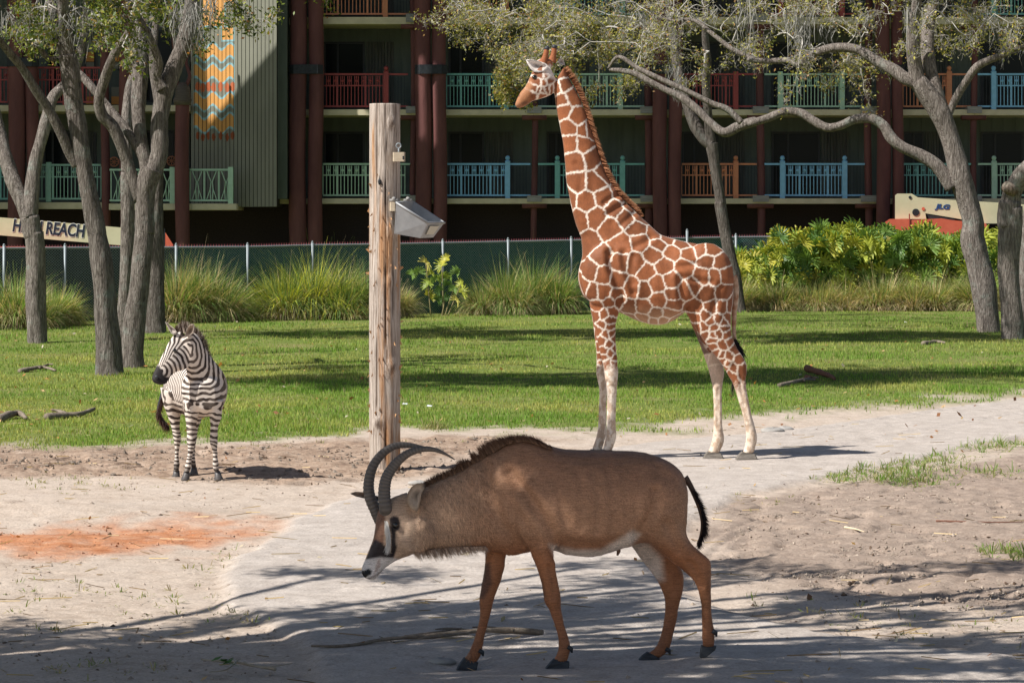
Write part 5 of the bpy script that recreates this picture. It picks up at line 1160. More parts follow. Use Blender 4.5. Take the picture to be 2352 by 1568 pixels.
# tail: thin, black brushed
TP = lerp_path([(*at(x, y, 18.42),) for x, y in ((1572, 1098), (1584, 1112), (1598, 1142), (1609, 1172), (1614, 1200), (1611, 1228), (1603, 1250))], 6)
mb = MB(); mb.tube(TP, np.interp(np.linspace(0, 1, len(TP)), [0, .15, 1], [.03, .018, .010]), 8, np.array([.06, .04, .035])); tl = mb.build('tail', simple('tail_skin', (.16, .10, .07), (.05, .035, .03), 9, .8), roan, True)
add('tail_hair', tuft(TP[8:], [p + np.array([.035 if k < 22 else .01, 0, -.035]) for k, p in enumerate(TP[8:])], 1500, .012, (.02, .015, .014), (.025, .018, .018), .006, .012), M_HAIR, tl)
# hooves and dewclaws
for poly, Y, dw in ((((1049, 1540), (1054, 1528), (1066, 1511), (1082, 1514), (1096, 1521), (1093, 1535), (1080, 1539)), RO_F, (1107, 1498)), (((1254, 1534), (1262, 1524), (1272, 1513), (1290, 1514), (1305, 1519), (1304, 1534)), RO_N, (1311, 1490)),
                    (((1466, 1517), (1476, 1505), (1487, 1497), (1502, 1502), (1513, 1511), (1511, 1517)), RO_FH, (1536, 1494)), (((1609, 1512), (1609, 1498), (1612, 1482), (1628, 1483), (1643, 1484), (1640, 1492), (1622, 1506)), RO_NH, (1643, 1453))):
    hoof(roan, poly, Y, .036, M_HOOF)
    for s_ in (-1, 1):
        p = at(dw[0], dw[1], Y + s_ * .02); mb = MB(); mb.tube([(p.x - .02, p.y, p.z + .015), (p.x + .004, p.y, p.z), (p.x + .008, p.y, p.z - .022)], [.016, .014, .005], 8); mb.build('dewclaw', M_HOOF, roan, True)
mb = MB(); Pp = [at(x, y, 18.4) for x, y in ((1418, 1252), (1421, 1266), (1418, 1275))]; mb.tube(Pp, [.018, .013, .006], 8, None); mb.build('belly_tuft', simple('belly_tuft', (.16, .09, .06), (.3, .2, .15), 20, .8), roan, True)

# ================================================================== giraffe
ga = lambda x, y: (1292 + x * .21967, 516.8 + y * .21967)
gn = lambda x, y: (1263.3 + x * .29297, 114.8 + y * .29297)
gh = lambda x, y: (1160 + x * .21967, 91.9 + y * .21967)
giraffe = thing('giraffe', 'tall reticulated giraffe with chestnut patches and white net lines standing on the track', 'giraffe', tuple(at(1530, 1053, 35.0)))
YG = 35.0
mb = MB()
neck = [(60, 215, 112, 130, .085), (36, 300, 140, 200, .105), (38, 370, 182, 285, .115), (48, 455, 236, 385, .122), (65, 540, 281, 505, .128), (85, 640, 322, 630, .133), (105, 760, 362, 755, .14), (117, 880, 402, 880, .15), (124, 1000, 440, 975, .16), (143, 1110, 505, 1085, .175), (165, 1220, 575, 1175, .19), (200, 1360, 665, 1262, .21), (240, 1465, 765, 1355, .235)]
rows = [(*gn(r[0], r[1]), *gn(r[2], r[3]), r[4]) for r in neck]
rows += [(*ga(*r[:2]), *ga(*r[2:4]), r[4]) for r in ((195, 160, 1000, 80, .255), (205, 320, 1050, 108, .285), (165, 480, 1110, 128, .315), (170, 620, 1160, 142, .33), (240, 770, 1210, 156, .335), (420, 850, 1255, 166, .345), (620, 925, 1300, 176, .36), (800, 1008, 1350, 186, .375), (980, 1044, 1400, 196, .375), (1120, 1018, 1450, 212, .36), (1240, 940, 1520, 248, .335), (1330, 870, 1580, 292, .30), (1450, 830, 1650, 342, .265), (1600, 780, 1720, 425, .21), (1730, 700, 1768, 515, .12), (1772, 640, 1778, 570, .05))]
loft(mb, sec(ident, rows, YG), 26, 4, 2.1)
head = [(440, 225, 535, 420, .085), (395, 232, 525, 500, .10), (335, 270, 500, 560, .112), (285, 330, 440, 598, .115), (255, 405, 360, 620, .098), (215, 480, 285, 642, .076), (170, 533, 238, 678, .062), (137, 590, 195, 703, .058), (113, 648, 155, 713, .05), (104, 678, 125, 713, .03)]
loft(mb, sec(gh, head, lambda t: 34.98 - .06 * t), 18, 4)
legsG = (([(60, -260, 520, -230, .10), (95, -130, 490, -110, .14), (128, -20, 445, 0, .145), (150, 110, 418, 120, .12), (180, 230, 390, 230, .098), (210, 380, 388, 380, .083), (243, 520, 400, 520, .074), (266, 630, 408, 630, .074), (277, 715, 411, 700, .078), (295, 805, 404, 795, .065), (301, 890, 395, 890, .052), (302, 1050, 389, 1050, .047), (298, 1200, 388, 1200, .048), (292, 1280, 393, 1280, .055), (282, 1340, 388, 1330, .055), (268, 1400, 362, 1405, .055), (258, 1425, 355, 1430, .06)], GI_N),
         ([(130, 20, 380, 40, .10), (150, 110, 340, 110, .10), (168, 210, 330, 220, .09), (190, 380, 300, 380, .078), (205, 520, 290, 520, .07), (204, 640, 286, 640, .07), (203, 715, 290, 720, .073), (226, 815, 302, 820, .06), (231, 900, 300, 900, .05), (224, 1050, 298, 1050, .045), (217, 1200, 296, 1200, .046), (207, 1280, 296, 1280, .053), (190, 1340, 280, 1345, .053), (166, 1400, 262, 1410, .055), (155, 1425, 255, 1430, .058)], GI_F),
         ([(980, -280, 1500, -280, .17), (1000, -150, 1508, -150, .19), (1030, 0, 1506, 0, .185), (1062, 130, 1492, 100, .17), (1130, 250, 1484, 220, .145), (1212, 370, 1492, 335, .118), (1292, 480, 1534, 440, .098), (1367, 575, 1603, 548, .084), (1421, 655, 1633, 618, .078), (1456, 720, 1629, 690, .07), (1495, 785, 1621, 760, .06), (1525, 870, 1631, 850, .052), (1560, 980, 1653, 970, .048), (1592, 1090, 1681, 1095, .047), (1617, 1210, 1712, 1205, .05), (1625, 1290, 1731, 1290, .056), (1618, 1360, 1729, 1350, .055), (1602, 1425, 1706, 1425, .056), (1590, 1450, 1700, 1455, .06)], GI_N),
         ([(1080, 120, 1340, 120, .13), (1095, 210, 1335, 205, .13), (1140, 310, 1345, 310, .112), (1186, 430, 1362, 430, .093), (1236, 560, 1391, 560, .08), (1270, 670, 1420, 670, .075), (1295, 770, 1409, 770, .063), (1309, 870, 1397, 870, .052), (1316, 1000, 1394, 1000, .047), (1317, 1150, 1398, 1150, .047), (1313, 1240, 1408, 1240, .051), (1305, 1310, 1418, 1310, .055), (1290, 1370, 1409, 1370, .054), (1270, 1430, 1380, 1432, .055), (1262, 1447, 1375, 1452, .06)], GI_F))
for rows, Y in legsG:
    loft(mb, sec(gl, rows, lambda t, Y=Y: (35.0 + (Y - 35.0) * min(1, .55 + t * 1.6))), 16, 4)
for (x, y, Y, r, sq) in ((*ga(430, 540), 34.80, .30, (.9, .45, 1.3)), (*ga(1500, 560), 34.83, .36, (.95, .45, 1.2)), (*gh(310, 385), 34.885, .04, (1, .6, 1)), (*gh(410, 250), 34.97, .085, (1.3, .9, .8)), (*gh(345, 350), 34.91, .05, (1.2, .7, .8))):
    mb.ball(tuple(at(x, y, Y)), r, 14, 10, None, sq)
gir_me, V, NN = skin(mb, .0125, 8)
P2 = to_pic(V); gl_ = lambda f, *p: [f(*q) for q in p]
V = creases(gir_me, V, NN, P2, [(gl_(ga, (500, 300), (520, 460), (570, 580), (620, 700), (590, 780)), .035, 9), (gl_(ga, (640, 300), (650, 420), (690, 560), (740, 700)), .018, 8), (gl_(ga, (740, 330), (720, 450), (750, 600)), .014, 7), (gl_(ga, (1235, 560), (1250, 700), (1268, 850)), .035, 8), (gl_(ga, (1300, 560), (1420, 580), (1560, 600)), .014, 7),
    (gl_(ga, (1230, 430), (1340, 420), (1400, 400)), .012, 6), (gl_(ga, (760, 230), (840, 190), (920, 140)), .016, 7), (gl_(gn, (430, 1200), (490, 1160), (560, 1120)), .012, 6), (gl_(gn, (450, 1290), (530, 1240), (610, 1190)), .014, 6), (gl_(gn, (560, 1370), (640, 1300), (700, 1250)), .012, 6), (gl_(gn, (200, 900), (240, 1000), (230, 1100)), .010, 7),
    (gl_(gl, (300, 780), (330, 830), (330, 1000), (330, 1250)), .010, 4), (gl_(gl, (360, 820), (365, 1000), (362, 1250)), .008, 4), (gl_(gl, (1500, 620), (1560, 680), (1590, 760)), .014, 6), (gl_(gl, (1570, 800), (1600, 950), (1640, 1150)), .008, 4), (gl_(gl, (1360, 850), (1355, 1000), (1360, 1200)), .008, 4), (gl_(ga, (1640, 640), (1600, 800), (1560, 950)), .014, 8)])
P2 = to_pic(V)
S_ga = [(275, 180), (420, 320), (600, 200), (820, 170), (280, 480), (212, 650), (430, 530), (303, 715), (430, 712), (590, 385), (770, 410), (955, 310), (1008, 198), (1088, 142), (972, 98), (1145, 282), (1250, 193), (1325, 295), (1447, 262), (1385, 183), (1505, 370), (1280, 445), (1650, 390), (1560, 255), (872, 485), (1065, 425), (1137, 580), (975, 622), (852, 675), (730, 655), (575, 580), (680, 865), (852, 865), (998, 785), (1170, 738), (1168, 838), (976, 938), (1125, 930), (845, 985), (735, 985), (955, 1012), (1050, 1008), (1180, 985),
        (1465, 545), (1375, 650), (1600, 530), (1705, 520), (1500, 725), (1288, 700), (1690, 705), (1388, 880), (1560, 870), (1672, 860), (1760, 860), (1380, 972), (1497, 950), (1556, 1000), (1632, 992), (1738, 968), (1692, 1022), (1692, 1082), (1580, 1068), (1405, 1075), (1478, 1080), (1548, 1097), (1500, 1145), (1577, 1160), (1632, 1140), (1722, 1152), (1570, 1205), (1672, 1255), (1752, 1220), (1583, 1282), (1618, 1330), (1662, 1362), (1740, 1380), (1800, 1300), (1850, 1410), (1680, 1432), (1716, 1452), (1786, 1492), (1882, 1492), (1740, 1545), (1700, 1500),
        (350, 850), (490, 815), (338, 950), (440, 942), (516, 912), (490, 1010), (308, 1012), (400, 1050), (505, 1075), (372, 1100), (340, 1155), (450, 1142), (520, 1130), (544, 1190), (415, 1212), (492, 1240), (370, 1275), (435, 1325), (503, 1345), (548, 1290), (380, 1390), (440, 1382), (552, 1390), (396, 1440), (462, 1440), (378, 1502), (412, 1522), (553, 1452), (590, 800), (560, 740)]
S_gn = [(66, 165), (112, 268), (46, 300), (185, 362), (80, 402), (95, 478), (222, 522), (138, 612), (296, 640), (155, 725), (268, 722), (345, 850), (190, 885), (202, 1035), (365, 1035), (282, 1190), (150, 1165), (420, 1150), (545, 1135), (508, 1245), (228, 1330), (360, 1312), (465, 1395), (597, 1310), (690, 1395), (640, 1225), (700, 1300), (285, 640), (420, 960)]
S_gh = [(385, 372), (405, 440), (318, 520), (356, 528), (400, 535), (440, 522), (468, 425), (492, 510), (385, 590), (300, 580), (345, 440), (425, 380)]
seeds2 = [ga(*p) for p in S_ga] + [gn(*p) for p in S_gn] + [gh(*p) for p in S_gh]
kd_pts = []
near = NN[:, 1] < -.15; far = NN[:, 1] > .15
for side in (near, far):
    idx = np.nonzero(side)[0]; Q2 = P2[idx]
    for (sx, sy) in seeds2:
        d = (Q2[:, 0] - sx) ** 2 + (Q2[:, 1] - sy) ** 2
        if side is far: d = (Q2[:, 0] - sx - 4 * math.sin(sy)) ** 2 + (Q2[:, 1] - sy - 4 * math.cos(sx)) ** 2
        c_ = np.nonzero(d < d.min() + 2.0)[0]; j = c_[np.argmin(V[idx[c_], 1])] if side is near else c_[np.argmax(V[idx[c_], 1])]; kd_pts.append(V[idx[j]])
kd = kdtree.KDTree(len(kd_pts))
for k, p in enumerate(kd_pts): kd.insert(p, k)
kd.balance(); net = np.empty(len(V)); dist1 = np.empty(len(V)); cell = np.empty(len(V), int)
jx = (fbm(P2[:, 0] * .22, P2[:, 1] * .22, 71, 3) - .5) * .028; jz = (fbm(P2[:, 0] * .22 + 50, P2[:, 1] * .22, 72, 3) - .5) * .028
Vj = V + np.stack([jx, np.zeros(len(V)), jz], 1)
for k in range(len(V)):
    (a, ia, da), (b_, ib, db) = kd.find_n(Vj[k], 2); pa, pb = np.array(a), np.array(b_); L_ = max(np.linalg.norm(pb - pa), 1e-4)
    net[k] = (db * db - da * da) / (2 * L_); dist1[k] = da; cell[k] = ia
x2, y2 = P2[:, 0], P2[:, 1]
hw = np.interp(y2, [150, 300, 420, 520, 640, 760, 900], [.0085, .010, .010, .007, .0065, .0065, .0075])             # half width of the white lines
low = np.maximum(sstep(830, 862, y2 + (fbm(x2 * .3, y2 * .3, 4) - .5) * 40) * (x2 < 1500), sstep(868, 905, y2 + (fbm(x2 * .3, y2 * .3, 4) - .5) * 50) * (x2 > 1500))
leg_far = (V[:, 1] > 35.06) & (x2 > 1570) & (y2 > 790)
patch = sstep(-.002, .008, net - hw - .006 * (fbm(x2 * .9, y2 * .9, 39, 2) - .5)) * (1 - low)
patch = np.where(leg_far, patch * .35, patch)
var = np.random.default_rng(3).uniform(.72, 1.15, len(kd_pts))[cell]
pc = np.array([.265, .088, .032])[None, :] * var[:, None]
pc = mixv(pc, sstep(.05, .16, np.sqrt(np.maximum(dist1, 0)) * .0 + sstep(.0, .14, .12 - dist1) * .16) * .35, (.27, .085, .032))
bellyg = sstep(690, 735, y2) * (x2 > 1430) * (x2 < 1575) * (NN[:, 2] < .1); pc = mixv(pc, bellyg * .55, (.52, .34, .20))
white = np.tile(np.array([.77, .67, .565]), (len(V), 1)); white = mixv(white, sstep(740, 850, y2) * (x2 > 1560) * .35, (.62, .45, .31))
C = white * (1 - patch[:, None]) + pc * patch[:, None]
dirt = sstep(.44, .60, fbm(x2 * .22, y2 * .10, 33)) * low * .8; C = mixv(C, dirt, (.40, .26, .165))
C = mixv(C, low * .2, (.66, .53, .42))
C = C * (1 + .30 * (fbm(x2 * .09, y2 * .09, 37) - .5) + .22 * (fbm(x2 * .4, y2 * .4, 38) - .5))[:, None]
C = mixv(C, inpoly(P2, [gl(1130, 290), gl(1190, 330), (gl(1240, 460)), gl(1290, 500), gl(1220, 520), gl(1180, 430)], 3) * .85, (.10, .045, .03))
# head: white cheeks, chestnut muzzle and forehead
hgm = (x2 < 1290) & (y2 < 262) & (x2 < 1150 + (y2 - 92) * .0 + 128)
muzz = inpoly(P2, [gh(100, 650), gh(150, 545), gh(240, 440), gh(265, 400), gh(290, 480), gh(255, 560), gh(270, 620), gh(200, 715), gh(120, 730), gh(90, 700)], 5) * (x2 < 1290)
C = mixv(C, muzz * .9, (.38, .17, .075))
C = mixv(C, inpoly(P2, [gh(100, 650), gh(150, 660), gh(180, 690), gh(150, 725), gh(95, 710)], 4) * .6, (.30, .14, .075))
C = mixv(C, inpoly(P2, [gh(340, 230), gh(440, 190), gh(530, 215), gh(520, 250), gh(430, 262), gh(340, 268)], 4), (.30, .105, .04))
C = mixv(C, inpoly(P2, [gh(285, 375), gh(330, 368), gh(340, 395), gh(312, 415), gh(290, 405)], 2), (.03, .022, .02))
C = mixv(C, inpoly(P2, [gh(400, 260), gh(520, 280), gh(530, 420), gh(470, 400), gh(420, 350)], 5) * .9, (.78, .70, .63))
C = mixv(C, inpoly(P2, [gh(165, 660), gh(230, 635), gh(240, 655), gh(190, 692)], 2) * .7, (.14, .06, .035))
C = mixv(C, inpoly(P2, [gh(130, 570), gh(150, 555), gh(158, 585), gh(140, 600)], 1.5) * .7, (.10, .05, .03))
set_attr(gir_me, 'Col', C)
M_GIR = coat_mat('giraffe_coat', .62, 70, .18, .08)
# skin folds over shoulder, flank and thigh
nt = M_GIR.node_tree; b = nt.nodes['Principled BSDF']
wv_ = N(nt, 'ShaderNodeTexWave'); wv_.inputs['Scale'].default_value = 1.3; wv_.inputs['Distortion'].default_value = 7; wv_.inputs['Detail'].default_value = 3; nt.links.new(mapping(nt, (1.0, .4, .5)), wv_.inputs['Vector'])
bump(nt, b, math_n(nt, 'ADD', math_n(nt, 'MULTIPLY', wv_.outputs['Fac'], .5), math_n(nt, 'MULTIPLY', noise_node(nt, mapping(nt, (1, 1, 1)), 70, 4), .12)), .45, .03)
add('body', gir_me, M_GIR, giraffe)
# mane
mnb = [(100, 150), (165, 240), (215, 330), (258, 430), (298, 560), (338, 680), (375, 790), (410, 900), (445, 985), (500, 1080), (560, 1160), (640, 1230), (710, 1305)]
mnt = [(140, 128), (213, 218), (265, 330), (312, 448), (352, 588), (390, 716), (423, 818), (458, 908), (502, 998), (556, 1088), (616, 1152), (688, 1226), (738, 1300)]
o = add('mane', tuft([at(*gn(x, y), YG) for x, y in mnb], [at(*gn(x, y), YG) for x, y in mnt], 6000, .022, (.22, .08, .035), (.50, .24, .12), .010, .005), M_HAIR, giraffe)
# ossicones
for (bx, by, tx, ty, Y) in ((395, 250, 437, 88, 34.93), (488, 232, 516, 74, 35.08)):
    Pz = lerp_path([(*at(*gh(bx, by), Y),), (*at(*gh((bx + tx) / 2 + 6, (by + ty) / 2), Y),), (*at(*gh(tx, ty), Y),)], 6); mb = MB(); mb.tube(Pz, np.interp(np.linspace(0, 1, len(Pz)), [0, .4, .8, 1], [.06, .036, .03, .026]), 12); os_ = mb.build('ossicone', simple('ossicone_hair', (.24, .075, .03), (.33, .12, .05), 30, .8, (1, 1, 1), .3), giraffe, True)
    mb = MB(); mb.ball(tuple(at(*gh(tx + 1, ty + 2), Y)), .036, 10, 7, None, (1, 1, .85)); mb.build('dark_tip', M_HOOF, os_, True)
ear(giraffe, [gh(*p) for p in ((218, 210), (250, 204), (300, 208), (360, 224), (420, 245), (455, 275), (450, 310), (410, 332), (350, 342), (300, 335), (265, 300), (238, 255))], 34.86, M_EAR, .05, (0, 0, 0), (.72, .64, .58), (.82, .76, .70), 'ear', (.8, .75, .7))
ear(giraffe, [gh(*p) for p in ((575, 192), (600, 200), (622, 235), (628, 268), (590, 262), (555, 240), (556, 212))], 35.13, M_EAR, .03, (0, 0, 0), (.72, .64, .58), (.82, .76, .70), 'ear')
mb = MB(); mb.ball(tuple(at(*gh(308, 390), 34.868)), .026, 12, 8); mb.build('eye', M_EYE, giraffe, True)
mb = MB(); mb.ball(tuple(at(*gh(308, 390), 35.08)), .026, 12, 8); mb.build('eye', M_EYE, giraffe, True)
# tail with black tassel
TP = lerp_path([(*at(x, y, 35.0),) for x, y in (ga(1775, 545), ga(1800, 590), ga(1812, 700), ga(1800, 850), gl(1512, 150), gl(1510, 280), gl(1520, 380))], 6)
mb = MB(); mb.tube(TP, np.interp(np.linspace(0, 1, len(TP)), [0, .2, 1], [.06, .042, .022]), 10); tl = mb.build('tail', simple('tail_coat', (.30, .12, .05), (.62, .48, .36), 16, .8, (1, 1, 1)), giraffe, True)
add('tail_tassel', tuft([at(*gl(x, y), 35.0) for x, y in ((1518, 365), (1540, 400), (1560, 450))], [at(*gl(x, y), 35.0) for x, y in ((1520, 440), (1575, 520), (1600, 580))], 900, .035, (.015, .013, .014), (.02, .018, .02), .012, .03), M_HAIR, tl)
add('tail_hairs', tuft([at(*gl(x, y), 35.05) for x, y in ((1500, 760), (1505, 800))], [at(*gl(x, y), 35.05) for x, y in ((1486, 900), (1504, 965))], 60, .015, (.03, .026, .02), (.03, .026, .02), .008, .02), M_HAIR, tl)
for poly, Y in (((gl(1534, 1508), gl(1560, 1470), gl(1590, 1440), gl(1650, 1450), gl(1703, 1462), gl(1722, 1500), gl(1720, 1512)), GI_N), ((gl(1219, 1506), gl(1240, 1470), gl(1264, 1440), gl(1320, 1448), gl(1380, 1455), gl(1400, 1490), gl(1396, 1506)), GI_F),
                ((gl(215, 1500), gl(235, 1460), gl(258, 1420), gl(320, 1425), gl(357, 1432), gl(372, 1480), gl(370, 1500)), GI_N), ((gl(110, 1490), gl(130, 1450), gl(154, 1418), gl(215, 1420), gl(257, 1430), gl(272, 1470), gl(270, 1490)), GI_F)):
    hoof(giraffe, poly, Y, .075, M_HOOFG)

# ================================================================== zebra
zebra = thing('zebra', 'black and white striped zebra standing side of the grass with its head turned', 'zebra', tuple(at(*zz(510, 1480), 32.0)))
FW = Vector((.22, -.975, 0)).normalized(); RT = Vector((-FW.y * -1, FW.x * -1, 0)); RT = Vector((-.975, -.22, 0)).normalized()
def zc(x, y, Y): return at(*zz(x, y), Y)
mb = MB()
trunk = [(31.70, 548, 735, .11, .14), (31.80, 546, 712, .18, .215), (31.95, 540, 685, .235, .275), (32.12, 528, 668, .262, .298), (32.32, 505, 662, .29, .318), (32.55, 470, 660, .305, .325), (32.78, 425, 648, .30, .315), (32.96, 388, 645, .285, .295), (33.1, 355, 655, .235, .25), (33.2, 340, 665, .16, .18), (33.25, 335, 670, .06, .08)]
rows = []
for (Y, cx, cy, a, b_) in trunk:
    c = zc(cx, cy, Y); rows.append([*(c + Vector((0, 0, b_))), *(c - Vector((0, 0, b_))), *(RT * a)])
loft(mb, rows, 26, 4, 2.1)
nk = [(410, 690, 715, 560, .20, 31.98), (396, 625, 672, 485, .185, 31.93), (386, 555, 618, 415, .165, 31.88), (379, 485, 565, 352, .148, 31.83), (372, 405, 528, 275, .13, 31.79), (350, 310, 488, 200, .11, 31.76), (330, 240, 440, 160, .085, 31.74)]
loft(mb, sec(zz, nk, 31.8, (.25, 1, 0)), 22, 4)
hdz = [(318, 140, 440, 310, .075, 31.76), (262, 178, 415, 400, .095, 31.72), (222, 232, 385, 468, .108, 31.68), (192, 290, 345, 492, .108, 31.64), (163, 350, 290, 505, .095, 31.61), (132, 412, 245, 532, .08, 31.57), (102, 470, 214, 566, .073, 31.54), (78, 522, 200, 598, .073, 31.51), (66, 560, 178, 618, .065, 31.49), (72, 590, 150, 624, .045, 31.49), (90, 608, 130, 622, .02, 31.49)]
loft(mb, sec(zz, hdz, 31.6, (.35, 1, 0)), 20, 4)
zl = (([(340, 760, 530, 780, .12), (348, 840, 505, 850, .11), (360, 915, 472, 925, .085), (370, 1000, 457, 1005, .068), (376, 1075, 452, 1080, .06), (371, 1115, 455, 1120, .06), (382, 1175, 443, 1180, .048), (381, 1240, 428, 1240, .038), (370, 1300, 416, 1305, .036), (358, 1350, 415, 1352, .042), (354, 1385, 402, 1392, .036), (350, 1405, 398, 1408, .04)], ZF),
      ([(545, 770, 710, 760, .12), (558, 850, 692, 850, .11), (578, 920, 686, 920, .085), (585, 1000, 657, 1000, .067), (580, 1085, 651, 1085, .06), (582, 1145, 651, 1145, .058), (602, 1205, 646, 1205, .043), (609, 1275, 651, 1275, .036), (604, 1335, 661, 1335, .042), (611, 1378, 661, 1380, .037), (625, 1398, 668, 1400, .04)], ZF),
      ([(135, 640, 345, 720, .17), (150, 740, 335, 790, .16), (168, 810, 328, 840, .14), (193, 875, 320, 895, .11), (216, 940, 314, 950, .085), (236, 1005, 312, 1015, .07), (249, 1070, 322, 1078, .066), (256, 1120, 321, 1128, .056), (266, 1185, 308, 1190, .04), (267, 1270, 302, 1272, .036), (257, 1330, 312, 1332, .042), (257, 1372, 304, 1376, .036), (254, 1392, 306, 1394, .04)], ZH),
      ([(400, 700, 560, 720, .15), (415, 800, 540, 810, .12), (440, 880, 515, 890, .10), (440, 950, 500, 955, .08), (425, 1010, 475, 1015, .068), (412, 1080, 468, 1085, .062), (412, 1150, 455, 1155, .046), (414, 1220, 447, 1225, .037), (408, 1290, 450, 1295, .042), (414, 1340, 458, 1345, .037), (414, 1362, 458, 1364, .04)], ZH2))
for rows, Y in zl: loft(mb, sec(zz, rows, lambda t, Y=Y: Y if Y > 32.3 else Y + .03 * (1 - t)), 16, 4)
zeb_me, V, NN = skin(mb, .0095, 5)
P2 = to_pic(V); x2 = (P2[:, 0] - 333.05) / .25648; y2 = (P2[:, 1] - 723.5) / .25648
wob = (fbm(x2 * .012, y2 * .012, 81, 3) - .5); wob2 = (fbm(x2 * .03 + 7, y2 * .03, 82, 3) - .5)
def segw(A, B):
    A, B = np.array(A), np.array(B); d = B - A; t = np.clip(((V - A) @ d) / d.dot(d), 0, 1); return np.linalg.norm(V - (A + t[:, None] * d), axis=1), t * np.linalg.norm(d)
fwd = V @ np.array(FW); ang = None
# body: rings round the trunk, leaning back over the hips
s_body = np.sin((fwd / .078 + wob * 1.5 + .35 * (V[:, 2] - .9)) * 2 * np.pi)
rump = sstep(32.75, 33.05, V[:, 1]); s_rump = np.sin(((V[:, 2] * 1.0 + (V[:, 0] + 2.5) * .35) / .105 + wob * 1.0) * 2 * np.pi); s_body = s_body * (1 - rump) + s_rump * rump
# neck and chest: bands that hang in V shapes from the crest
cxn = 390 + np.clip((y2 - 330) * .34, 0, 140); rn = np.hypot((x2 - cxn) * np.where(x2 > cxn, 1.45, 1.25), (y2 - 320)) - .28 * np.abs(x2 - cxn) * sstep(480, 640, y2)
s_neck = np.sin((rn / 47 + wob * .9) * 2 * np.pi)
# legs: level rings, closer together lower down
zleg = V[:, 2]; ph = np.where(zleg > .45, zleg / .062, .45 / .062 + (zleg - .45) / .044); s_leg = np.sin((ph + wob * 1.3 + .25 * (x2 / 100)) * 2 * np.pi)
# head: long stripes down the face, curved round the cheek
hA, hB = np.array([330., 150.]), np.array([110., 590.]); hd = (hB - hA) / np.linalg.norm(hB - hA); hn = np.array([-hd[1], hd[0]])
u = (x2 - hA[0]) * hd[0] + (y2 - hA[1]) * hd[1]; w_ = -((x2 - hA[0]) * hn[0] + (y2 - hA[1]) * hn[1])
rc = np.hypot(x2 - 150, (y2 - 500)); s_face = np.sin((w_ / 27 + .0016 * (u - 180) * w_ / 10 + wob * .8) * 2 * np.pi); s_cheek = np.sin((rc / 41 + wob * .6) * 2 * np.pi)
ck = sstep(-10, 40, (y2 - 300) - (250 - x2) * .5) * sstep(260, 300, rc * 0 + x2 + y2 - 330); s_head = s_face * (1 - ck) + s_cheek * ck
w_head = inpoly(np.stack([x2, y2], 1), [(340, 120), (430, 150), (410, 300), (395, 430), (380, 480), (300, 520), (215, 600), (150, 660), (30, 620), (60, 500), (150, 330), (230, 190)], 18) * (V[:, 1] < 31.95)
w_neck = sstep(.12, -.06, np.abs(V[:, 1] - 31.80) - .16) * sstep(820, 700, y2) * 1.2 + .5 * sstep(.0, .5, -NN @ np.array([0, 1., 0])) * (V[:, 1] < 31.95) * sstep(830, 720, y2)
w_leg = sstep(790, 900, y2 + np.abs(x2 - 540) * .0); w_body = np.ones(len(V)) * .9
w_leg = np.maximum(w_leg, sstep(720, 840, y2) * (x2 < 330))
S = (s_body * w_body * (1 - np.clip(w_neck, 0, 1)) + s_neck * np.clip(w_neck, 0, 1)) * (1 - w_leg) + s_leg * w_leg; S = S * (1 - w_head) + s_head * w_head
bellyw = inpoly(np.stack([x2, y2], 1), [(420, 820), (640, 820), (600, 900), (460, 905)], 15) * (NN[:, 1] < 0)
set_attr(zeb_me, 'stripe', S + wob2 * .15 - bellyw * .5)
nose = inpoly(np.stack([x2, y2], 1), [(120, 450), (160, 500), (165, 545), (215, 560), (215, 640), (40, 650), (40, 520), (90, 470)], 8) * (V[:, 1] < 31.9); nose = np.maximum(nose, sstep(.16, .11, V[:, 2]) * .75)
set_attr(zeb_me, 'nose', nose); set_attr(zeb_me, 'dust', sstep(.3, .7, fbm(x2 * .02, y2 * .02, 84)) * .5)
m, nt, b = new_mat('zebra_coat'); b.inputs['Roughness'].default_value = .7; setspec(b, .25); MZ = m
sm = math_n(nt, 'ADD', attr(nt, 'stripe', True), math_n(nt, 'MULTIPLY', math_n(nt, 'SUBTRACT', noise_node(nt, mapping(nt, (1, 1, 1)), 45, 3), .5), .3))
stc = ramp(nt, math_n(nt, 'ADD', math_n(nt, 'MULTIPLY', sm, .25), .5), [(.45, (.68, .60, .53)), (.56, (.036, .024, .02))])
stc = mixc(nt, math_n(nt, 'MULTIPLY', attr(nt, 'dust', True), .25), stc, (.60, .49, .40)); stc = mixc(nt, attr(nt, 'nose', True), stc, (.022, .018, .018))
nt.links.new(stc, b.inputs['Base Color']); bump(nt, b, noise_node(nt, mapping(nt, (1, 1, 1)), 90, 4), .2, .005)
add('body', zeb_me, MZ, zebra)
# striped mane, ears, eye, hooves, tail
bl = [(285, 165), (330, 150), (390, 165), (440, 185), (485, 240), (520, 300), (548, 352), (575, 395)]; tl_ = [(270, 118), (318, 62), (390, 62), (465, 118), (528, 195), (560, 275), (570, 345), (590, 392)]
me_ = tuft([zc(x, y, 31.78 + k * .012) for k, (x, y) in enumerate(bl)], [zc(x, y, 31.80 + k * .012) for k, (x, y) in enumerate(tl_)], 4200, .022, (1, 1, 1), (1, 1, 1), .009, .008, (.4, 1, 0))
vv = np.empty(len(me_.vertices) * 3, np.float32); me_.vertices.foreach_get('co', vv); vv = vv.reshape(-1, 3, 3); q = to_pic(vv[:, 0].astype(float)); L_ = np.cumsum([0] + [math.dist(p, r) for p, r in zip(bl[:-1], bl[1:])])
bx_ = np.array([zz(*p) for p in bl]); s_ = np.array([np.interp(a[0], bx_[:, 0], L_) for a in q]); on = np.sin(s_ / 38 * 2 * np.pi) > -.05
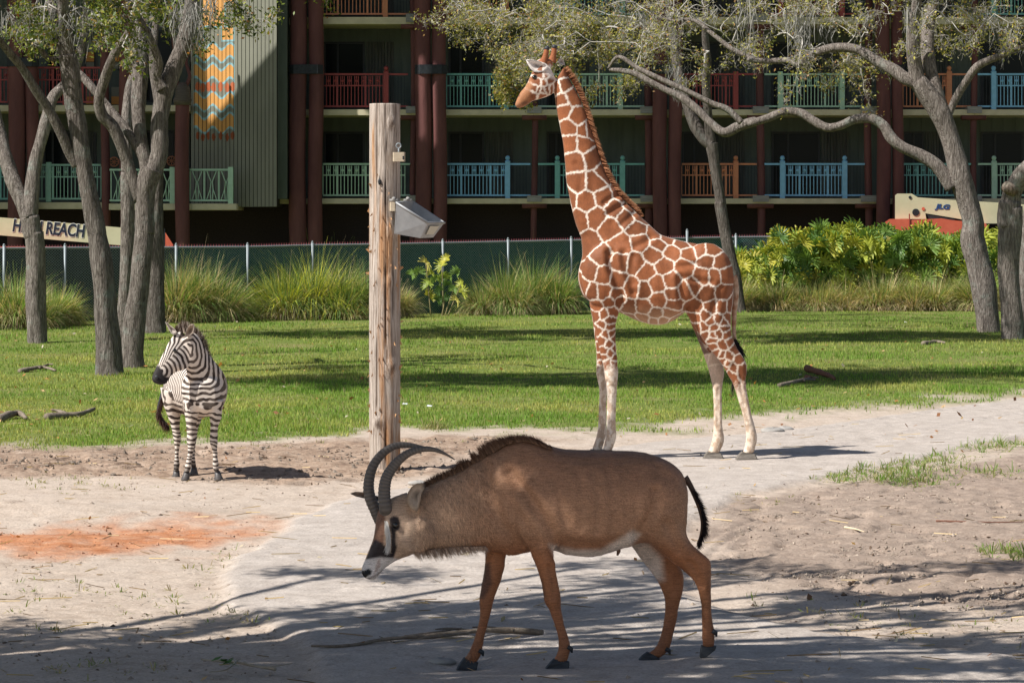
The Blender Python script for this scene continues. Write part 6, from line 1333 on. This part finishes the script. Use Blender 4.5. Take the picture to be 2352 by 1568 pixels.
cb = np.where(on[:, None], np.array([.035, .022, .017]), np.array([.66, .56, .47])) * RNG.uniform(.8, 1.15, (len(on), 1)); ct = cb * .35 + np.array([.10, .055, .03]) * .65
Cc = np.stack([cb, cb, ct], 1).reshape(-1, 3); me_.attributes.remove(me_.attributes['Col']); set_attr(me_, 'Col', Cc); add('mane', me_, M_HAIR, zebra)
ear(zebra, [zz(*p) for p in ((178, 58), (196, 66), (225, 92), (262, 120), (285, 150), (278, 175), (255, 180), (230, 160), (208, 120), (190, 85))], 31.66, M_EAR, .04, (0, 0, 0), (.50, .43, .38), (.66, .58, .50), 'ear', (.05, .04, .035))
ear(zebra, [zz(*p) for p in ((432, 76), (442, 95), (440, 130), (428, 165), (405, 188), (372, 196), (356, 186), (360, 155), (378, 115), (402, 85))], 31.62, M_EAR, .04, (0, 0, 0), (.36, .27, .20), (.48, .40, .33), 'ear', (.25, .19, .15))
mb = MB(); mb.ball(tuple(zc(266, 316, 31.575)), .021, 12, 8); mb.build('eye', M_EYE, zebra, True)
for s_ in (0,):
    mb = MB(); mb.ball(tuple(zc(104, 556, 31.43)), .022, 10, 6, None, (1, .5, 1.1)); mb.build('nostril', M_HOOF, zebra, True)
def round_hoof(x0, x1, yb, xt0, xt1, yt, Y):
    a, b_, c, d = zc(x0, yb, Y), zc(x1, yb, Y), zc(xt0, yt, Y), zc(xt1, yt, Y); P0, P1 = (a + b_) / 2, (c + d) / 2; mb = MB()
    mb.tube([P0 - Vector((0, 0, .004)), P0 + Vector((0, 0, .01)), (P0 * .5 + P1 * .5) + Vector((0, .01, 0)), P1 + Vector((0, .015, 0))], [(b_ - a).length / 2 * .97, (b_ - a).length / 2, ((b_ - a).length + (d - c).length) / 4, (d - c).length / 2 * 1.05], 16); mb.build('hoof', M_HOOFZ, zebra, True)
M_HOOFZ = simple('zebra_hoof_horn', (0.055, 0.05, 0.048), (0.12, 0.11, 0.105), 25, .4, (1, 1, 3), .15)
round_hoof(322, 400, 1480, 348, 400, 1402, ZF); round_hoof(618, 703, 1480, 624, 668, 1396, ZF); round_hoof(243, 315, 1456, 254, 306, 1390, ZH); round_hoof(396, 480, 1436, 413, 459, 1360, ZH2)
TP = lerp_path([(*zc(x, y, 33.15),) for x, y in ((190, 640), (165, 700), (148, 760), (128, 830), (130, 890), (158, 940), (195, 975))], 5)
mb = MB(); mb.tube(TP, np.interp(np.linspace(0, 1, len(TP)), [0, .4, 1], [.035, .03, .012]), 8); tl = mb.build('tail', M_HOOF, zebra, True)
add('tail_hair', tuft(TP[6:], [p + np.array([.02 - .03 * (k < 14), 0, -.10]) for k, p in enumerate(TP[6:])], 1600, .02, (.03, .02, .018), (.10, .045, .035), .008, .025), M_HAIR, tl)
# ------------------------------------------------------------------ weathered log pole with a feeder
PY = gp(884, 1073).y; PX = (884 - CXD) / FD * PY; PZT = CAMZ - (239 - HYD) / FD * PY
pole = thing('wooden_pole', 'thick weathered log pole with long cracks, standing before the zebra', 'pole', (PX, PY, 0))
rows_, seg = 260, 72; zs = np.linspace(-.1, PZT, rows_); th = np.linspace(0, 2 * np.pi, seg, endpoint=False)
Zg, Tg = np.meshgrid(zs, th, indexing='ij'); R0 = 35.5 / FD * PY
thp = np.minimum(Tg, 2 * np.pi - Tg)
g1 = fbm(Tg * 9 + 2, Zg * .55, 101, 4); g1[:, -6:] = g1[:, -6:] * np.linspace(1, 0, 6) + g1[:, :1] * np.linspace(0, 1, 6)
wander = (fbm(Zg * .8, Zg * 0 + 3.3, 7, 3) - .5) * .35
crack = np.exp(-(((Tg - (-math.pi / 2 + 2 * math.pi) + -.12 - wander) / .035) ** 2)) * sstep(.3, .5, fbm(Zg * .7, Zg * 0, 9))
crack2 = np.exp(-(((Tg - 5.35 - wander * .6) / .03) ** 2)) * sstep(.42, .6, fbm(Zg * .9, Zg * 0 + 5, 11)); crack3 = np.exp(-(((Tg - 4.2 + wander * .5) / .025) ** 2)) * sstep(.45, .6, fbm(Zg * 1.1, Zg * 0 + 8, 12))
R = R0 * (1 + .012 * np.sin(Zg * 1.1)) + .016 * (g1 - .5) - .03 * crack - .018 * crack2 - .014 * crack3
for (ka, kz, kr, ks) in ((5.15, 1.16, .045, .06), (5.2, 3.98, .03, .045), (4.35, .52, .035, .06), (5.05, 2.15, .02, .05), (5.0, 2.72, .02, .07)):
    R = R + kr * np.exp(-(((Tg - ka) * R0 / ks) ** 2 + ((Zg - kz) / (ks * 1.3)) ** 2))
V = np.stack([PX + R * np.cos(Tg), PY + R * np.sin(Tg), Zg], -1).reshape(-1, 3)
i = np.arange(rows_ - 1)[:, None] * seg; j = np.arange(seg)[None, :]; j2 = (j + 1) % seg; Q = np.stack([i + j, i + j2, i + seg + j2, i + seg + j], -1).reshape(-1, 4)
V = np.concatenate([V, [(PX, PY, PZT - .01)]]); T = [((rows_ - 1) * seg + q, (rows_ - 1) * seg + (q + 1) % seg, rows_ * seg) for q in range(seg)]
raw = .8 * sstep(.56, .74, fbm(Tg * 2.2 + 4, Zg * .8 + 1, 103, 4) + .16 * sstep(.9, .2, Zg) + .10 * np.exp(-((Zg - 2.6) / .7) ** 2) - .10 * sstep(2.8, 3.8, Zg))
raw = np.maximum(raw, sstep(.2, .6, crack * sstep(2.2, 1.2, Zg))); kn = sum(np.exp(-(((Tg - a) * R0 / .035) ** 2 + ((Zg - z) / .05) ** 2)) for a, z in ((5.15, 1.16), (5.2, 3.98), (4.35, .52)))
pole_me = fast_mesh('log', V, [Q, np.array(T)], True, {'raw': np.append(raw.ravel(), 0), 'crk': np.append(np.clip(crack + crack2 + crack3 + kn * .8, 0, 1).ravel(), 0)})
m, nt, b = new_mat('weathered_log'); b.inputs['Roughness'].default_value = .85; setspec(b, .15)
v = mapping(nt, (55, 55, 1.6)); f = noise_node(nt, v, 1.0, 7, .7); f2 = noise_node(nt, mapping(nt, (60, 60, 2.5)), 1.6, 5, .7)
grey = ramp(nt, f, [(.34, (.16, .12, .095)), (.47, (.46, .39, .33)), (.68, (.66, .59, .52))]); org = ramp(nt, f, [(.3, (.26, .105, .035)), (.55, (.53, .27, .11)), (.75, (.64, .41, .22))])
c = mixc(nt, attr(nt, 'raw', True), grey, org); c = mixc(nt, 1.0, c, ramp(nt, f2, [(.35, (.5, .46, .43)), (.55, (1, 1, 1))]), 'MULTIPLY'); c = mixc(nt, attr(nt, 'crk', True), c, (.07, .04, .025))
nt.links.new(c, b.inputs['Base Color']); bump(nt, b, math_n(nt, 'ADD', f, f2), .7, .02)
add('log', pole_me, m, pole)
slv = MB()          # torn fibres
for _ in range(70):
    a_ = random.uniform(3.2, 6.2); z = random.uniform(.3, 3.4); r = R0 + .005; p = Vector((PX + r * math.cos(a_), PY + r * math.sin(a_), z)); d = Vector((math.cos(a_), math.sin(a_), random.uniform(-1.5, 1))) * random.uniform(.02, .05); s_ = Vector((0, 0, random.uniform(.01, .03)))
    slv._add([p - s_, p + s_, p + d], None, [(0, 1, 2)])
tag(slv.build('torn_fibres', simple('torn_wood', (.42, .20, .08), (.6, .38, .2), 30, .9), pole), kind='stuff')
# feeder
q2 = lambda x, y: (574.2 + x / 2.7307, y / 2.7307)
M_ZINC = simple('dull_zinc_sheet', (0.24, 0.245, 0.25), (0.34, 0.345, 0.35), 7, .5, (1, 1, 1), .15, 20, .004, .4, .25)
M_BLOCK = simple('pale_wood_block', (0.38, 0.31, 0.22), (0.50, 0.42, 0.31), 9, .8, (1, 1, 4), .2)
feeder = thing('feed_trough', 'grey metal feed trough with sloping rim hung on the log pole', 'trough', tuple(at(*q2(1060, 1490), PY - .1)))
n_, f_ = PY - .36, PY + .16
A, Bf, Cf_, Dn = at(*q2(918, 1272), n_), at(*q2(1018, 1264), f_), at(*q2(1220, 1398), f_), at(*q2(1114, 1396), n_)
E, F_, G_, H_ = at(*q2(905, 1466), n_ + .05), at(*q2(1068, 1494), n_ + .05), at(*q2(1150, 1490), f_ - .05), at(*q2(985, 1460), f_ - .05)
def sheet(name, pts, th=.008):
    c = sum(pts, Vector()) / len(pts); nrm = (pts[1] - pts[0]).cross(pts[2] - pts[1]).normalized(); mb = MB(); mb.slab([p for p in pts], [p + nrm * th for p in pts]); return mb.build(name, M_ZINC, feeder)
sheet('side_panel', [A, Dn, F_, E]); sheet('side_panel', [Bf, H_, G_, Cf_]); sheet('end_panel', [Dn, Cf_, G_, F_]); sheet('end_panel', [A, E, H_, Bf]); sheet('floor_panel', [E, F_, G_, H_])
mb = MB(); mb.tube([A, Dn, Cf_, Bf, A], [.014] * 5, 6); mb.build('rolled_rim', M_ZINC, feeder, True)
cE = (Dn + Cf_ + G_ + F_) / 4; mb = MB(); mb.slab([cE + (p - cE) * .55 + Vector((.012, -.02, 0)) for p in (Dn, Cf_, G_, F_)], [cE + (p - cE) * .55 for p in (Dn, Cf_, G_, F_)]); mb.build('pale_label', simple('pale_paper', (.50, .47, .38)), feeder)
def block(name, x0, y0, x1, y1, Y, d, par):
    a, c_ = at(*q2(x0, y1), Y), at(*q2(x1, y0), Y); mb = MB(); mb.bevbox(a.x, c_.x, Y - d, Y + d * .6, a.z, c_.z, .012); return mb.build(name, M_BLOCK, par)
block('mounting_block', 878, 1268, 916, 1324, PY - .17, .05, feeder)
for x in (902, 990):
    p = at(*q2(x, 1256), PY - .2); mb = MB(); mb.tube([p + Vector((-.05, 0, 0)), p + Vector((.05, 0, 0))], [.014] * 2, 8); mb.ball(tuple(p + Vector((0, 0, .015))), .024, 8, 6); mb.build('hanger_bolt', M_ROPE, feeder, True)
bx = thing('control_box', 'small beige block with an eye bolt screwed to the pole above the trough', 'box', tuple(at(*q2(935, 1012), PY - .17)))
block('housing', 897, 956, 973, 1014, PY - .2, .07, bx)
p = at(*q2(932, 930), PY - .2); mb = MB(); mb.tube([(p.x, p.y, p.z - .09), (p.x, p.y, p.z)], [.008] * 2, 6); mb.tube([(p.x + .028 * math.cos(t), p.y, p.z + .028 + .028 * math.sin(t)) for t in np.linspace(0, 2 * math.pi, 13)], [.008] * 13, 6); mb.build('eye_bolt', M_GALV, bx, True)
for yy in (985, 996):
    a = at(*q2(962, yy), PY - .285); mb = MB(); mb.ball(tuple(a), .012, 8, 5); mb.build('screw', M_BAND, bx, True)
mb = MB(); p = at(*q2(812, 1140), PY - R0 - .005); mb.ball(tuple(p), .03, 8, 6, None, (.6, .6, 1.3)); mb.tube([(p.x, p.y, p.z), (p.x + .10, p.y + .02, p.z - .12)], [.006, .003], 5); tag(mb.build('nail', M_BAND, pole), None)

# ------------------------------------------------------------------ construction lifts behind the fence
M_CREAM = simple('cream_machine_paint', (0.50, 0.47, 0.30), (0.58, 0.54, 0.36), 2, .45, (1, 1, 1), .1); M_RDO = simple('faded_red_machine_paint', (0.52, 0.10, 0.055), (0.62, 0.15, 0.085), 3, .45); M_TYRE = simple('black_rubber', (.015, .015, .016), None, rough=.8)
M_INK = simple('dark_lettering', (.018, .024, .04), None, rough=.5); M_BLUE = simple('blue_lettering', (.02, .06, .19), None, rough=.5); M_WHITE = simple('white_lettering_edge', (.75, .74, .68), None, rough=.6)
def lettering(txt, x0, x1, yb, Y, mat, parent, slope=0.0, shear=.25, off=.014, hgt=None, name='lettering', dy=0.0):
    cu = bpy.data.curves.new('txt', 'FONT'); cu.body = txt; cu.shear = shear; cu.offset = off; cu.extrude = .004; cu.size = 1.0
    o = bpy.data.objects.new('txt', cu); COL.objects.link(o); dg = bpy.context.evaluated_depsgraph_get(); me = bpy.data.meshes.new_from_object(o.evaluated_get(dg)); bpy.data.objects.remove(o)
    n = len(me.vertices); v = np.empty(n * 3, np.float32); me.vertices.foreach_get('co', v); v = v.reshape(-1, 3); a, c_ = at(x0, yb, Y), at(x1, yb, Y)
    sx = (c_.x - a.x) / (v[:, 0].max() - v[:, 0].min()); sz = sx if hgt is None else hgt * Y / FD / (v[:, 1].max() - v[:, 1].min())
    w = np.stack([a.x + (v[:, 0] - v[:, 0].min()) * sx, Y - dy + v[:, 2] * -1.0, a.z + (v[:, 1]) * sz + (v[:, 0] - v[:, 0].min()) * sx * slope], 1)
    me.vertices.foreach_set('co', w.astype(np.float32).ravel()); me.update(); me.materials.clear(); return add(name, me, mat, parent)
LY = 90.0; lift1 = thing('boom_lift', 'cream lift boom lettered in black, slanting down behind the fence and left trees', 'lift', (-15.5, LY, .22))
bt = [(-160, 486), (282, 523), (286, 540), (282, 564), (-160, 527)]; mb = MB(); mb.slab([at(x, y, LY - .22) for x, y in bt], [at(x, y, LY + .22) for x, y in bt]); boom = mb.build('boom', M_CREAM, lift1)
sl = -(523 - 486) / 442
lettering('HIGH REACH', 28, 197, 531, LY - .222, M_WHITE, boom, sl, .2, .06, 33, 'lettering_edge', .004); lettering('HIGH REACH', 28.5, 196, 530.5, LY - .222, M_INK, boom, sl, .2, .03, 30, 'lettering', .012)
mb = MB(); mb.bevbox(-17.8, -13.6, LY - 1, LY + 1, .95, 2.3, .2); mb.build('turntable', M_RDO, lift1)
mb = MB(); p0 = at(-160, 505, LY); mb.box(p0.x - .5, p0.x + .7, LY - .4, LY + .4, 2.302, 3.6); mb.build('riser', M_CREAM, lift1)
for x in (-17.2, -14.4):
    for y in (-1.0, 1.0): mb = MB(); mb.tube([(x, LY + y - .2, .74), (x, LY + y + .2, .74)], [.52, .52], 20); mb.build('wheel', M_TYRE, lift1)
mb = MB(); mb.box(-17.6, -14, LY - .8, LY + .8, .7, .949); mb.build('chassis', M_BAND, lift1)
RY = 97.6; lift2 = thing('boom_lift', 'cream and faded red boom lift with blue letters parked behind the fan palms', 'lift', (16.5, RY, .26))
bp = [t4(*p, 1)[:2] for p in ((910, 1226), (924, 1215), (1015, 1215), (1052, 1238), (1250, 1253), (1570, 1272), (1750, 1284), (1750, 1402), (1480, 1402), (1270, 1366), (1100, 1338), (1106, 1374), (910, 1374))]
mb = MB(); mb.slab([at(x, y, RY - .35) for x, y in bp], [at(x, y, RY + .35) for x, y in bp]); boom = mb.build('boom', M_CREAM, lift2)
rp = [t4(*p, 1)[:2] for p in ((848, 1392), (875, 1374), (990, 1372), (1010, 1380), (1200, 1370), (1262, 1380), (1480, 1402), (1500, 1440), (1500, 1560), (848, 1560))]
mb = MB(); mb.slab([at(x, y, RY - .75) for x, y in rp], [at(x, y, RY + .9) for x, y in rp]); body_ = mb.build('engine_cover', M_RDO, lift2)
p = at(*t4(1000, 1420, 1)[:2], RY - .76); mb = MB(); mb.box(p.x - .02, p.x + .02, p.y - .02, p.y, p.z - .6, p.z + .42); mb.build('cover_seam', simple('seam', (.3, .06, .04)), body_)
mb = MB(); bl_ = [t4(*p, 1)[:2] for p in ((1112, 1346), (1280, 1374), (1290, 1392), (1120, 1372))]; mb.slab([at(x, y, RY - .40) for x, y in bl_], [at(x, y, RY - .352) for x, y in bl_]); mb.build('black_stripe', M_BAND, boom)
lettering('JLG', *[t4(x, 0, 1)[0] for x in (1158, 1256)], t4(0, 1307, 1)[1], RY - .352, M_BLUE, boom, -.06, .22, .05, 15, 'lettering', .01)
for (x, y, r, mt) in ((1040, 1332, .12, M_BAND), (1087, 1310, .055, M_RDO), (1004, 1238, .05, M_BAND)):
    p = at(*t4(x, y, 1)[:2], RY - .36); mb = MB(); mb.tube([(p.x, p.y - .012, p.z), (p.x, p.y + .006, p.z)], [r, r], 18); mb.build('round_fitting', mt, boom)
for x in (15.3, 18.6):
    for y in (-.9, 1.0): mb = MB(); mb.tube([(x, RY + y - .2, .78), (x, RY + y + .2, .78)], [.52, .52], 20); mb.build('wheel', M_TYRE, lift2)
mb = MB(); mb.box(14.2, 19.2, RY - .65, RY + .8, .7, 2.08); mb.build('chassis', M_BAND, lift2)
mb = MB(); fl_ = [at(x, y, 88) for x, y in ((379, 533), (397.5, 562), (397.5, 570), (379, 570))]; mb.slab(fl_, [p + Vector((0, .02, 0)) for p in fl_]); fo = thing('warning_flag', 'small orange-red pointed flag on a thin pole behind the fence near the oaks', 'flag', (fl_[3].x, 88, .24)); mb.build('cloth', M_RDO, fo)
mb = MB(); mb.tube([(fl_[0].x - .015, 88, .1), (fl_[0].x - .015, 88, fl_[0].z + .1)], [.014] * 2, 6); mb.build('pole', M_BAND, fo)

# ------------------------------------------------------------------ sticks, logs, stones and litter
M_STICK = simple('dry_stick', (0.13, 0.10, 0.075), (0.30, 0.245, 0.19), 6, .9, (3, 3, 3), .5, 25)
M_REDLOG = simple('red_brown_log', (0.12, 0.05, 0.032), (0.24, 0.115, 0.075), 6, .85, (2, 8, 8), .4)
def stick(pts, r, label, forks=(), mat=None, z=.0, name='stick'):
    W = [gp(x, y) for x, y in pts]; zs_ = z if hasattr(z, '__len__') else [z] * len(pts)
    P = lerp_path([(p.x, p.y, p.z + r * .5 + q) for p, q in zip(W, zs_)], 5); mb = MB(); mb.tube(P, np.linspace(r, r * .4, len(P)), 7, None, .25, len(pts) * 3, True, 8.0); o = mb.build(name, mat or M_STICK, None, True)
    tag(o, label, 'stick' if name == 'stick' else 'log'); 
    for fpts in forks:
        W = [gp(x, y) for x, y in fpts]; P = lerp_path([(p.x, p.y, p.z + r * .5 + (.012 if r < .03 else .03) + (.004 if r < .03 else .02) * k) for k, p in enumerate(W)], 4); mb = MB(); mb.tube(P, np.linspace(r * .6, r * .2, len(P)), 5); mb.build('side_twig', mat or M_STICK, o, True)
    return o
stick([(1247, 1456), (1190, 1454), (1120, 1457), (1077, 1460), (983, 1467), (888, 1474), (830, 1481), (775, 1487), (715, 1486)], .022, 'long dry frond stalk lying across the track between the antelope hooves', [[(1100, 1459), (1040, 1452), (1000, 1455)], [(1077, 1461), (1010, 1470), (960, 1476)], [(930, 1470), (990, 1462), (1060, 1452)], [(1180, 1455), (1120, 1449), (1085, 1450)]], z=[.0, .01, .02, .02, .01, .01, .0, .0, .0])
tw = stick([(632, 1538), (580, 1529), (540, 1522), (500, 1519), (462, 1515)], .011, 'thin fallen twig with a few green leaves on the shaded sand', [[(545, 1523), (520, 1545), (480, 1552)], [(560, 1526), (600, 1540), (672, 1532)]], simple('pale_twig', (.30, .25, .18), (.4, .34, .26), 9, .9))
mb = MB()
for k in range(14):
    p = gp(528 + RNG.normal(0, 11), 1541 + RNG.normal(0, 4)) + Vector((0, 0, .05 + .03 * random.random())); a_ = random.uniform(0, 6.3); d = Vector((math.cos(a_), math.sin(a_), .3)) * .045; s_ = Vector((-math.sin(a_), math.cos(a_), .2)) * .017; mb._add([p - d, p + s_, p + d, p - s_], [(0, 1, 2, 3)], None, (.07, .17, .03))
tag(mb.build('green_leaves', M_LEAF, tw), kind='stuff')
stick([(106, 963), (150, 960), (185, 958), (217, 951)], .065, 'crooked grey stick on the lawn, the one pointing at the zebra', [[(150, 960), (135, 957), (118, 957)]], z=[.0, .01, .02, .05])
stick([(-5, 970), (20, 962), (45, 959), (60, 966)], .07, 'stubby dark stick on the lawn at the left edge', z=[0, .03, .03, 0])
stick([(45, 856), (75, 853), (100, 851), (128, 854)], .055, 'broken grey branch on the lawn in front of the slender oak', [[(90, 852), (110, 846), (122, 848)]], z=[0, .03, .04, .0])
stick([(1790, 889), (1820, 885), (1848, 881), (1872, 879)], .05, 'pale broken branch lying beside the red-brown log', [[(1830, 884), (1850, 877)], [(1845, 882), (1862, 876), (1880, 879)]], z=[0, .03, .05, .03])
stick([(1853, 862), (1880, 867), (1905, 871), (1917, 875)], .075, 'red-brown split log lying on the lawn right of the giraffe', mat=M_REDLOG, name='fallen_log', z=[.10, .07, .03, .0])
stick([(1852, 872), (1862, 873), (1872, 875)], .065, 'short red-brown log end tucked under the split log', mat=M_REDLOG, name='fallen_log')
stick([(2120, 792), (2150, 788), (2172, 790)], .06, 'grey stick on the lawn in the shade before the leaning oak')
stick([(2150, 1197), (2220, 1199), (2290, 1200), (2352, 1199)], .010, 'thin reddish runner lying on the churned sand', mat=M_REDLOG)
stick([(1940, 1212), (1965, 1216), (1985, 1222)], .012, 'pale straw-coloured stem lying on the churned sand', mat=simple('straw_stem', (.55, .45, .3), (.65, .56, .4), 9, .9))
M_ROCK = simple('pale_limestone', (0.26, 0.245, 0.225), (0.40, 0.375, 0.345), 8, .9, (1, 1, 1), .4, 20)
for (x, y, r, lb) in ((1775, 990, .13, 'flat pale stone at the track edge beyond the giraffe hind legs'), (1803, 986, .10, 'smaller grey flat stone beside the pale stone at the track edge'), (958, 1110, .075, 'grey stone on the track edge above the antelope ears'), (905, 1466, .04, 'small grey stone on the shaded track under the antelope'), (1015, 1521, .07, 'half buried flat stone by the antelope front hoof')):
    p = gp(x, y); mb = MB(); mb.ball((p.x, p.y, p.z + .005), r, 12, 7, None, (1.3, 1, .38)); mb.V[0] += RNG.normal(0, r * .05, mb.V[0].shape); tag(mb.build('stone', M_ROCK, None, True), lb, 'stone')
M_LIT = simple('white_litter', (.70, .72, .72), None, rough=.6)
for (x, y, lb) in ((930, 931, 'small white scrap of litter on the lawn right of the pole'), (986, 936, 'flat pale scrap of litter farther from the pole'), (2080, 742, 'tiny white scrap on the lawn near the palm bed')):
    p = gp(x, y); mb = MB(); mb.slab([p + Vector((-.07, -.05, .05)), p + Vector((.06, -.06, .04)), p + Vector((.08, .05, .06)), p + Vector((-.05, .05, .08))], [p + Vector((-.07, -.05, .04)), p + Vector((.06, -.06, .03)), p + Vector((.08, .05, .05)), p + Vector((-.05, .05, .07))]); mb.V[0][:] = np.array(p) + (mb.V[0] - np.array(p)) * .55; tag(mb.build('litter_scrap', M_LIT), lb, 'litter')

# ------------------------------------------------------------------ uncountable ground litter: weeds, straw, fallen leaves, clods
wV, wQ, wC, k0 = [], [], [], 0
def weed(x, y, rx, n, h=.045, cols=((.16, .22, .06), (.27, .27, .11), (.38, .32, .18))):
    global k0
    c0 = gp(x, y)
    for _ in range(n):
        px, py = c0.x + RNG.normal(0, rx), c0.y + RNG.normal(0, rx * 1.6)
        if masks(np.array([px]), np.array([py]))[1][0] > .6: continue
        m_ = RNG.integers(4, 12); V, Q, C = arc_blades(m_, px, py, float(gz(px, py)) - .005, .10, h * RNG.uniform(.5, 1.3), np.array(cols)[RNG.integers(0, 3, m_)] * RNG.uniform(.7, 1.3, (m_, 1)), .009, .9, 3, 1.3)
        wV.append(V); wQ.append(Q + k0); wC.append(C); k0 += len(V)
for a in ((1930, 1100, .25, 40, .075), (1990, 1092, .3, 50, .085), (2060, 1085, .3, 60, .09), (2115, 1068, .3, 50, .085), (2085, 1108, .25, 40, .08), (2160, 1052, .25, 30, .08), (2245, 1028, .3, 34, .09), (2290, 1020, .25, 40, .10), (2270, 1085, .2, 24, .10), (2335, 1272, .15, 40, .09)): weed(*a, cols=((.13, .24, .045), (.19, .29, .06), (.28, .29, .11)))
for a in ((1930, 1100, .25, 26), (1990, 1090, .3, 30), (2060, 1085, .3, 40), (2110, 1065, .3, 34), (2080, 1105, .25, 26), (2150, 1055, .25, 20), (2240, 1030, .3, 24), (2290, 1022, .25, 26), (2210, 1100, .3, 12), (2270, 1085, .25, 14), (2330, 1272, .12, 14), (2345, 1268, .1, 10), (1700, 1150, .3, 10), (1660, 1170, .2, 6),
          (170, 1105, .35, 26), (110, 1108, .3, 16), (230, 1130, .25, 8), (300, 1122, .2, 6), (40, 1395, .15, 6), (500, 1390, .2, 10), (545, 1405, .12, 10), (400, 1365, .2, 6), (520, 1300, .15, 10), (545, 1270, .15, 8), (80, 1370, .3, 10), (150, 1360, .3, 8), (300, 1400, .3, 8), (190, 1530, .12, 6), (350, 1535, .08, 5), (80, 1450, .1, 4), (600, 1430, .1, 8), (1900, 1420, .4, 12), (2100, 1440, .4, 16), (2250, 1430, .4, 14), (1850, 1380, .3, 8), (170, 1545, .1, 5), (450, 1000, .6, 20), (700, 1012, .6, 16), (1050, 1000, .5, 12)): weed(*a)
for a in ((995, 984, .12, 30, .13), (1000, 986, .1, 10, .1), (620, 1015, .3, 14, .05)): weed(*a)
o = add('weeds', fast_mesh('weeds', np.concatenate(wV), [np.concatenate(wQ)], False, {'Col': np.concatenate(wC)}), M_GRASS); tag(o, 'low scattered green weeds along the track edges and sand', 'weeds', kind='stuff')
def scatter_xy(n, Y0, Y1):
    u = RNG.uniform(0, 1, n); Y = 1 / (1 / Y0 + (1 / Y1 - 1 / Y0) * u); return RNG.uniform(-1, 1, n) * (.19 * Y + .6), Y
def surf_z(X, Y):
    l_, p_, *_ = masks(X, Y); return gz(X, Y) - .045 * sstep(-2.2, 0, poly_sd(X, Y, PATH)) * (1 - p_) * (1 - l_)
X, Y = scatter_xy(1300, 17.2, 42); kp = RNG.uniform(0, 1, len(X)) < np.clip(fbm(X * .8, Y * .8, 201) * 2.6 - .9, .05, 1); X, Y = X[kp], Y[kp]; n = len(X); a_ = RNG.uniform(0, 6.3, n); L_ = RNG.uniform(.03, .16, n); Z = surf_z(X, Y) + .008
d = np.stack([np.cos(a_) * L_, np.sin(a_) * L_, RNG.uniform(-.05, .15, n) * L_], 1); s_ = np.stack([-np.sin(a_), np.cos(a_), np.ones(n)], 1) * .0035; B_ = np.stack([X, Y, Z], 1)
V = np.stack([B_ - d - s_, B_ - d + s_, B_ + d + s_, B_ + d - s_], 1).reshape(-1, 3); o = add('straw', fast_mesh('straw', V, [np.arange(4 * n).reshape(-1, 4)], False, {'Col': np.repeat(mixcols(n, [((.55, .42, .24), 3), ((.40, .29, .16), 2), ((.22, .15, .09), 2)]), 4, 0)}), M_LEAF); tag(o, 'loose straw and stems strewn over the sand', 'straw', kind='stuff')
X, Y = scatter_xy(3600, 17.2, 85); kp = (RNG.uniform(0, 1, len(X)) < np.clip(.035 + (.6 * sstep(-1.5, -5, X / (Y / 50)) + .22) * (Y > 38), 0, 1)); X, Y = X[kp], Y[kp]; n = len(X); Z = surf_z(X, Y) + .018 + .03 * (Y > 40); a_ = RNG.uniform(0, 6.3, n); l_ = RNG.uniform(.014, .032, n) * (1 + (Y > 40) * .6)
d = np.stack([np.cos(a_) * l_, np.sin(a_) * l_, RNG.normal(0, .35, n) * l_], 1); s_ = np.stack([-np.sin(a_) * l_ * .5, np.cos(a_) * l_ * .5, RNG.normal(0, .4, n) * l_], 1); B_ = np.stack([X, Y, Z], 1)
V = np.stack([B_ - d, B_ + s_, B_ + d, B_ - s_], 1).reshape(-1, 3); o = add('fallen_leaves', fast_mesh('fallen_leaves', V, [np.arange(4 * n).reshape(-1, 4)], False, {'Col': np.repeat(mixcols(n, [((.42, .19, .07), 3), ((.50, .33, .16), 3), ((.25, .12, .06), 2), ((.55, .48, .36), 1)]), 4, 0)}), M_LEAF); tag(o, 'dry orange-brown leaves scattered on grass and sand', 'leaves', kind='stuff')
X, Y = scatter_xy(48000, 17.2, 42); lw, pw, cw, bw_, hw_ = masks(X, Y); dn = np.clip((hw_ + bw_ * 2.2 + .18 + cw * .5) * (1 - pw * .92) * (1 - lw) * np.clip(fbm(X * 1.3, Y * 1.3, 211) * 3 - .9, .03, 1), 0, 1); kp = RNG.uniform(0, 1, len(X)) < dn; X, Y, bw_, cw = X[kp], Y[kp], bw_[kp], cw[kp]; n = len(X)
r = .005 + (.016 + .014 * bw_) * RNG.uniform(0, 1, n) ** 3; Z = surf_z(X, Y) - r * .1
oct_ = np.array([(1, 0, 0), (0, 1, 0), (-1, 0, 0), (0, -1, 0), (0, 0, .8), (0, 0, -.6)], float); V = np.stack([X, Y, Z], 1)[:, None, :] + oct_[None] * r[:, None, None] * RNG.uniform(.6, 1.4, (n, 6, 1)) + RNG.normal(0, .25, (n, 6, 3)) * r[:, None, None]
ft = np.array([(0, 1, 4), (1, 2, 4), (2, 3, 4), (3, 0, 4), (1, 0, 5), (2, 1, 5), (3, 2, 5), (0, 3, 5)]); T = (np.arange(n)[:, None, None] * 6 + ft[None]).reshape(-1, 3)
C = np.array([.40, .325, .26])[None] * RNG.uniform(.6, 1.05, (n, 1)); C = C * (1 - bw_[:, None] * .4); C = C * (1 - cw[:, None]) + np.array([.42, .17, .08]) * cw[:, None]; dk = RNG.uniform(0, 1, n) < .12; C[dk] = (.12, .08, .055)
o = add('soil_clods', fast_mesh('soil_clods', V.reshape(-1, 3), [T], False, {'Col': np.repeat(C, 6, 0)}), simple('clod_soil', (.9, .9, .9), (1.05, 1.05, 1.05), 40, .95, use_col=True)); tag(o, 'loose crumbs and clods of sandy soil', 'soil', kind='stuff')
